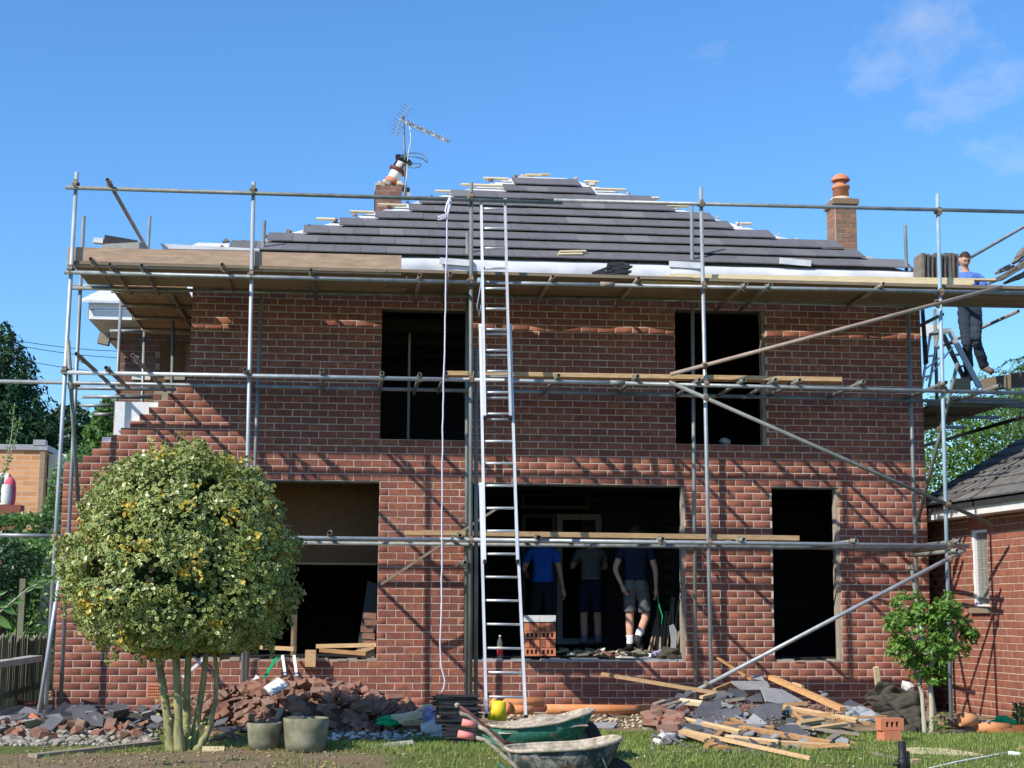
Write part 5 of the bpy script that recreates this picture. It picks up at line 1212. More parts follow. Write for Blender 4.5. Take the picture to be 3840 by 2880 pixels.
def gpart(a, b, name, mat, par=gb):
    q = MB(); q.bb(a, b); q.v = [tuple(GM @ Vector(v)) for v in q.v]; return P(q.build(name, M[mat], None), par)
win = gpart((wx0, .06, wz0), (wx1, .065, wz1), 'window', 'leaded')
fw = .035
gpart((wx0, .02, wz0), (wx0 + fw, .06, wz1), 'frame', 'white', win); gpart((wx1 - fw, .02, wz0), (wx1, .06, wz1), 'frame', 'white', win)
gpart((wx0 + fw, .02, wz1 - fw), (wx1 - fw, .06, wz1), 'frame', 'white', win); gpart((wx0 + fw, .02, wz0), (wx1 - fw, .06, wz0 + fw), 'frame', 'white', win)
for i in range(1, 8):
    z = wz0 + (wz1 - wz0)*i/8; gpart((wx0 + fw, .055, z - .004), (wx1 - fw, .0595, z + .004), 'leading', 'lead', win)
gpart(((wx0 + wx1)/2 - .004, .0545, wz0 + fw), ((wx0 + wx1)/2 + .004, .059, wz1 - fw), 'leading', 'lead', win)
gpart((wx0 - .04, -.05, wz0 - .07), (wx1 + .04, .06, wz0 - .002), 'sill', 'board_dark')
gpart((-.3, -.26, ze - .06), (6.3, -.235, ze + .12), 'fascia', 'white_dirty'); gpart((-.3, -.234, ze - .06), (6.3, .0, ze - .045), 'soffit', 'white_dirty')
for i in range(6): gpart((2.5 + i*.55, -.268, ze + .06), (2.62 + i*.55, -.262, ze + .115), 'gutter_bracket', 'black')
rp = R(30); 
def gr(x, s, lift=0.0): return GM @ Vector((x, -.32 + s*math.cos(rp) - lift*math.sin(rp), ze + .12 + s*math.sin(rp) + lift*math.cos(rp)))
q = MB(); q.prism([gr(2.2, 0, -.03), gr(6.4, 0, -.03), gr(6.4, 3.0, -.03), gr(2.2, 3.0, -.03)], (GM.to_3x3() @ Vector((0, 0, -.05)))); grf = P(q.build('roof', M['slate_black'], None), gb)
q = MB(); q.bb((.003, 0, 0), (.327, .36, .02)); q.hexa([(.003, 0, .02), (.327, 0, .02), (.327, .02, .02), (.003, .02, .02), (.01, .004, .026), (.32, .004, .026), (.32, .02, .026), (.01, .02, .026)]); gt = q.mesh('roof_tile'); gt.materials.append(M['old_tile_grey'])
ya = (GM.to_3x3() @ Vector((0, math.cos(rp), math.sin(rp)))).normalized(); za = ex.cross(ya)
ya2 = (ya*math.cos(.07) - za*math.sin(.07)); za2 = ex.cross(ya2); MT = Matrix((ex, ya2, za2)).transposed().to_4x4()
for r_ in range(9):
    for c in range(12):
        o = bpy.data.objects.new('roof_tile', gt); COL.objects.link(o); o.matrix_world = Matrix.Translation(gr(2.25 + c*.33 + rnd(-.004, .004), r_*.29, .004 + rnd(0, .005))) @ MT @ Matrix.Rotation(rnd(-.012, .012), 4, 'Z'); P(o, grf)
gpart((0.0, .2, -.2), (6.2, .25, ze), 'inner_wall', 'inner_shade_dark')

# ================================================================= grass
def lawn_mask(x, y):
    n1 = noise.noise(Vector((x*.9, y*.9, 5.0)))
    lim = -3.1 if x > 5.6 else (-3.4 if x > 4.2 else -4.1)
    if y > lim + .35*n1: return False
    if (x - 2.1)**2*.30 + (y + 5.5)**2 < 1.15 + n1*.5: return random.random() < (.30 if noise.noise(Vector((x*2.1, y*2.1, 9.0))) > .12 else .03)
    if x < 1.0 and y > -5.2: return False
    if -5.7 < y < -4.9 and 3.0 < x < 4.7 and n1 > -.2: return random.random() < .45
    if noise.noise(Vector((x*.7 + 9, y*1.3, 2.0))) > .30: return random.random() < .22
    return True
GP = []
while len(GP) < 85000:
    y = -3.0 - 4.2*random.random()**1.15; x = rnd(-1.2, 12.5)
    if lawn_mask(x, y): GP.append((x, y, gh(x, y)))
GP = np.array(GP); n = len(GP); h = RG.uniform(.018, .055, n)*(1 + .5*nz3(GP, 1.4, 6.)); th = RG.rand(n)*6.28; ln = RG.uniform(.1, .9, n)*h
wv = .0032; bx_ = np.stack([np.cos(th), np.sin(th), 0*th], 1)*wv; tip = GP + np.stack([-np.sin(th)*ln, np.cos(th)*ln, h], 1); mid = GP*.45 + tip*.55 + np.array([0, 0, .003])
V = np.stack([GP - bx_, GP + bx_, mid + bx_*.7, mid - bx_*.7, tip], 1).reshape(-1, 3); b0 = (np.arange(n)*5)[:, None]
gme = npmesh('grass', V, [b0 + np.array([0, 1, 2, 3]), b0 + np.array([3, 2, 4])]); gme.materials.append(M['grass']); o = bpy.data.objects.new('grass', gme); COL.objects.link(o); tag(o, 'short patchy grass of the lawn in front of the house', 'grass', kind='stuff')
# fallen leaves and chips on the soil
n = 1500; FL = np.stack([RG.uniform(-.5, 9, n), RG.uniform(-6.4, -4.2, n), np.zeros(n)], 1); FL[:, 2] = [gh(x, y) + .012 for x, y, _ in FL]
o = leaves('leaf_litter', FL, np.tile([[0, 0, 1.]], (n, 1)), RG.uniform(.02, .055, n), 'leaf_dry', None, .6, spread=.35, droop=0); tag(o, 'dry fallen leaves scattered over the soil and grass', 'leaves', kind='stuff')
# ================================================================= rubble, timber and tools in the garden
def HY(v): return -1.9 - (v - 1480)*3.4/160.0          # depth of the heaps by height in the picture
def variants(kind):
    out = []
    for i in range(6):
        L0, W0, H0 = (.215, .1025, .072)
        if i in (2, 3): L0 = rnd(.09, .14)
        if i == 4: L0 = .17
        mb = MB(); p = []
        for z in (-1, 1):
            for x, y in ((-1, -1), (1, -1), (1, 1), (-1, 1)):
                j = .006 if i < 2 else .016
                p.append(Vector((x*L0/2 + rnd(-j, j), y*W0/2 + rnd(-j*.6, j*.6), z*H0/2 + rnd(-j*.5, j*.5))))
        mb.hexa(p); me = mb.mesh('loose_brick'); bm = bmesh.new(); bm.from_mesh(me)
        bmesh.ops.bevel(bm, geom=list(bm.edges), offset=.005, segments=1, affect='EDGES'); bm.to_mesh(me); bm.free(); me.materials.append(M['brick_rubble']); out.append(me)
    return out
BV = variants('b')
def scatter_brick(p, rot, label, group, me=None):
    o = bpy.data.objects.new('loose_brick', me or random.choice(BV)); COL.objects.link(o); o.location = p; o.rotation_euler = rot
    return tag(o, label, 'brick', group)
def mound(name, cx_, cy_, rx_, ry_, h, mat, n=26):
    V = []; 
    for j in range(n + 1):
        for i in range(n + 1):
            a = (i/n*2 - 1); b = (j/n*2 - 1); x = cx_ + a*rx_; y = cy_ + b*ry_; z = h*max(0, 1 - (a*a + b*b))**.8 + .05*noise.noise(Vector((x*5, y*5, 2)))
            V.append((x, y, gh(x, y) - .02 + max(0, z)))
    ii = np.arange((n + 1)**2).reshape(n + 1, n + 1); Fq = np.stack([ii[:-1, :-1].ravel(), ii[:-1, 1:].ravel(), ii[1:, 1:].ravel(), ii[1:, :-1].ravel()], 1)
    o = link(name, npmesh(name, V, [Fq], smooth=False), M[mat]); return tag(o, kind='stuff')
def mh(x, y, cx_, cy_, rx_, ry_, h):
    a, b = (x - cx_)/rx_, (y - cy_)/ry_; return gh(x, y) + h*max(0, 1 - a*a - b*b)**.8
# heap of old bricks under the lower left opening
c = at(640, 1520, -1.9); HB = (c.x, -1.72, 1.55, .95, .42)
tag(mound('rubble', HB[0], HB[1] + .1, HB[2]*.9, HB[3]*.8, HB[4]*.92, 'brick_rubble'), 'earth and brick crumbs inside the heap of old bricks', 'rubble')
gL = 'old bricks heaped under the lower left opening'
for i in range(218):
    t = rnd(0, 6.283); r = math.sqrt(rnd(0, 1)); t = t if rnd(0, 1) < .4 else -abs(math.remainder(t, 6.2831853)); x = HB[0] + r*HB[2]*1.02*math.cos(t); y = HB[1] + r*HB[3]*1.02*math.sin(t)
    if y > HB[1] + .55: continue
    me = random.choice(BV); whole = me in BV[:2]
    scatter_brick((x, y, mh(x, y, *HB) + rnd(.0, .06)), (rnd(-.8, .8), rnd(-.6, .6), rnd(0, 6.28)), 'whole old red brick lying loose in the heap below the boarded opening' if whole else 'broken old red brick lying loose in the heap below the boarded opening', gL, me)
# bricks strewn on towards the middle and beside the left corner
for i in range(26):
    q = at(rnd(770, 935), rnd(1535, 1568), rnd(-2.6, -2.0)); scatter_brick((q.x, q.y, gh(q.x, q.y) + rnd(.02, .07)), (rnd(-.3, .3), rnd(-.3, .3), rnd(0, 6)), 'broken brick strewn between the brick heap and the slate stack', 'bricks strewn by the slate stack')
for i in range(20):
    q = at(rnd(100, 450), rnd(1530, 1580), rnd(-3.0, -1.6)); scatter_brick((q.x, q.y, gh(q.x, q.y) + rnd(.03, .12)), (rnd(-.5, .5), rnd(-.5, .5), rnd(0, 6)), 'broken brick lying among the slates by the left corner of the house', 'bricks among the slates')
# perforated new bricks
def holed(name, loc, rz, rx_=0.0, ry_=0.0, label='', group=None, mat='brick_hole', size=(.215, .1025, .08)):
    L0, W0, H0 = size; root = empty(name, loc); root.rotation_euler = (rx_, ry_, rz); tag(root, label, 'brick', group)
    mb = MB(); xs_ = [-L0/2, -.068, -.038, -.015, .015, .038, .068, L0/2]; ys_ = [-W0/2, -.026, .026, W0/2]      # a slab with three real openings through it
    for i in range(7):
        for j in range(3):
            if i in (1, 3, 5) and j == 1: continue
            mb.bb((xs_[i], ys_[j], -H0/2), (xs_[i+1], ys_[j+1], H0/2))
    bm = bmesh.new(); me = mb.mesh('body'); bm.from_mesh(me); bmesh.ops.remove_doubles(bm, verts=bm.verts, dist=1e-5)
    seen = {}
    for f in bm.faces: seen.setdefault(tuple(round(x, 5) for x in f.calc_center_median()), []).append(f)
    bmesh.ops.delete(bm, geom=[f for v in seen.values() if len(v) > 1 for f in v], context='FACES_ONLY'); bm.to_mesh(me); bm.free(); me.materials.append(M[mat]); o = link('body', me, None, root)
    mb = MB(); mb.box((0, 0, 0), (.16, .04, H0*.3)); link('hole_shade', mb.mesh('hole_shade'), M['black'], root)  # black block across the openings stands in for the shade inside them
    return root
g = 'new perforated bricks stacked by the small tree'
q = atg(1921, 1602); Yh = q.y
holed('perforated_brick', (q.x, Yh, q.z + .055), .15, R(0), 0, 'lower new orange brick of the pair standing by the small tree', g, 'brick_hole', (.19, .16, .11))
holed('perforated_brick', (q.x + .01, Yh + .0, q.z + .175), .12, R(90), 0, 'upper perforated orange brick with its holes showing by the small tree', g, 'brick_hole', (.25, .12, .12))
g = 'perforated bricks dropped at the left corner'
for i, (u, v, sz, rx_, ry_, rz_, lb) in enumerate(((44, 1523, 1.15, 80, 12, .5, 'dark perforated brick standing on edge at the far left beside the scaffold feet'), (70, 1524, 1.0, 10, 0, .3, 'perforated brick lying flat beside the raking scaffold foot'), (50, 1553, 1.1, 85, -8, .9, 'grooved orange brick lying among white stones at the far left'), (84, 1568, 1.3, 75, 35, -.3, 'tilted brick with round holes facing out among white stones'), (80, 1556, 1.0, 15, 10, 1.2, 'orange brick half under the black slate at the scaffold foot'))):
    q = at(u, v, atg(u, v + 10).y); holed('perforated_brick', q, rz_, R(rx_), R(ry_), lb, g, 'brick_hole' if i else 'brick_garage', (.215*sz, .10*sz, .075*sz))
# slabs of slate, drawn on a tilted plane and given thickness
def slab(poly, Y, n, th, mat, name, label, cat, group=None, o6=None):
    n = Vector(n).normalized(); u0 = sum(p[0] for p in poly)/len(poly); v0 = sum(p[1] for p in poly)/len(poly); p0 = at(u0, v0, Y)
    mb = MB(); mb.prism([atp(u, v, p0, n) for u, v in poly], -n*th); o = mb.build(name, M[mat], None); return tag(o, label, cat, group)
def c6(poly, ox, oy): return [(ox + x/6.0, oy + y/6.0) for x, y in poly]
gR = 'broken roof slates in the timber heap'
SL = [([(270, 790), (400, 800), (490, 760), (510, 880), (370, 960), (300, 1040), (60, 1010)], 'slate', (.1, -.62, .8), 'large jagged dark slate on the left side of the timber heap'),
      ([(480, 960), (740, 850), (770, 960), (640, 1030), (560, 1020)], 'slate', (-.1, -.5, .85), 'dark slate fragment in the middle of the timber heap'),
      ([(830, 900), (1080, 820), (1300, 820), (1265, 1080), (1090, 1090), (880, 950)], 'slate', (.0, -.75, .7), 'big square dark slate facing out of the timber heap'),
      ([(600, 620), (760, 640), (850, 700), (800, 780), (560, 760)], 'slate', (.15, -.55, .8), 'dark slate leaning below the grooved tiles in the heap'),
      ([(1260, 1100), (1490, 1100), (1640, 1220), (1690, 1300), (1230, 1220)], 'slate', (.1, -.5, .85), 'dark slate lying low behind the front timbers of the heap'),
      ([(820, 1050), (920, 950), (1080, 1070), (1060, 1100), (830, 1090)], 'slate_light', (-.2, -.6, .75), 'pale grey tile corner in front of the big dark slate'),
      ([(0, 1060), (200, 1100), (330, 1140), (200, 1170), (0, 1150)], 'slate', (.1, -.4, .9), 'dark slate lying flat at the lower left of the heap'),
      ([(230, 1010), (540, 1005), (560, 1060), (400, 1095)], 'slate', (.0, -.5, .85), 'narrow dark slate under the jagged one in the heap'),
      ([(890, 500), (960, 435), (1010, 450), (1070, 535)], 'slate_light', (.0, -.95, .35), 'grey pointed slate standing up at the top of the heap'),
      ([(800, 1400), (900, 1375), (1200, 1400), (1280, 1440), (1130, 1490), (900, 1480)], 'slate', (.0, -.2, .95), 'flat slate on the grass under the front timber'),
      ([(620, 530), (1090, 530), (1130, 600), (1030, 645), (780, 645)], 'slate_light', (.1, -.5, .85), 'grooved pale grey roof tile at the top left of the heap'),
      ([(1010, 600), (1290, 640), (1560, 790), (1580, 860), (1310, 840), (1080, 790)], 'slate_light', (.25, -.55, .8), 'large grooved pale grey roof tile sloping at the top of the heap'),
      ([(800, 760), (1010, 680), (1040, 800), (900, 800)], 'slate', (.1, -.6, .8), 'dark slate piece tucked under the large grooved tile'),
      ([(1540, 980), (1690, 970), (1720, 1030), (1560, 1060)], 'slate', (.1, -.5, .8), 'small dark slate right of the big square one'),
      ([(1340, 1010), (1480, 1030), (1420, 1090), (1340, 1080)], 'slate', (-.1, -.5, .8), 'small bluish slate beside the pale stone in the heap')]
for poly, mt, n_, lb in SL:
    pp = c6(poly, 1474.7, 1382.5); v = sum(p[1] for p in pp)/len(pp); slab(pp, HY(v), n_, .022, mt, 'slate', lb, 'slate', gR)
for dy_, poly in ((0, [(660, 545), (1090, 545), (1095, 556), (670, 556)]), (0, [(700, 575), (1110, 575), (1115, 585), (712, 586)]), (0, [(1050, 650), (1330, 690), (1560, 815), (1565, 826), (1330, 702), (1055, 662)]), (0, [(1060, 700), (1300, 735), (1540, 838), (1545, 848), (1300, 748), (1065, 712)]), (0, [(1070, 745), (1290, 775), (1440, 838), (1442, 846), (1290, 788), (1075, 757)])): pass
mound('rubble', at(1620, 1540, -2.9).x, -2.9, 1.05, .75, .24, 'felt')['label'] = 'dark crumbs and splinters filling the timber and slate heap'
gT = 'broken roof battens in the heap'
for i in range(70):      # lesser pieces packed between the large ones
    u = 1620 + random.gauss(0, 105); v = rnd(1490, 1612); u = min(max(u, 1420), 1840); p = at(u, v, HY(v)); s_ = rnd(.05, .14); n_ = random.choice((4, 5)); rot = Matrix.Rotation(rnd(-.1, 1.0), 3, 'X') @ Matrix.Rotation(rnd(-.5, .5), 3, 'Y'); mb = MB()
    p.z = max(p.z - .03, gh(p.x, p.y) + .02)
    mb.prism([p + rot @ Vector((s_*rnd(.7, 1.3)*math.cos(k_*6.283/n_ + i), s_*rnd(.6, 1.1)*math.sin(k_*6.283/n_ + i), 0)) for k_ in range(n_)], rot @ Vector((0, 0, .018))); tag(mb.build('slate', M['slate' if rnd(0, 1) < .7 else 'slate_light'], None), 'small broken slate fragment packed between the timbers of the heap', 'slate', gR)
for i in range(16):
    u = rnd(1430, 1850); v = rnd(1505, 1622); p = at(u, v, HY(v)); p.z = max(p.z - .02, gh(p.x, p.y) + .02); t = random.gauss(.25, .5); l = rnd(.12, .6); tplank('short broken batten piece scattered through the timber and slate heap', p, p + Vector((math.cos(t)*l, -math.sin(t)*l*.7, rnd(-.05, .05))), rnd(.03, .06), rnd(.02, .035), random.choice(['wood_grey', 'wood_orange', 'wood_grey', 'wood_orange']), 'batten', 'batten pieces in the heap', 'roof_batten')
TB = [((460, 235), (900, 520), .04, 'wood_orange', 'thin batten jutting up steeply from the heap towards the wall'), ((-1047, 440), (540, 705), .055, 'wood', 'long pale batten reaching from the heap towards the wheelbarrows'),
      ((1150, 485), (2080, 900), .085, 'wood_orange', 'thick orange timber sloping down the right side of the heap'), ((1310, 870), (2260, 1045), .06, 'wood', 'long pale batten lying level on the right of the heap'),
      ((20, 1030), (740, 1190), .055, 'wood', 'batten lying across the dark slates at the left front'), ((0, 1170), (1670, 1580), .06, 'wood', 'longest batten lying on the grass at the very front of the heap'),
      ((550, 1260), (1240, 1330), .06, 'wood', 'pale batten under the crossing timbers at the front'), ((740, 1130), (1920, 1335), .06, 'wood_orange', 'orange batten crossing the front of the heap from the middle'),
      ((1280, 1330), (2160, 1385), .05, 'wood', 'flat batten ending on the grass at the front right'), ((520, 1085), (1180, 1140), .05, 'wood_orange', 'splintered batten just below the pale tile corner'),
      ((1340, 1100), (2300, 1225), .04, 'wood_grey', 'thin greyish batten behind the low dark slate'), ((1680, 1150), (2120, 1090), .05, 'wood', 'short batten rising to the right behind the front slates'),
      ((500, 1180), (300, 1390), .055, 'wood_orange', 'short orange offcut lying towards the camera on the grass'), ((440, 1395), (580, 1402), .05, 'wood_orange', 'tiny orange offcut lying on the grass in front of the heap'),
      ((300, 1380), (430, 1350), .05, 'wood_orange', 'stubby orange offcut beside the short one on the grass'), ((410, 645), (620, 560), .045, 'wood_orange', 'short batten at the top left of the heap by the brace'),
      ((-40, 790), (250, 825), .075, 'wood_pale', 'bright yellow timber block at the left of the heap'), ((240, 745), (400, 705), .05, 'wood', 'pale batten end between the brace and the dark slates'),
      ((-370, 840), (-230, 790), .05, 'wood_grey', 'grey batten end at the far left of the heap'), ((-310, 950), (-100, 850), .045, 'wood_grey', 'grey batten leaning at the far left of the heap'), ((-330, 890), (-40, 800), .05, 'wood_grey', 'weathered batten beside the bricks left of the heap'),
      ((1880, 1305), (2030, 1225), .06, 'wood_grey', 'grey stub lying at the right front of the heap'), ((1500, 1085), (1820, 1035), .07, 'wood', 'pale offcut in the dark middle right of the heap'), ((1440, 940), (1550, 1050), .04, 'wood_orange', 'narrow batten stub below the level batten'),
      ((640, 1030), (800, 1110), .06, 'wood_orange', 'chunky orange splinter in front of the dark slates'), ((1440, 565), (1560, 610), .05, 'wood', 'broken batten end above the thick orange timber'), ((-260, 1110), (300, 1300), .045, 'wood', 'pale batten low at the left of the heap over the grass')]
for a, b, th, mt, lb in TB:
    a = (1474.7 + a[0]/6, 1382.5 + a[1]/6); b = (1474.7 + b[0]/6, 1382.5 + b[1]/6); pa, pb = at(a[0], a[1], HY(a[1])), at(b[0], b[1], HY(b[1]))
    pa.z = max(pa.z, gh(pa.x, pa.y) + th*.5); pb.z = max(pb.z, gh(pb.x, pb.y) + th*.5)
    tplank(lb, pa, pb, th*.95, th*.62, mt, 'batten', gT, 'roof_batten', Vector((rnd(-.3, .3), -.3, 1)))
q = at(1545, 1470, -1.3)
for i in range(14):
    u = rnd(1400, 1470); v = rnd(1535, 1580); p = at(u, v, HY(v)); scatter_brick((p.x, p.y, max(p.z, gh(p.x, p.y)) + .02), (rnd(-.5, .5), rnd(-.5, .5), rnd(0, 6)), 'broken brick at the left foot of the timber and slate heap', 'bricks by the timber heap')
def stone(p, r, mat='stone', name='rubble_stone'):
    bm = bmesh.new(); bmesh.ops.create_icosphere(bm, subdivisions=1, radius=1.0)
    for v in bm.verts: v.co *= rnd(.72, 1.15)
    me = bpy.data.meshes.new(name); bm.to_mesh(me); bm.free(); me.materials.append(M[mat]); o = bpy.data.objects.new(name, me); COL.objects.link(o); o.location = p; o.scale = (r*rnd(.9, 1.5), r*rnd(.8, 1.2), r*rnd(.55, .85)); o.rotation_euler = (rnd(-.4, .4), rnd(-.4, .4), rnd(0, 6)); return o
for i, (u, v, r, lb) in enumerate(((1413, 1568, .16, 'whitish broken concrete lump left of the timber heap'), (1432, 1600, .13, 'pale concrete lump standing on the grass by the timber heap'), (1440, 1590, .10, 'mortar covered lump beside the pale concrete by the timber heap'), (1710, 1553, .07, 'pale lichen grey stone inside the heap'), (935, 1577, .16, 'cream coloured broken block beside the stack of slates'), (835, 1590, .08, 'small grey block on the edge of the grass'), (862, 1596, .07, 'dark grey block on the edge of the grass'), (305, 1527, .13, 'pale rounded lump among the slates near the wall'), (225, 1553, .16, 'grey concrete lump left of the tree foot'), (138, 1555, .10, 'tan broken stone leaning under the black slate'), (185, 1555, .10, 'orange tan broken stone right of the black slate'))):
    q = at(u, v, atg(u, v + r*60).y); tag(stone(q, r, 'concrete' if 'grey' in lb else 'plaster'), lb, 'stone')
# slates thrown down at the left
gS = 'slates thrown down at the left corner'
slab([(101, 1545), (140, 1515), (184, 1540), (158, 1558), (122, 1556)], -2.2, (0.0, -.45, .9), .025, 'slate_black', 'slate', 'large black slate tented up beside the scaffold feet', 'slate', gS)
slab([(223, 1532), (241, 1514), (261, 1526), (240, 1534)], -1.9, (.1, -.5, .85), .02, 'slate_black', 'slate', 'black slate standing up against the wall left of the tree', 'slate', gS)
slab([(162, 1525), (180, 1513), (186, 1540), (170, 1538)], -1.7, (.4, -.8, .4), .02, 'slate', 'slate', 'grey slate fragment standing behind the black slate', 'slate', gS)
slab([(205, 1550), (240, 1548), (250, 1573), (212, 1568)], -2.8, (0, -.6, .8), .022, 'slate', 'slate', 'dark grey slate leaning in front of the concrete lump', 'slate', gS)
mound('rubble', at(260, 1545, -2.2).x, -2.3, 1.3, .6, .16, 'felt')['label'] = 'dark slate crumbs under the thrown slates'
c0 = at(260, 1545, -2.2).x
for i in range(70):
    x = c0 + rnd(-1.35, 1.45); y = rnd(-3.1, -1.6); z = mh(x, y, c0, -2.3, 1.5, .8, .17); mb = MB(); s_ = rnd(.06, .15); n_ = random.choice((3, 4, 5)); rot = Matrix.Rotation(rnd(-.6, .9), 3, 'X') @ Matrix.Rotation(rnd(-.5, .5), 3, 'Y')
    mb.prism([Vector((x, y, z + .03)) + rot @ Vector((s_*rnd(.7, 1.2)*math.cos(k_*6.283/n_ + i), s_*rnd(.7, 1.2)*math.sin(k_*6.283/n_ + i), 0)) for k_ in range(n_)], rot @ Vector((0, 0, .016)))
    tag(mb.build('slate', M['slate' if rnd(0, 1) < .75 else 'slate_light'], None), 'broken grey slate fragment among those thrown down behind the holly tree', 'slate', gS)
# white limestone rubble: the biggest pieces singly, the small ones as a mass
for i in range(150):
    q = atg(rnd(-5, 335), rnd(1562, 1608)); tag(stone((q.x, q.y, q.z + .02), rnd(.035, .065)), 'pale limestone lump in the white rubble left of the holly tree', 'stone', 'white rubble at the far left')
V = []; Fq = []
bm = bmesh.new(); bmesh.ops.create_icosphere(bm, subdivisions=1, radius=1.0); IV = [v.co.copy() for v in bm.verts]; IF = [[v.index for v in f.verts] for f in bm.faces]; bm.free()
def gravel(n, fn, r0, r1, mat, label):
    V = []; Fq = []
    for i in range(n):
        p = fn(); r = rnd(r0, r1); b = len(V); rz_ = Matrix.Rotation(rnd(0, 6), 3, 'Z')
        V += [tuple(Vector(p) + rz_ @ Vector((v.x*r*rnd(.9, 1.4), v.y*r*rnd(.8, 1.1), v.z*r*rnd(.5, .8)))) for v in IV]; Fq += [[k_ + b for k_ in f] for f in IF]
    o = link('gravel', npmesh('gravel', V, [np.array(Fq)]), M[mat]); return tag(o, label, 'gravel', kind='stuff')
def gp1():
    q = atg(rnd(-10, 340), rnd(1556, 1612)); return (q.x, q.y, q.z + .008)
for i in range(40):
    q = atg(rnd(5, 330), rnd(1555, 1600)); scatter_brick((q.x, q.y, q.z + rnd(.02, .06)), (rnd(-.6, .6), rnd(-.6, .6), rnd(0, 6)), 'broken brick mixed into the pale rubble left of the holly tree', 'bricks in the pale rubble', random.choice(BV[2:]))
gravel(900, gp1, .016, .036, 'stone', 'small white stones strewn at the far left of the garden')
def gp2():
    q = atg(rnd(700, 960), rnd(1553, 1600)); return (q.x, q.y, q.z + .008)
gravel(260, gp2, .012, .035, 'plaster', 'sandy mortar crumbs strewn by the slate stack')
def gp3():
    q = atg(rnd(-5, 110), rnd(1470, 1560)); return (q.x, q.y, q.z + .03)
gravel(120, gp3, .015, .04, 'brick_rubble', 'brick crumbs on the paved side path')
def gp4():
    q = atg(rnd(1080, 1480), rnd(1545, 1575)); return (q.x, q.y, q.z + .01)
gravel(260, gp4, .012, .03, 'sand_pile', 'builders sand and crumbs along the foot of the wall')
# white panel and bits on top of the brick heap
slab([(569, 1484), (601, 1463), (624, 1478), (587, 1501)], -2.5, (-.1, -.75, .65), .025, 'white_dirty', 'board_offcut', 'square white panel lying tilted on the brick heap', 'board')
slab([(545, 1470), (553, 1457), (562, 1464)], -2.0, (0, -.9, .4), .02, 'white_dirty', 'board_offcut', 'small white triangular scrap at the top of the brick heap', 'board')
mb = MB(); mb.path([at(584, 1447, -.35), at(571, 1463, -.7)], .022, 6); a = mb
for (u0, v0, u1, v1, mt, lb) in ((600, 1416, 571, 1464, 'green_cloth', 'green plastic strap slanting from the sill onto the brick heap'), (610, 1416, 616, 1458, 'white', 'left white strip hanging from the sill of the boarded opening'), (635, 1416, 641, 1460, 'white', 'right white strip hanging from the sill of the boarded opening'), (440, 1424, 395, 1462, 'white', 'white pipe leaning from the sill behind the holly stems')):
    mb = MB(); mb.bar(at(u0, v0, -.05), at(u1, v1, -.45), .035, .014, Vector((0, -1, .3))); tag(mb.build('plastic_strip', M[mt], None), lb, 'strip')
for (u0, v0, u1, v1, th, mt, lb) in ((560, 1398, 640, 1402, .05, 'wood', 'pale timber lying on the sill behind the holly crown'), (683, 1396, 812, 1393, .05, 'wood', 'long pale batten lying along the sill of the boarded opening'), (690, 1404, 790, 1412, .05, 'wood_orange', 'orange batten lying on the sill of the boarded opening'), (770, 1410, 808, 1396, .06, 'wood', 'broken timber end at the right of the boarded sill')):
    tplank(lb, at(u0, v0, .16), at(u1, v1, .12), th*1.2, th, mt, 'timber', None, 'timber_offcut')
mb = MB(); c = at(671, 1422, -.03); mb.box((c.x, -.02, c.z), (.13, .26, .20)); tag(mb.build('timber_block', M['wood'], None), 'square timber block sticking out of the boarded opening over its sill', 'timber')
# concrete cylinders by the tree
def cyl(u0, u1, v0, v1, label):
    q = atg((u0 + u1)/2, v1 - 4); s_ = (at(u1, v1, q.y).x - at(u0, v1, q.y).x)/2; h = (at(u0, v0, q.y).z - at(u0, v1 - 5, q.y).z); root = empty('concrete_ring', (q.x, q.y + s_*.6, q.z)); tag(root, label, 'planter')
    mb = MB(); mb.lathe([(s_*.86, 0), (s_*.90, h*.3), (s_*.96, h*.7), (s_, h), (s_*.93, h + .006), (s_*.88, h - .02), (s_*.84, h*.4)], (0, 0, 0), 28); link('ring', mb.mesh('ring', True), M['concrete_dark'], root)
    mb = MB(); mb.lathe([(s_*.86, h*.62), (.01, h*.64)], (0, 0, 0), 20); link('soil', mb.mesh('soil'), M['felt'], root)
cyl(530, 607, 1562, 1624, 'smaller mossy concrete ring standing beside the holly tree'); cyl(608, 710, 1552, 1630, 'larger mossy concrete ring standing right of the smaller one')
mb = MB(); q = at(598, 1552, atg(560, 1610).y + .05); mb.lathe([(.014, 0), (.022, .04), (.03, .06), (.03, .13), (.022, .14), (0, .14)], (q.x, q.y, q.z - .03), 12, Matrix.Rotation(.3, 3, 'Y')); tag(mb.build('garden_tap', M['galv_dull'], None, True), 'small dull metal fitting standing on the rim between the concrete rings', 'fitting')
slab([(437, 1612), (485, 1612), (484, 1621), (438, 1622)], atg(460, 1622).y, (0, -.2, 1), .05, 'wood_pale', 'stone_slab', 'pale stone slab lying beside the holly foot', 'slab')
tplank('long grey timber edging lying in front of the white rubble', atg(70, 1636), atg(340, 1606), .12, .06, 'wood_grey', 'timber', None, 'edging_board')
for (u0, v0, u1, v1, lb) in ((452, 1600, 530, 1568, 'dark pole leaning on the slates beside the smaller concrete ring'),):
    mb = MB(); mb.path([at(u0, v0, atg(u0, v0 + 8).y), at(u1, v1, atg(560, 1600).y)], .014, 8); tag(mb.build('dark_pole', M['board_dark'], None, True), lb, 'pole')
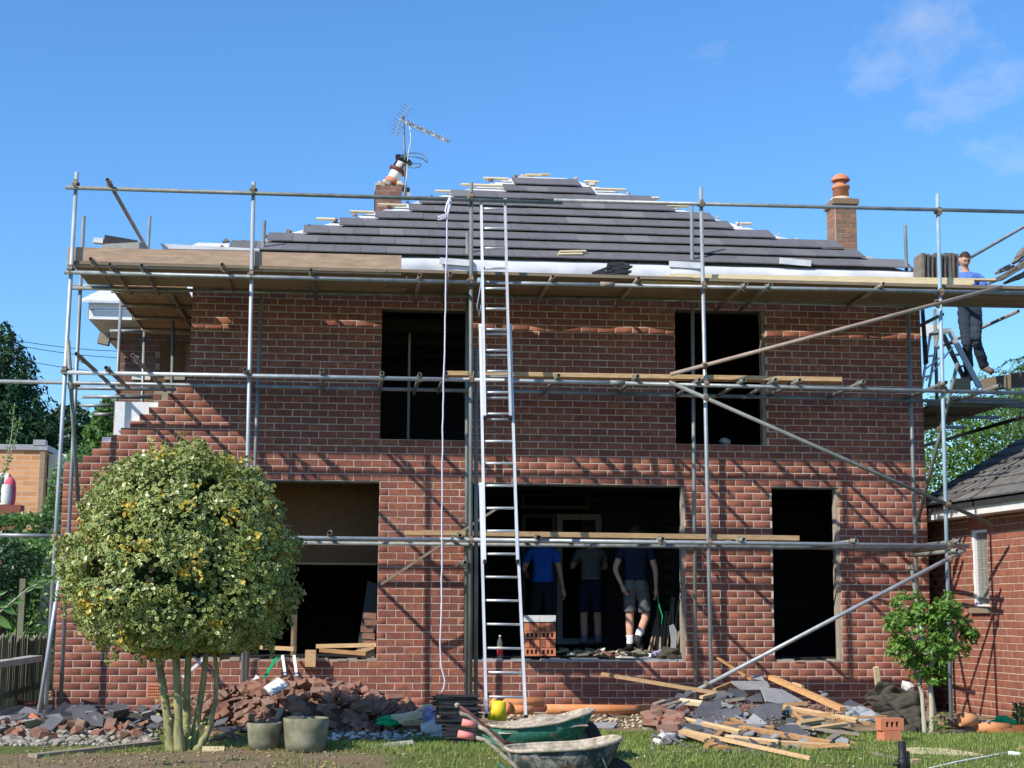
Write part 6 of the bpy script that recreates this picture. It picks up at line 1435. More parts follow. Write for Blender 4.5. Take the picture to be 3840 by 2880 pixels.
# stack of dark slates by the middle standard
g = 'stacked dark slates by the ladder'
qs = atg(985, 1606); sy = qs.y; k_ = 0
zb = qs.z; zt = at(990, 1505, sy + .3).z
for i in range(26):
    t = i/25; z = zb + (zt - zb)*t; u = 1002 - 20*t + rnd(-7, 7); wpx = (70 if t < .4 else 92) + rnd(-8, 6); yy = sy + .28*t + rnd(-.03, .03); c = at(u, 1560, yy); w_ = at(u + wpx/2, 1560, yy).x - at(u - wpx/2, 1560, yy).x
    mb = MB(); mb.box((c.x, yy, z + .012), (w_, .27, (zt - zb)/26*.82), Matrix.Rotation(rnd(-.16, .16), 3, 'Z') @ Matrix.Rotation(rnd(-.02, .02), 3, 'Y')); tag(mb.build('stacked_slate', M['slate_black'], None), ORD[25 - i] + ' dark slate from the top of the stack left of the ladder foot', 'slate', g)
mb = MB(); c = atg(955, 1622); mb.path([c + Vector((.10*math.cos(t*.42), .14*math.sin(t*.42), .014 + .01*math.sin(t))) for t in range(16)], .005, 5, cap=False); tag(mb.build('wire_hoop', M['black'], None, True), 'thin dark wire hoop lying on the grass below the slate stack', 'wire')
# bags, boards, pipes
def crumple(name, c, r, mat, label, cat, seed=0, sub=3):
    bm = bmesh.new(); bmesh.ops.create_icosphere(bm, subdivisions=sub, radius=1.0)
    for v in bm.verts:
        k2 = 1 + .45*noise.noise(v.co*1.7 + Vector((seed, 0, 0))) + .22*noise.noise(v.co*4 + Vector((seed, 3, 0))); v.co = Vector((v.co.x*r[0]*k2, v.co.y*r[1]*k2, max(v.co.z, -.45)*r[2]*k2))
    me = bpy.data.meshes.new(name); bm.to_mesh(me); bm.free(); me.materials.append(M[mat]); o = bpy.data.objects.new(name, me); COL.objects.link(o); o.location = c; return tag(o, label, cat)
q = at(843, 1555, -2.6); crumple('green_netting', (q.x, q.y, q.z - .02), (.17, .1, .07), 'green_cloth', 'crumpled bright green plastic netting beside the strewn bricks', 'netting', 3)
q = at(928, 1550, -2.5); crumple('printed_bag', (q.x, q.y, q.z), (.07, .05, .12), 'purple', 'torn white and violet printed bag left of the slate stack', 'bag', 5)
slab([(866, 1550), (900, 1540), (905, 1533), (870, 1541), (845, 1543)], -2.7, (0, -.3, .95), .05, 'wood_pale', 'board_offcut', 'pale yellow board offcut lying beside the green netting', 'board')
tplank('cream timber block end beside the green netting', at(868, 1556, -2.8), at(905, 1543, -2.5), .09, .07, 'wood_pale', 'timber', None, 'timber_offcut'); tplank('orange brown board lying below the pale offcut', at(870, 1562, -2.8), at(912, 1560, -2.7), .08, .05, 'wood', 'timber', None, 'timber_offcut')
slab([(795, 1612), (838, 1604), (890, 1598), (895, 1606), (800, 1622)], atg(840, 1612).y, (0, -.15, 1), .06, 'concrete', 'kerb_stone', 'flat pale kerb stone half buried in the grass', 'kerb')
for i in range(8): q = at(rnd(895, 945), rnd(1520, 1548), -2.3); tplank('splintered pale offcut behind the printed bag', q, q + Vector((rnd(.1, .25), rnd(-.1, .1), rnd(-.02, .06))), .05, .025, 'wood_pale', 'timber', 'splinters by the slate stack', 'timber_offcut')
mb = MB(); a = at(1058, 1519, -1.2); b = at(1175, 1516, -1.2); mb.tube(a, b, .062, 18); tag(mb.build('clay_pipe', M['clay_orange'], None, True), 'long orange drain pipe lying behind the ladder foot', 'pipe')
pr_ = empty('clay_pipe', at(1110, 1535, -1.6)); tag(pr_, 'orange drain pipe junction with flared socket in front of the long pipe', 'pipe')
mb = MB(); mb.tube(at(1098, 1532, -1.6), at(1152, 1534, -1.6), .055, 16); P(mb.build('barrel', M['clay_orange'], None, True), pr_); mb = MB(); mb.tube(at(1087, 1528, -1.65), at(1099, 1531, -1.62), .075, 16); P(mb.build('socket', M['clay_orange'], None, True), pr_)
mb = MB(); mb.tube(at(1180, 1531, -.9), at(1440, 1533, -.7), .055, 14); tag(mb.build('clay_pipe', M['clay_orange'], None, True), 'dusty orange drain pipe lying along the foot of the wall', 'pipe')
mb = MB(); c = at(1073, 1556, -2.9); mb.lathe([(.10, 0), (.075, .2), (.06, .205), (.06, .19), (.0, .185)], (c.x, c.y, c.z), 20, Matrix.Rotation(.12, 3, 'Y')); tag(mb.build('yellow_bucket', M['yellow'], None, True), 'upturned bright yellow plastic bucket behind the wheelbarrow', 'bucket')
slab([(1270, 1572), (1285, 1560), (1335, 1560), (1325, 1572)], atg(1300, 1572).y, (0, -.2, 1), .025, 'slate_light', 'stone_slab', 'flat grey slab lying on the grass right of the green barrow', 'slab')
# felt heap and post behind the small tree
def drape(poly, Y, n, amp, mat, name, label):
    n = Vector(n).normalized(); p0 = at(poly[0][0], poly[0][1], Y); c4 = [atp(u, v, p0, n) for u, v in poly]; V = []; N = 22
    for j in range(N + 1):
        for i in range(N + 1):
            s_, t = i/N, j/N; p = (c4[0]*(1-s_) + c4[1]*s_)*(1-t) + (c4[3]*(1-s_) + c4[2]*s_)*t
            p = p + n*(amp*noise.noise(Vector((s_*3.1, t*3.3, Y))) + amp*.5*noise.noise(Vector((s_*7, t*7, Y)))); V.append(tuple(p))
    ii = np.arange((N+1)**2).reshape(N+1, N+1); Fq = np.stack([ii[:-1, :-1].ravel(), ii[:-1, 1:].ravel(), ii[1:, 1:].ravel(), ii[1:, :-1].ravel()], 1)
    me = npmesh(name, V, [Fq], smooth=True); me.materials.append(M[mat]); o = bpy.data.objects.new(name, me); COL.objects.link(o); sm = o.modifiers.new('s', 'SOLIDIFY'); sm.thickness = .012; sm.offset = -1; return tag(o, label, 'felt')
drape([(1862, 1505), (1900, 1478), (1985, 1496), (1952, 1530)], -2.0, (0, -.75, .6), .12, 'felt', 'roofing_felt', 'dark brown roofing felt crumpled against the wall by the small tree')
drape([(1860, 1520), (1985, 1500), (2000, 1560), (1905, 1545)], -2.3, (.1, -.7, .6), .12, 'felt', 'roofing_felt', 'upper fold of dark felt sheet behind the perforated bricks')
drape([(1900, 1540), (1995, 1525), (2002, 1585), (1945, 1580)], -2.7, (.1, -.8, .6), .09, 'felt', 'roofing_felt', 'lower dark felt sheet spread in front of the small tree')
drape([(1820, 1528), (1866, 1527), (1920, 1553), (1830, 1566)], -2.9, (.1, -.7, .7), .05, 'lead', 'plastic_sheet', 'pale grey plastic sheet lying beside the felt')
mb = MB(); mb.bar(at(1897, 1482, -1.7), at(1892, 1441, -1.75), .06, .04, Vector((0, 1, 0))); tag(mb.build('timber_stake', M['wood_pale'], None), 'short pale stake sticking up behind the felt', 'stake')
tag(stone(at(1962, 1483, -1.9), .1, 'plaster'), 'pinkish mortar lump on top of the felt', 'stone')
g = 'orange pipe pieces at the foot of the outbuilding'
for (a, b, r, mt, lb) in (((2072, 1556), (2108, 1552), .07, 'clay_orange', 'broken orange pipe end at the foot of the outbuilding'), ((2110, 1570), (2180, 1574), .06, 'clay_orange', 'orange pipe lying low in front of the outbuilding'), ((2128, 1588), (2240, 1580), .085, 'clay_rust', 'rusty orange pipe at the right edge of the lawn')):
    mb = MB(); mb.tube(at(*a, -2.9), at(*b, -2.9), r, 16); tag(mb.build('clay_pipe', M[mt], None, True), lb, 'pipe', g)
q = at(2168, 1560, -2.4); crumple('green_netting', (q.x, q.y, q.z), (.12, .08, .07), 'green_cloth', 'small green plastic scrap at the foot of the outbuilding', 'netting', 8)
drape([(2075, 1567), (2110, 1556), (2150, 1560), (2140, 1570)], -2.9, (0, -.5, .8), .03, 'lead', 'plastic_sheet', 'grey sheet scrap folded over the orange pipes')
SP = [at(rnd(2188, 2215), rnd(1520, 1570), -2.4) for i in range(140)]; root = empty('garden_weed', atg(2200, 1575)); tag(root, 'yellow green weed at the foot of the outbuilding wall', 'plant')
leaves('foliage', np.array([tuple(p) for p in SP]), np.tile([[0, -1, .5]], (140, 1)), RG.uniform(.05, .09, 140), 'leaf_palm', root, .4); stems('stem', [([tuple(atg(2200, 1575)), tuple(at(2202, 1530, -2.4))], [.01, .006])], 'bark', root)
for i in range(10):
    q = at(rnd(1945, 2070), rnd(1515, 1570), rnd(-2.4, -1.8)); scatter_brick((q.x, q.y, max(q.z, gh(q.x, q.y) + .03)), (rnd(-.5, .5), rnd(-.5, .5), rnd(0, 6)), 'broken brick lying behind the stems of the small tree', 'bricks behind the small tree')
tplank('long weathered edging timber lying at the border of the lawn on the right', atg(2010, 1588), atg(2150, 1578), .06, .05, 'wood_grey', 'timber', None, 'edging_board')
# offcuts on the lawn, white rods, black standpipe
V = [(1952, 1616), (1985, 1614), (2050, 1617), (2124, 1629), (2050, 1629), (1970, 1627)]; slab(V, atg(2030, 1625).y, (0, -.1, 1), .03, 'wood_pale', 'board_offcut', 'tapering pale board lying on the lawn at the right', 'board')
tplank('thin grey batten lying on the lawn left of the black pipe', atg(1880, 1626), atg(1972, 1648), .05, .03, 'wood_grey', 'batten', None, 'timber_batten'); tplank('short pale block at the end of the thin batten', atg(1962, 1648), atg(1984, 1645), .09, .05, 'wood', 'timber', None, 'timber_offcut')
mb = MB(); mb.path([atg(1985, 1668) + Vector((0, 0, .01)), atg(2070, 1648) + Vector((0, 0, .012)), atg(2155, 1632) + Vector((0, 0, .01)), atg(2180, 1628) + Vector((0, 0, .01))], .008, 6); tag(mb.build('white_rod', M['white'], None, True), 'long thin white rod lying on the lawn at the lower right', 'rod')
mb = MB(); mb.tube(at(2178, 1627, atg(2178, 1630).y), at(2206, 1630, atg(2206, 1633).y), .022, 10); tag(mb.build('white_pipe_offcut', M['white'], None, True), 'short white pipe offcut at the right edge of the lawn', 'pipe')
slab([(2193, 1620), (2200, 1612), (2215, 1610), (2212, 1618)], atg(2200, 1620).y, (0, -.3, 1), .06, 'wood', 'timber_offcut', 'orange offcut at the right edge of the lawn', 'timber')
bp = empty('standpipe', atg(1950, 1659)); Yq = -7.0; bp.location = at(1950, 1700, Yq); tag(bp, 'black upright pipe with a clamp at the bottom edge of the lawn', 'pipe')
t0 = at(1948, 1602, Yq); b0 = Vector((t0.x + .01, Yq, gh(t0.x, Yq) - .05)); mb = MB(); mb.tube(b0, t0, .033, 14); P(mb.build('pipe', M['black'], None, True), bp)
mb = MB(); c = at(1951, 1650, Yq); mb.lathe([(.036, -.06), (.05, -.05), (.05, .03), (.036, .05)], c, 14); mb.bar(c + Vector((-.09, -.02, .0)), c + Vector((.02, -.02, 0)), .03, .03); mb.tube(c + Vector((.045, 0, .1)), c + Vector((.05, 0, -.05)), .012, 8, False); P(mb.build('clamp', M['black'], None, True), bp)
def gp6():
    u = min(max(1620 + random.gauss(0, 110), 1410), 1850); v = rnd(1510, 1625); p = at(u, v, HY(v)); return (p.x, p.y, max(p.z - .03, gh(p.x, p.y) + .01))
gravel(420, gp6, .010, .030, 'old_tile', 'splinters and tile crumbs filling the gaps of the timber heap')
def gp7():
    t = rnd(0, 6.283); r = math.sqrt(rnd(0, 1)); x = HB[0] + r*HB[2]*1.1*math.cos(t); y = HB[1] - abs(r*HB[3]*1.15*math.sin(t)); return (x, y, mh(x, y, *HB) + rnd(0, .03))
gravel(520, gp7, .010, .030, 'brick_rubble', 'mortar crumbs and dust over the heap of old bricks')
def gp8():
    q = atg(rnd(440, 940), rnd(1555, 1600)); return (q.x, q.y, q.z + .01)
gravel(420, gp8, .010, .03, 'brick_rubble', 'brick crumbs spread along the front of the heap')
def gp9():
    q = atg(rnd(30, 780), rnd(1612, 1662)); return (q.x, q.y, q.z + .002)
gravel(300, gp9, .006, .022, 'earth', 'dry clods of earth on the bare soil round the holly tree')
def gp5():
    q = atg(rnd(700, 2212), rnd(1590, 1659)); return (q.x, q.y, q.z + .008)
gravel(60, gp5, .006, .015, 'plaster', 'pale chips scattered over the grass')
# ================================================================= wheelbarrows
def barrow(name, label, rim_pts, Y, zbot_drop, paint, tilt, wheel, load, grip_col):
    """rim_pts: picture points of the near rim ends; the tray is .62 m wide"""
    (u0, v0), (u1, v1) = rim_pts; a = at(u0, v0, Y); b = at(u1, v1, Y); root = empty(name, ((a.x + b.x)/2, Y + .3, gh(a.x, Y))); tag(root, label, 'wheelbarrow')
    L0 = (b.x - a.x); W0 = .60; d = Vector((1, 0, (b.z - a.z)/L0)); base = a
    def T(s_, t, z): return base + d*(s_*L0) + Vector((0, t*W0, z))
    # rim outline and sloping walls down to a narrower floor, the nose rising at the front
    N = 24; rim = []; mid = []; flo = []; inn = []; inn2 = []
    for i in range(N):
        t = i/N*2*math.pi; cx_, sy_ = math.cos(t), math.sin(t); ex_ = 4.0
        k2 = (abs(cx_)**ex_ + abs(sy_)**ex_)**(-1/ex_); x = .5 + .5*cx_*k2; y = .5 + .5*sy_*k2
        nar = 1 - .12*max(0, x - .6)/.4; y = .5 + (y - .5)*nar; nose = .05*max(0, (x - .62)/.38)**1.5 - .045*math.sin(math.pi*min(1, x/.8))*load.get('sag', 0)
        rim.append(T(x, y, nose)); mid.append(T(.5 + (x - .5)*.90 - .01, .5 + (y - .5)*.86, nose*.6 - .12)); flo.append(T(.46 + (x - .5)*.62, .5 + (y - .5)*.62, -zbot_drop))
        inn.append(T(.5 + (x - .5)*.955, .5 + (y - .5)*.94, nose)); inn2.append(T(.46 + (x - .5)*.62, .5 + (y - .5)*.62, -zbot_drop + .03))
    mb = MB(); rg = [flo, mid, rim, inn, inn2]; vs = [p for r in rg for p in r]; fs = [(k_*N + i, k_*N + (i+1) % N, (k_+1)*N + (i+1) % N, (k_+1)*N + i) for k_ in range(4) for i in range(N)]
    fs += [tuple(range(N - 1, -1, -1)), tuple(4*N + i for i in range(N))]; mi = [0]*(2*N) + [1]*(2*N) + [0, 1]
    me = bpy.data.meshes.new('tray'); me.from_pydata([tuple(v) for v in vs], [], fs); me.polygons.foreach_set('material_index', mi); me.polygons.foreach_set('use_smooth', [True]*len(fs)); me.materials.append(M[paint]); me.materials.append(M['barrow_crust']); o = bpy.data.objects.new('tray', me); COL.objects.link(o); P(o, root)
    mb = MB(); lip = [p + Vector((0, 0, .004 + .006*noise.noise(p*9))) for p in rim]; mb.path(lip + [lip[0], lip[1]], .015, 8, cap=False); P(mb.build('rim', M['barrow_crust'], None, True), root)
    if load.get('heap'):
        V = []; n = 14
        for j in range(n + 1):
            for i in range(n + 1):
                x = .06 + .86*i/n; y = .06 + .88*j/n; h = load['heap']*math.sin(math.pi*i/n)**.6*math.sin(math.pi*j/n)**.6; p = T(x, y, -.06 + h); p.z += .03*noise.noise(p*7); V.append(tuple(p))
        ii = np.arange((n+1)**2).reshape(n+1, n+1); Fq = np.stack([ii[:-1, :-1].ravel(), ii[:-1, 1:].ravel(), ii[1:, 1:].ravel(), ii[1:, :-1].ravel()], 1); o = link('mortar_load', npmesh('mortar_load', V, [Fq], smooth=True), M['barrow_crust']); P(o, root)
    gz = gh(b.x, Y)
    if wheel:
        wc = Vector((at(wheel[0], 1650, Y).x, Y + .3, gz + .21)); mb = MB(); rot = Matrix.Rotation(math.pi/2, 3, 'X')
        mb.lathe([(.115, -.045), (.175, -.052), (.205, -.03), (.21, 0), (.205, .03), (.175, .052), (.115, .045)], wc, 26, rot, cap=False); wh = P(mb.build('wheel', M['rubber'], None, True), root)
        mb = MB(); mb.lathe([(.0, -.05), (.03, -.05), (.035, -.015), (.118, -.012), (.118, .012), (.035, .015), (.03, .05), (0, .05)], wc, 20, rot); P(mb.build('rim', M['galv_dull'], None, True), wh)
        for t in (.12, .88):
            p = T(.80, t, -zbot_drop*.2); q = Vector((wc.x, Y + W0*(.38 if t < .5 else .62), wc.z)); mb = MB(); mb.path([p, q], .011, 6); P(mb.build('brace', M['galv_dull'], None, True), root)
    for t in (.10, .90):
        fr = T(.25, t, -zbot_drop - .02); mb = MB(); mb.path([fr, Vector((fr.x - .02, fr.y, gh(fr.x, fr.y) - .01))], .014, 8); mb.path([T(.7, .5 + (t - .5)*.5, -zbot_drop - .02), fr, T(-.05, t, -zbot_drop*.4)], .014, 8); P(mb.build('leg', M['barrow_green'], None, True), root)
    return root, T
# nearer barrow, handles towards the left
YBF = -7.55
bf, TF = barrow('wheelbarrow', 'nearer wheelbarrow with concrete crusted tray and pink handle grips', ((1102, 1626), (1352, 1615)), YBF, .32, 'barrow_dark', 0, (1335,), {}, 0)
def handle(root, pts, grip, mat):
    mb = MB(); mb.path([at(*p) for p in pts], .0165, 10); P(mb.build('handle', M[mat], None, True), root)
    if grip: mb = MB(); mb.path([at(*grip[0]), at(*grip[1])], .029, 12); P(mb.build('grip', M['pink_grip'], None, True), root)
handle(bf, [(1022, 1592, YBF), (1046, 1598, YBF), (1075, 1622, YBF), (1110, 1652, YBF), (1140, 1685, YBF)], ((989, 1585, YBF), (1023, 1592, YBF)), 'barrow_crust')
handle(bf, [(1028, 1567, YBF + .5), (1050, 1577, YBF + .5), (1076, 1604, YBF + .5), (1105, 1630, YBF + .5), (1140, 1660, YBF + .5)], ((998, 1560, YBF + .5), (1028, 1567, YBF + .5)), 'barrow_crust')
# farther green barrow
YBB = -5.6
bb_, TB_ = barrow('wheelbarrow', 'farther green wheelbarrow with a dried mortar load', ((1064, 1572), (1290, 1550)), YBB, .25, 'barrow_green', 0, (1262,), {'heap': .10, 'sag': .6}, 0)
handle(bb_, [(990, 1524, YBB), (1020, 1545, YBB), (1050, 1572, YBB), (1085, 1600, YBB), (1112, 1612, YBB)], None, 'maroon')
handle(bb_, [(992, 1536, YBB + .45), (1025, 1556, YBB + .45), (1060, 1585, YBB + .45), (1100, 1606, YBB + .45)], None, 'bark_dark')
mb = MB(); mb.path([at(993, 1541, -6.3), at(1010, 1545, -6.3), at(1040, 1570, -6.3), at(1075, 1600, -6.3), at(1100, 1618, -6.3)], .016, 8); 
sh = mb.build('shovel_handle', M['wood_grey'], None, True); tag(sh, 'grey shovel handle lying over the edge of the nearer barrow', 'shovel')
mb = MB(); p = at(988, 1524, YBB); mb.lathe([(.0, -.02), (.022, -.015), (.026, .01), (.018, .022), (0, .024)], p, 10); P(mb.build('handle_end', M['barrow_crust'], None, True), bb_)

# ================================================================= bricks and rubbish in the wide opening
g = 'new bricks stacked on the sill of the wide opening'
Yk = .20; x0 = at(1131, 1400, Yk).x; x1 = at(1200, 1400, Yk).x; zb = at(1165, 1417, Yk).z; zt = at(1165, 1345, Yk).z; H0 = (zt - zb)/4; wB = (x1 - x0)/2
for r_ in range(4):
    for c in range(2):
        lb = ['lowest', 'second', 'third', 'top'][r_] + ' course ' + ['left', 'right'][c] + ' brick of the stack standing on the sill behind the ladder'
        if r_ % 2 == 0:
            holed('perforated_brick', (x0 + wB*(c + .5), Yk, zb + H0*(r_ + .5)), 0, R(90), 0, lb, g, 'brick_hole', (wB*.97, H0*.95, .09))
        else:
            root = empty('perforated_brick', (x0 + wB*(c + .5), Yk, zb + H0*r_)); tag(root, lb, 'brick', g); n = 3
            for q in range(n): mb = MB(); mb.bb((-wB*.48 + q*wB*.96/n + .002, -.05, .002), (-wB*.48 + (q+1)*wB*.96/n - .002, .05, H0*.95)); link('brick_face', mb.mesh('brick_face'), M['brick_garage' if (q + c) % 2 else 'brick_hole'], root)
for i in range(2):
    a = at(1131 + i*34, 1329, Yk); b = at(1165 + i*35, 1344, Yk); mb = MB(); mb.bb((a.x, Yk - .06, b.z + .003), (b.x - .004, Yk + .06, a.z)); tag(mb.build('capping_block', M['white_dirty'], None), ['left whitish block on top of the brick stack in the wide opening', 'right whitish block on top of the brick stack in the wide opening'][i], 'block', 'blocks capping the brick stack')
bo = empty('drink_bottle', at(1080, 1402, .22)); tag(bo, 'plastic drink bottle with a red label standing on the sill behind the ladder', 'bottle'); bo.location.z = .665
mb = MB(); mb.lathe([(.036, 0), (.038, .02), (.038, .17), (.034, .21), (.016, .255), (.014, .27)], (0, 0, 0), 16); link('body', mb.mesh('body', True), M['bottle'], bo)
mb = MB(); mb.lathe([(.039, .03), (.039, .14)], (0, 0, 0), 16, cap=False); link('label_band', mb.mesh('label_band', True), M['bottle_red'], bo); mb = MB(); mb.lathe([(.0395, .11), (.0395, .145)], (0, 0, 0), 16, cap=False); link('yellow_band', mb.mesh('yb', True), M['yellow'], bo); mb = MB(); mb.lathe([(.015, .268), (.015, .285), (0, .285)], (0, 0, 0), 12); link('cap', mb.mesh('cap', True), M['white'], bo)
gI = 'plaster rubbish on the sill of the wide opening'
for i in range(60):
    u = rnd(1206, 1470); q = at(u, rnd(1388, 1417), rnd(.05, 1.6)); z = .69 + rnd(0, .06); mb = MB(); s_ = rnd(.03, .11); rot = Matrix.Rotation(rnd(-.4, .4), 3, 'X') @ Matrix.Rotation(rnd(-.4, .4), 3, 'Y'); n_ = random.choice((4, 5))
    mb.prism([Vector((q.x, q.y, z)) + rot @ Vector((s_*rnd(.6, 1.5)*math.cos(k_*6.283/n_ + i), s_*rnd(.5, 1)*math.sin(k_*6.283/n_ + i), 0)) for k_ in range(n_)], rot @ Vector((0, 0, rnd(.012, .03)))); tag(mb.build('plaster_chunk', M[random.choice(['mortar_old', 'plaster', 'concrete_dark', 'wood_grey', 'brick_rubble'])], None), 'broken plaster chunk on the rubbish strewn floor of the wide opening', 'rubble', gI)
tplank('white plank lying at an angle on the floor of the wide opening', Vector((at(1400, 1400, .5).x, .45, .70)), Vector((at(1475, 1380, .9).x, .9, .72)), .07, .04, 'white', 'plank'); tplank('broad pale board lying flat at the sill under the walking man', Vector((at(1335, 1408, .2).x, .2, .68)), Vector((at(1400, 1408, .35).x, .30, .67)), .16, .02, 'white_dirty', 'board', None, 'board_offcut')
q = at(1447, 1410, .15); crumple('felt_bundle', (q.x, .12, .70), (.17, .12, .1), 'felt', 'dark green sack crumpled on the sill at the right of the wide opening', 'sack', 12)
q = at(1433, 1385, .4); crumple('printed_bag', (q.x, .5, .72), (.12, .08, .05), 'purple', 'violet printed plastic bag on the floor of the wide opening', 'bag', 21)
mb = MB(); mb.prism([at(1446, 1352, .3), at(1455, 1348, .3), at(1463, 1365, .3), at(1460, 1405, .3), at(1453, 1405, .3)], (0, .03, 0)); tag(mb.build('bent_sheet', M['lead'], None), 'bent grey metal sheet standing on the sill at the right', 'sheet')
g = 'laths leaning in the dark corner of the wide opening'
for i in range(16):
    u = 1395 + i*5 + rnd(-3, 3); mb = MB(); mb.bar((at(u, 1395, 1.3).x, 1.2 + rnd(-.1, .1), .61), (at(u + rnd(8, 26), 1400, 1.5).x, 1.5, .61 + rnd(.45, .78) + i*.012), .03, .015); tag(mb.build('lath', M['board_dark'], None), 'grey lath leaning in the dark corner behind the walking man', 'lath', g)
tag(stone(at(1565, 953, .12), .07, 'lead'), 'small grey rubbish lump on the sill of the upper right opening', 'rubble')

# ================================================================= people
TS_ = bpy.data.scenes.new('workbench')      # bodies are grown here, away from the many objects of the garden
def baked(me, mods):
    o = bpy.data.objects.new('tmp', me); TS_.collection.objects.link(o); mods(o)
    vl = TS_.view_layers[0]; vl.update(); dg = vl.depsgraph; out = bpy.data.meshes.new_from_object(o.evaluated_get(dg)); bpy.data.objects.remove(o); bpy.data.meshes.remove(me); return out
def skin_mesh(nodes, edges, sub=2):
    """nodes: list of (co, rx, ry); one continuous skinned surface"""
    me = bpy.data.meshes.new('tmp'); me.from_pydata([tuple(n[0]) for n in nodes], edges, [])
    def mods(o):
        md = o.modifiers.new('skin', 'SKIN'); md.use_smooth_shade = True; ly = o.data.skin_vertices[0].data
        for i, n in enumerate(nodes): ly[i].radius = (n[1], n[2]); ly[i].use_root = (i == 0)
        s_ = o.modifiers.new('sub', 'SUBSURF'); s_.levels = sub; s_.render_levels = sub
    return baked(me, mods)
def remesh(ms, vox):
    bm = bmesh.new()
    for m_ in ms: bm.from_mesh(m_)
    me = bpy.data.meshes.new('tmp'); bm.to_mesh(me); bm.free()
    def mods(o):
        r = o.modifiers.new('r', 'REMESH'); r.mode = 'VOXEL'; r.voxel_size = vox; r.use_smooth_shade = True; s_ = o.modifiers.new('s', 'SMOOTH'); s_.iterations = 3
    return baked(me, mods)
def head_mesh(c, yaw, nod):
    bm = bmesh.new(); bmesh.ops.create_uvsphere(bm, u_segments=28, v_segments=20, radius=1.0)
    for v in bm.verts:
        x, y, z = v.co; x *= .078; y *= .097; z *= .118
        if z < 0: x *= 1 - .32*(-z/.118); y *= 1 - .10*(-z/.118)
        f = max(0, -y/.097)      # the face looks along -y
        if abs(x) < .018 and -.035 < z < .012 and f > .8: y -= .022*(1 - abs(x)/.018)*(1 - abs(z + .018)/.035 if abs(z + .018) < .035 else 0)      # nose
        if f > .75 and .010 < z < .030 and .012 < abs(x) < .05: y += .010      # eye sockets
        if f > .8 and -.062 < z < -.050 and abs(x) < .026: y += .006          # mouth
        if f > .7 and -.105 < z < -.08 and abs(x) < .03: y -= .006            # chin
        v.co = (x, y, z)
    for s_ in (1, -1):      # ears
        r = bmesh.ops.create_uvsphere(bm, u_segments=10, v_segments=8, radius=1.0)
        for v in r['verts']: v.co = Vector((v.co.x*.010 + s_*.080, v.co.y*.020 + .012, v.co.z*.032 - .002))
    M_ = Matrix.Translation(c) @ Matrix.Rotation(yaw, 4, 'Z') @ Matrix.Rotation(nod, 4, 'X')
    for v in bm.verts: v.co = M_ @ v.co
    me = bpy.data.meshes.new('h'); bm.to_mesh(me); bm.free(); return me, M_
def hand_mesh(w_, e_, palm_n, curl=.5, flip=1):
    """palm past the wrist, four fingers of unequal length and a thumb from the side"""
    d = (w_ - e_).normalized(); n = (palm_n - d*palm_n.dot(d)).normalized(); s_ = d.cross(n)*flip; nd = []; ed = []
    mb = MB(); p0 = w_; mb.path([p0 - d*.02, p0 + d*.02, p0 + d*.06, p0 + d*.092], [.024, .03, .034, .030], 10)
    for i, (o_, l) in enumerate(((-.027, .070), (-.009, .080), (.009, .074), (.026, .058))):
        b0 = p0 + d*.085 + s_*o_; b1 = b0 + (d*math.cos(curl*.4) + n*math.sin(curl*.4))*l*.42; b2 = b1 + (d*math.cos(curl) + n*math.sin(curl))*l*.33; b3 = b2 + (d*math.cos(curl*1.6) + n*math.sin(curl*1.6))*l*.25
        mb.path([b0 - d*.02, b0, b1, b2, b3], [.0095, .0095, .009, .0085, .006], 7)
    t0 = p0 + d*.025 - s_*.028; mb.path([t0, t0 - s_*.022 + d*.025 + n*.008, t0 - s_*.026 + d*.052 + n*.018, t0 - s_*.022 + d*.07 + n*.024], [.012, .0115, .010, .007], 7)
    return mb.mesh('hand', True)
def join_meshes(ms, mats):
    bm = bmesh.new()
    for m_ in ms: bm.from_mesh(m_)
    out = bpy.data.meshes.new('body'); bm.to_mesh(out); bm.free(); out.polygons.foreach_set('use_smooth', [True]*len(out.polygons))
    out.materials.clear()
    for m_ in mats: out.materials.append(M[m_])
    return out
def V3(*a): return Vector(a)
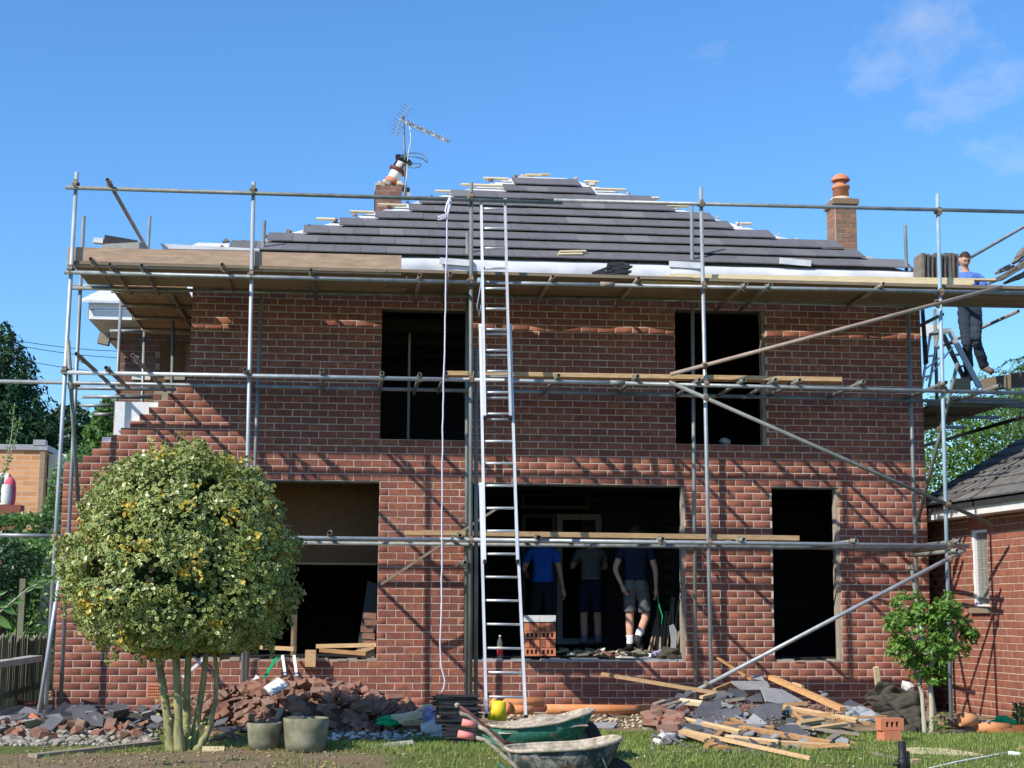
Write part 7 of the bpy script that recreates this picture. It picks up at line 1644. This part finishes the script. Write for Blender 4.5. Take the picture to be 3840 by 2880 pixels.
def person(loc, rz, J_, label, top, bottom, shoes, socks=None, shorts=False, sleeve=.55, nod=0.0, hyaw=0.0, hair=True, shirt_low=.93):
    root = empty('person', loc, rz); tag(root, label, 'person')
    names = list(J_.keys()); S_ = {'pelvis': (.150, .105), 'spine': (.132, .098), 'chest': (.160, .112), 'neckb': (.075, .068), 'neck': (.052, .055), 'head': (.055, .06), 'shL': (.060, .058), 'shR': (.060, .058), 'elL': (.042, .042), 'elR': (.042, .042), 'wrL': (.029, .026), 'wrR': (.029, .026), 'upL': (.051, .051), 'upR': (.051, .051),
          'hipL': (.092, .095), 'hipR': (.092, .095), 'thL': (.078, .08), 'thR': (.078, .08), 'knL': (.060, .06), 'knR': (.060, .06), 'caL': (.058, .060), 'caR': (.058, .060), 'anL': (.038, .042), 'anR': (.038, .042), 'toL': (.036, .03), 'toR': (.036, .03)}
    for s_ in 'LR':
        J_['up' + s_] = J_['sh' + s_].lerp(J_['el' + s_], .5); J_['th' + s_] = J_['hip' + s_].lerp(J_['kn' + s_], .5); J_['ca' + s_] = J_['kn' + s_].lerp(J_['an' + s_], .35) + V3(0, .018, 0)
    order = list(S_.keys()); idx = {k_: i for i, k_ in enumerate(order)}
    E_ = [('pelvis', 'spine'), ('spine', 'chest'), ('chest', 'neckb'), ('neckb', 'neck'), ('neck', 'head')]
    for s_ in 'LR': E_ += [('chest', 'sh' + s_), ('sh' + s_, 'up' + s_), ('up' + s_, 'el' + s_), ('el' + s_, 'wr' + s_), ('pelvis', 'hip' + s_), ('hip' + s_, 'th' + s_), ('th' + s_, 'kn' + s_), ('kn' + s_, 'ca' + s_), ('ca' + s_, 'an' + s_), ('an' + s_, 'to' + s_)]
    body = skin_mesh([(J_[k_], *S_[k_]) for k_ in order], [(idx[a], idx[b]) for a, b in E_])
    hc = J_['head'] + V3(0, -.005, .06); hm, HM = head_mesh(hc, hyaw, nod)
    solid = remesh([body, hm], .011); parts = [solid]
    for s_ in 'LR': parts.append(hand_mesh(J_['wr' + s_], J_['el' + s_], V3(1 if s_ == 'R' else -1, -.4, 0), .55, 1 if s_ == 'L' else -1))
    link('body', join_meshes(parts, ['skin']), None, root)
    # clothes: the body's own surface, let out a little and cut at the hems
    VC = np.empty(len(solid.vertices)*3, dtype=np.float32); solid.vertices.foreach_get('co', VC); VC = VC.reshape(-1, 3)
    best = np.full(len(VC), 1e9); who = np.zeros(len(VC), int); tt = np.zeros(len(VC)); BN = []
    for bi, (p_, q_) in enumerate(E_):
        BN.append((p_, q_)); A_ = np.array(J_[p_]); B_ = np.array(J_[q_]); dv = B_ - A_; t_ = np.clip(((VC - A_) @ dv)/max(dv @ dv, 1e-9), 0, 1); ds = np.linalg.norm(VC - (A_ + t_[:, None]*dv), axis=1)
        ra = np.mean(S_[p_])*(1 - t_) + np.mean(S_[q_])*t_; ds = ds/ra; m_ = ds < best; best[m_] = ds[m_]; who[m_] = bi; tt[m_] = t_[m_]
    bid = {pq: i for i, pq in enumerate(BN)}; isb = lambda *pq: np.isin(who, [bid[x] for x in pq])
    waist = J_['pelvis'].z + shirt_low - .90
    torso = isb(('pelvis', 'spine'), ('spine', 'chest'), ('chest', 'neckb'), ('chest', 'shL'), ('chest', 'shR')); legs = isb(('pelvis', 'hipL'), ('pelvis', 'hipR'), ('hipL', 'thL'), ('hipR', 'thR'))
    hips = (torso | legs) & (VC[:, 2] < J_['pelvis'].z + .09)
    arm = isb(('shL', 'upL'), ('shR', 'upR')) | (isb(('upL', 'elL'), ('upR', 'elR')) & (tt < (sleeve - .5)*2))
    shirt = (torso | arm | (legs & (VC[:, 2] > waist))) & (VC[:, 2] > waist) & ~((isb(('chest', 'neckb'))) & (VC[:, 2] > J_['neckb'].z + .01))
    low = isb(('thL', 'knL'), ('thR', 'knR')); pants = hips | (legs & (VC[:, 2] < J_['pelvis'].z + .09)) | (low & ((tt < .62) if shorts else True))
    if not shorts: pants |= isb(('knL', 'caL'), ('knR', 'caR')) | (isb(('caL', 'anL'), ('caR', 'anR')) & (tt < .88))
    hemk = np.where(low, tt, 0.0) + np.where(isb(('caL', 'anL'), ('caR', 'anR')), tt + .6, 0)
    def garment(name, mask, off, mat, flare=0.0):
        bm = bmesh.new(); bm.from_mesh(solid); bm.verts.ensure_lookup_table(); nr = [v.normal.copy() for v in bm.verts]
        for i, v in enumerate(bm.verts):
            if mask[i]: v.co = v.co + nr[i]*(off + flare*hemk[i] + .011*noise.noise(Vector((v.co.x*9, v.co.y*9, v.co.z*16))) + .005*noise.noise(v.co*27))
        bmesh.ops.delete(bm, geom=[bm.verts[i] for i in range(len(mask)) if not mask[i]], context='VERTS'); me = bpy.data.meshes.new(name); bm.to_mesh(me); bm.free()
        me.materials.clear(); me.materials.append(M[mat]); me.polygons.foreach_set('use_smooth', [True]*len(me.polygons)); o = link(name, me, None, root); sm = o.modifiers.new('cloth', 'SOLIDIFY'); sm.thickness = .004; sm.offset = -1; return o
    garment('shirt', shirt, .014, top); garment('shorts' if shorts else 'trousers', pants, .011, bottom, .022 if shorts else .012)
    for s_ in 'LR':
        foot = isb(('an' + s_, 'to' + s_)) | (isb(('ca' + s_, 'an' + s_)) & (tt > (.80 if shorts else .70))); garment('shoe', foot, .014, shoes)
        if socks: garment('sock', isb(('ca' + s_, 'an' + s_)) & (tt > .38) & (tt < .9), .007, socks)
    if hair:
        bm = bmesh.new(); bmesh.ops.create_uvsphere(bm, u_segments=24, v_segments=16, radius=1.0)
        kill = [v for v in bm.verts if v.co.z < (-.25 if v.co.y > .1 else .38 + .3*max(0, -v.co.y - .5))]; bmesh.ops.delete(bm, geom=kill, context='VERTS')
        for v in bm.verts: k2 = 1 + .05*noise.noise(v.co*6); v.co = HM @ Vector((v.co.x*.086*k2, v.co.y*.105*k2 + .004, v.co.z*.126*k2 + .004))
        me = bpy.data.meshes.new('hair'); bm.to_mesh(me); bm.free(); me.materials.append(M['hair']); me.polygons.foreach_set('use_smooth', [True]*len(me.polygons)); link('hair', me, None, root)
        if abs(nod) > .1:
            for s_ in (1, -1):
                mb = MB(); mb.lathe([(0, -.004), (.009, 0), (0, .004)], (0, 0, 0), 8, cap=False); mb.v = [tuple(HM @ Vector((v[0] + s_*.03, v[2] - .088, v[1]*.6 + .018))) for v in mb.v]; link('eye', mb.mesh('eye'), M['black'], root)
                mb = MB(); mb.v = []; mb.box((0, 0, 0), (.034, .008, .007)); mb.v = [tuple(HM @ Vector((v[0] + s_*.031, v[1] - .092, v[2] + .036))) for v in mb.v]; link('eyebrow', mb.mesh('eyebrow'), M['hair'], root)
            mb = MB(); mb.box((0, 0, 0), (.04, .006, .006)); mb.v = [tuple(HM @ Vector((v[0], v[1] - .088, v[2] - .055))) for v in mb.v]; link('mouth', mb.mesh('mouth'), M['maroon'], root)
    return root
def stand():
    return {'pelvis': V3(0, 0, .95), 'spine': V3(0, .01, 1.13), 'chest': V3(0, .01, 1.32), 'neckb': V3(0, .015, 1.46), 'neck': V3(0, 0, 1.53), 'head': V3(0, -.02, 1.58), 'shL': V3(.18, .01, 1.42), 'shR': V3(-.18, .01, 1.42), 'elL': V3(.235, .03, 1.13), 'elR': V3(-.235, .03, 1.13), 'wrL': V3(.25, -.06, .89), 'wrR': V3(-.25, -.06, .89),
            'hipL': V3(.085, 0, .89), 'hipR': V3(-.085, 0, .89), 'knL': V3(.10, -.02, .49), 'knR': V3(-.10, -.02, .49), 'anL': V3(.10, .02, .085), 'anR': V3(-.10, .02, .085), 'toL': V3(.125, -.13, .035), 'toR': V3(-.125, -.13, .035)}
FZ = .685
# man in the royal blue shirt
J1 = stand(); J1['elR'] = V3(-.245, .02, 1.12); J1['wrR'] = V3(-.30, -.03, .88); J1['elL'] = V3(.26, -.10, 1.16); J1['wrL'] = V3(.20, -.28, 1.10)
p = at(1172, 1300, 2.3); person((p.x, 2.3, FZ), math.pi, J1, 'man in a royal blue T-shirt and dark trousers, back turned, in the wide opening', 'royal_cloth', 'dark_cloth', 'shoe_black', None)
# man in the grey shirt and dark shorts
J2 = stand(); J2['elL'] = V3(.25, -.14, 1.20); J2['wrL'] = V3(.15, -.30, 1.28); J2['elR'] = V3(-.25, -.14, 1.20); J2['wrR'] = V3(-.12, -.30, 1.25)
p = at(1276, 1300, 2.6); person((p.x, 2.6, FZ), math.pi + .05, J2, 'man in a grey T-shirt and dark shorts, middle of three in the opening', 'grey_cloth', 'navy_cloth', 'shoe_black', 'sock_grey', True, shirt_low=1.0)
# man walking in, navy shirt, grey shorts, white socks
J3 = stand(); J3['knL'] = V3(.09, -.04, .50); J3['anL'] = V3(.08, .02, .10); J3['toL'] = V3(.09, -.12, .045)
J3['hipR'] = V3(-.085, 0, .89); J3['knR'] = V3(-.13, -.03, .50); J3['anR'] = V3(-.03, .25, .20); J3['toR'] = V3(-.10, .20, .06); J3['elL'] = V3(.28, .10, 1.14); J3['wrL'] = V3(.18, .12, .92); J3['elR'] = V3(-.27, .02, 1.13); J3['wrR'] = V3(-.27, -.02, .88)
for k_ in ('chest', 'neckb', 'neck', 'head', 'shL', 'shR'): J3[k_] = J3[k_] + V3(0, -.08*(J3[k_].z - 1.1), 0)
p = at(1374, 1300, 1.15); w3 = person((p.x, 1.15, FZ), math.pi - .25, J3, 'man in a navy T-shirt and grey work shorts stepping into the room in white socks', 'navy_cloth', 'short_grey', 'shoe_black', 'sock', True)
for x, mt in ((.075, 'short_grey'), (-.075, 'short_grey')):
    mb = MB(); mb.box((x, .128, .93), (.10, .025, .13)); link('tool_pouch', mb.mesh('pouch'), M['grey_cloth'], w3)
mb = MB(); a = at(1419, 1265, 1.1); mb.path([Vector((a.x, 1.12, 1.58)), Vector((a.x + .02, 1.1, 1.38)), Vector((a.x + .07, 1.08, 1.2)), Vector((a.x + .06, 1.1, 1.08))], .010, 6); tag(mb.build('green_cable', M['green_cloth'], None, True), 'loop of green cable held by the walking man', 'cable')
# roofer at the right on the stepladder, looking down
YW = 1.0; J4 = stand(); J4['knL'] = V3(.03, -.16, .50); J4['anL'] = V3(.19, .06, .12); J4['toL'] = V3(.27, -.07, .05); J4['knR'] = V3(-.08, -.10, .44); J4['anR'] = V3(-.02, .10, .02); J4['toR'] = V3(-.03, -.06, -.04)
J4['elL'] = V3(.26, -.04, 1.14); J4['wrL'] = V3(.20, -.24, 1.06); J4['elR'] = V3(-.27, -.06, 1.16); J4['wrR'] = V3(-.18, -.26, 1.08)
for k_ in ('chest', 'neckb', 'neck', 'head', 'shL', 'shR'): J4[k_] = J4[k_] + V3(-.10*(J4[k_].z - 1.0), -.08*(J4[k_].z - 1.1), 0)
ft = at(2112, 808, YW); hd = at(2074, 545, YW); sc4 = (hd.z - ft.z)/1.74
w4 = person((ft.x - .08, YW, ft.z - .03), -.15, J4, 'roofer in a blue T-shirt and dark trousers looking down beside the stacked tiles', 'blue_cloth', 'work_trousers', 'boot', None, nod=.55, hyaw=.12); w4.scale = (sc4, sc4, sc4)
# aluminium stepladder he stands by
sl = empty('step_ladder', at(2050, 830, YW)); tag(sl, 'worn aluminium stepladder standing on the side scaffold beneath the roofer', 'stepladder')
def bar4(name, u0, v0, Y0, u1, v1, Y1, w_, h_, mat='alu'):
    mb = MB(); mb.bar(at(u0, v0, Y0), at(u1, v1, Y1), w_, h_, Vector((0, 1, 0))); P(mb.build(name, M[mat], None), sl)
bar4('stile', 2050, 712, .75, 2117, 838, .6, .075, .03); bar4('stile', 2034, 716, .95, 2092, 838, 1.25, .06, .03, 'galv_dull')
bar4('stile', 2010, 720, .8, 1990, 845, .6, .03, .025); bar4('stile', 2028, 716, 1.0, 2005, 845, 1.2, .03, .025)
mb = MB(); V = [at(2006, 722, .7), at(2024, 710, .95), at(2056, 709, .95), at(2050, 716, .65)]; mb.prism(V, (0, 0, -.03)); P(mb.build('top_tray', M['galv_dull'], None), sl)
for t in (.22, .42, .62, .82):
    a = at(2050, 712, .75).lerp(at(2117, 838, .6), t); b = at(2034, 716, .95).lerp(at(2092, 838, 1.25), t); mb = MB(); mb.bar(a, b, .09, .02); P(mb.build('tread', M['galv_dull'], None), sl)
for u0, v0, u1, v1 in ((2058, 750, 2000, 822), (2040, 765, 1996, 800)): bar4('stay', u0, v0, .7, u1, v1, .65, .02, .02)
for t in (.4, .75): bar4('tread', 2010 - 20*t, 720 + 125*t, .8 - .2*t, 2028 - 23*t, 716 + 129*t, 1.0 + .2*t, .03, .02)
bpy.data.scenes.remove(TS_)
# small box on the side deck
mb = MB(); mb.box(at(2075, 832, .4), (.22, .16, .16)); tag(mb.build('tool_bucket', M['board_dark'], None), 'brown box standing on the side scaffold under the stepladder', 'box')
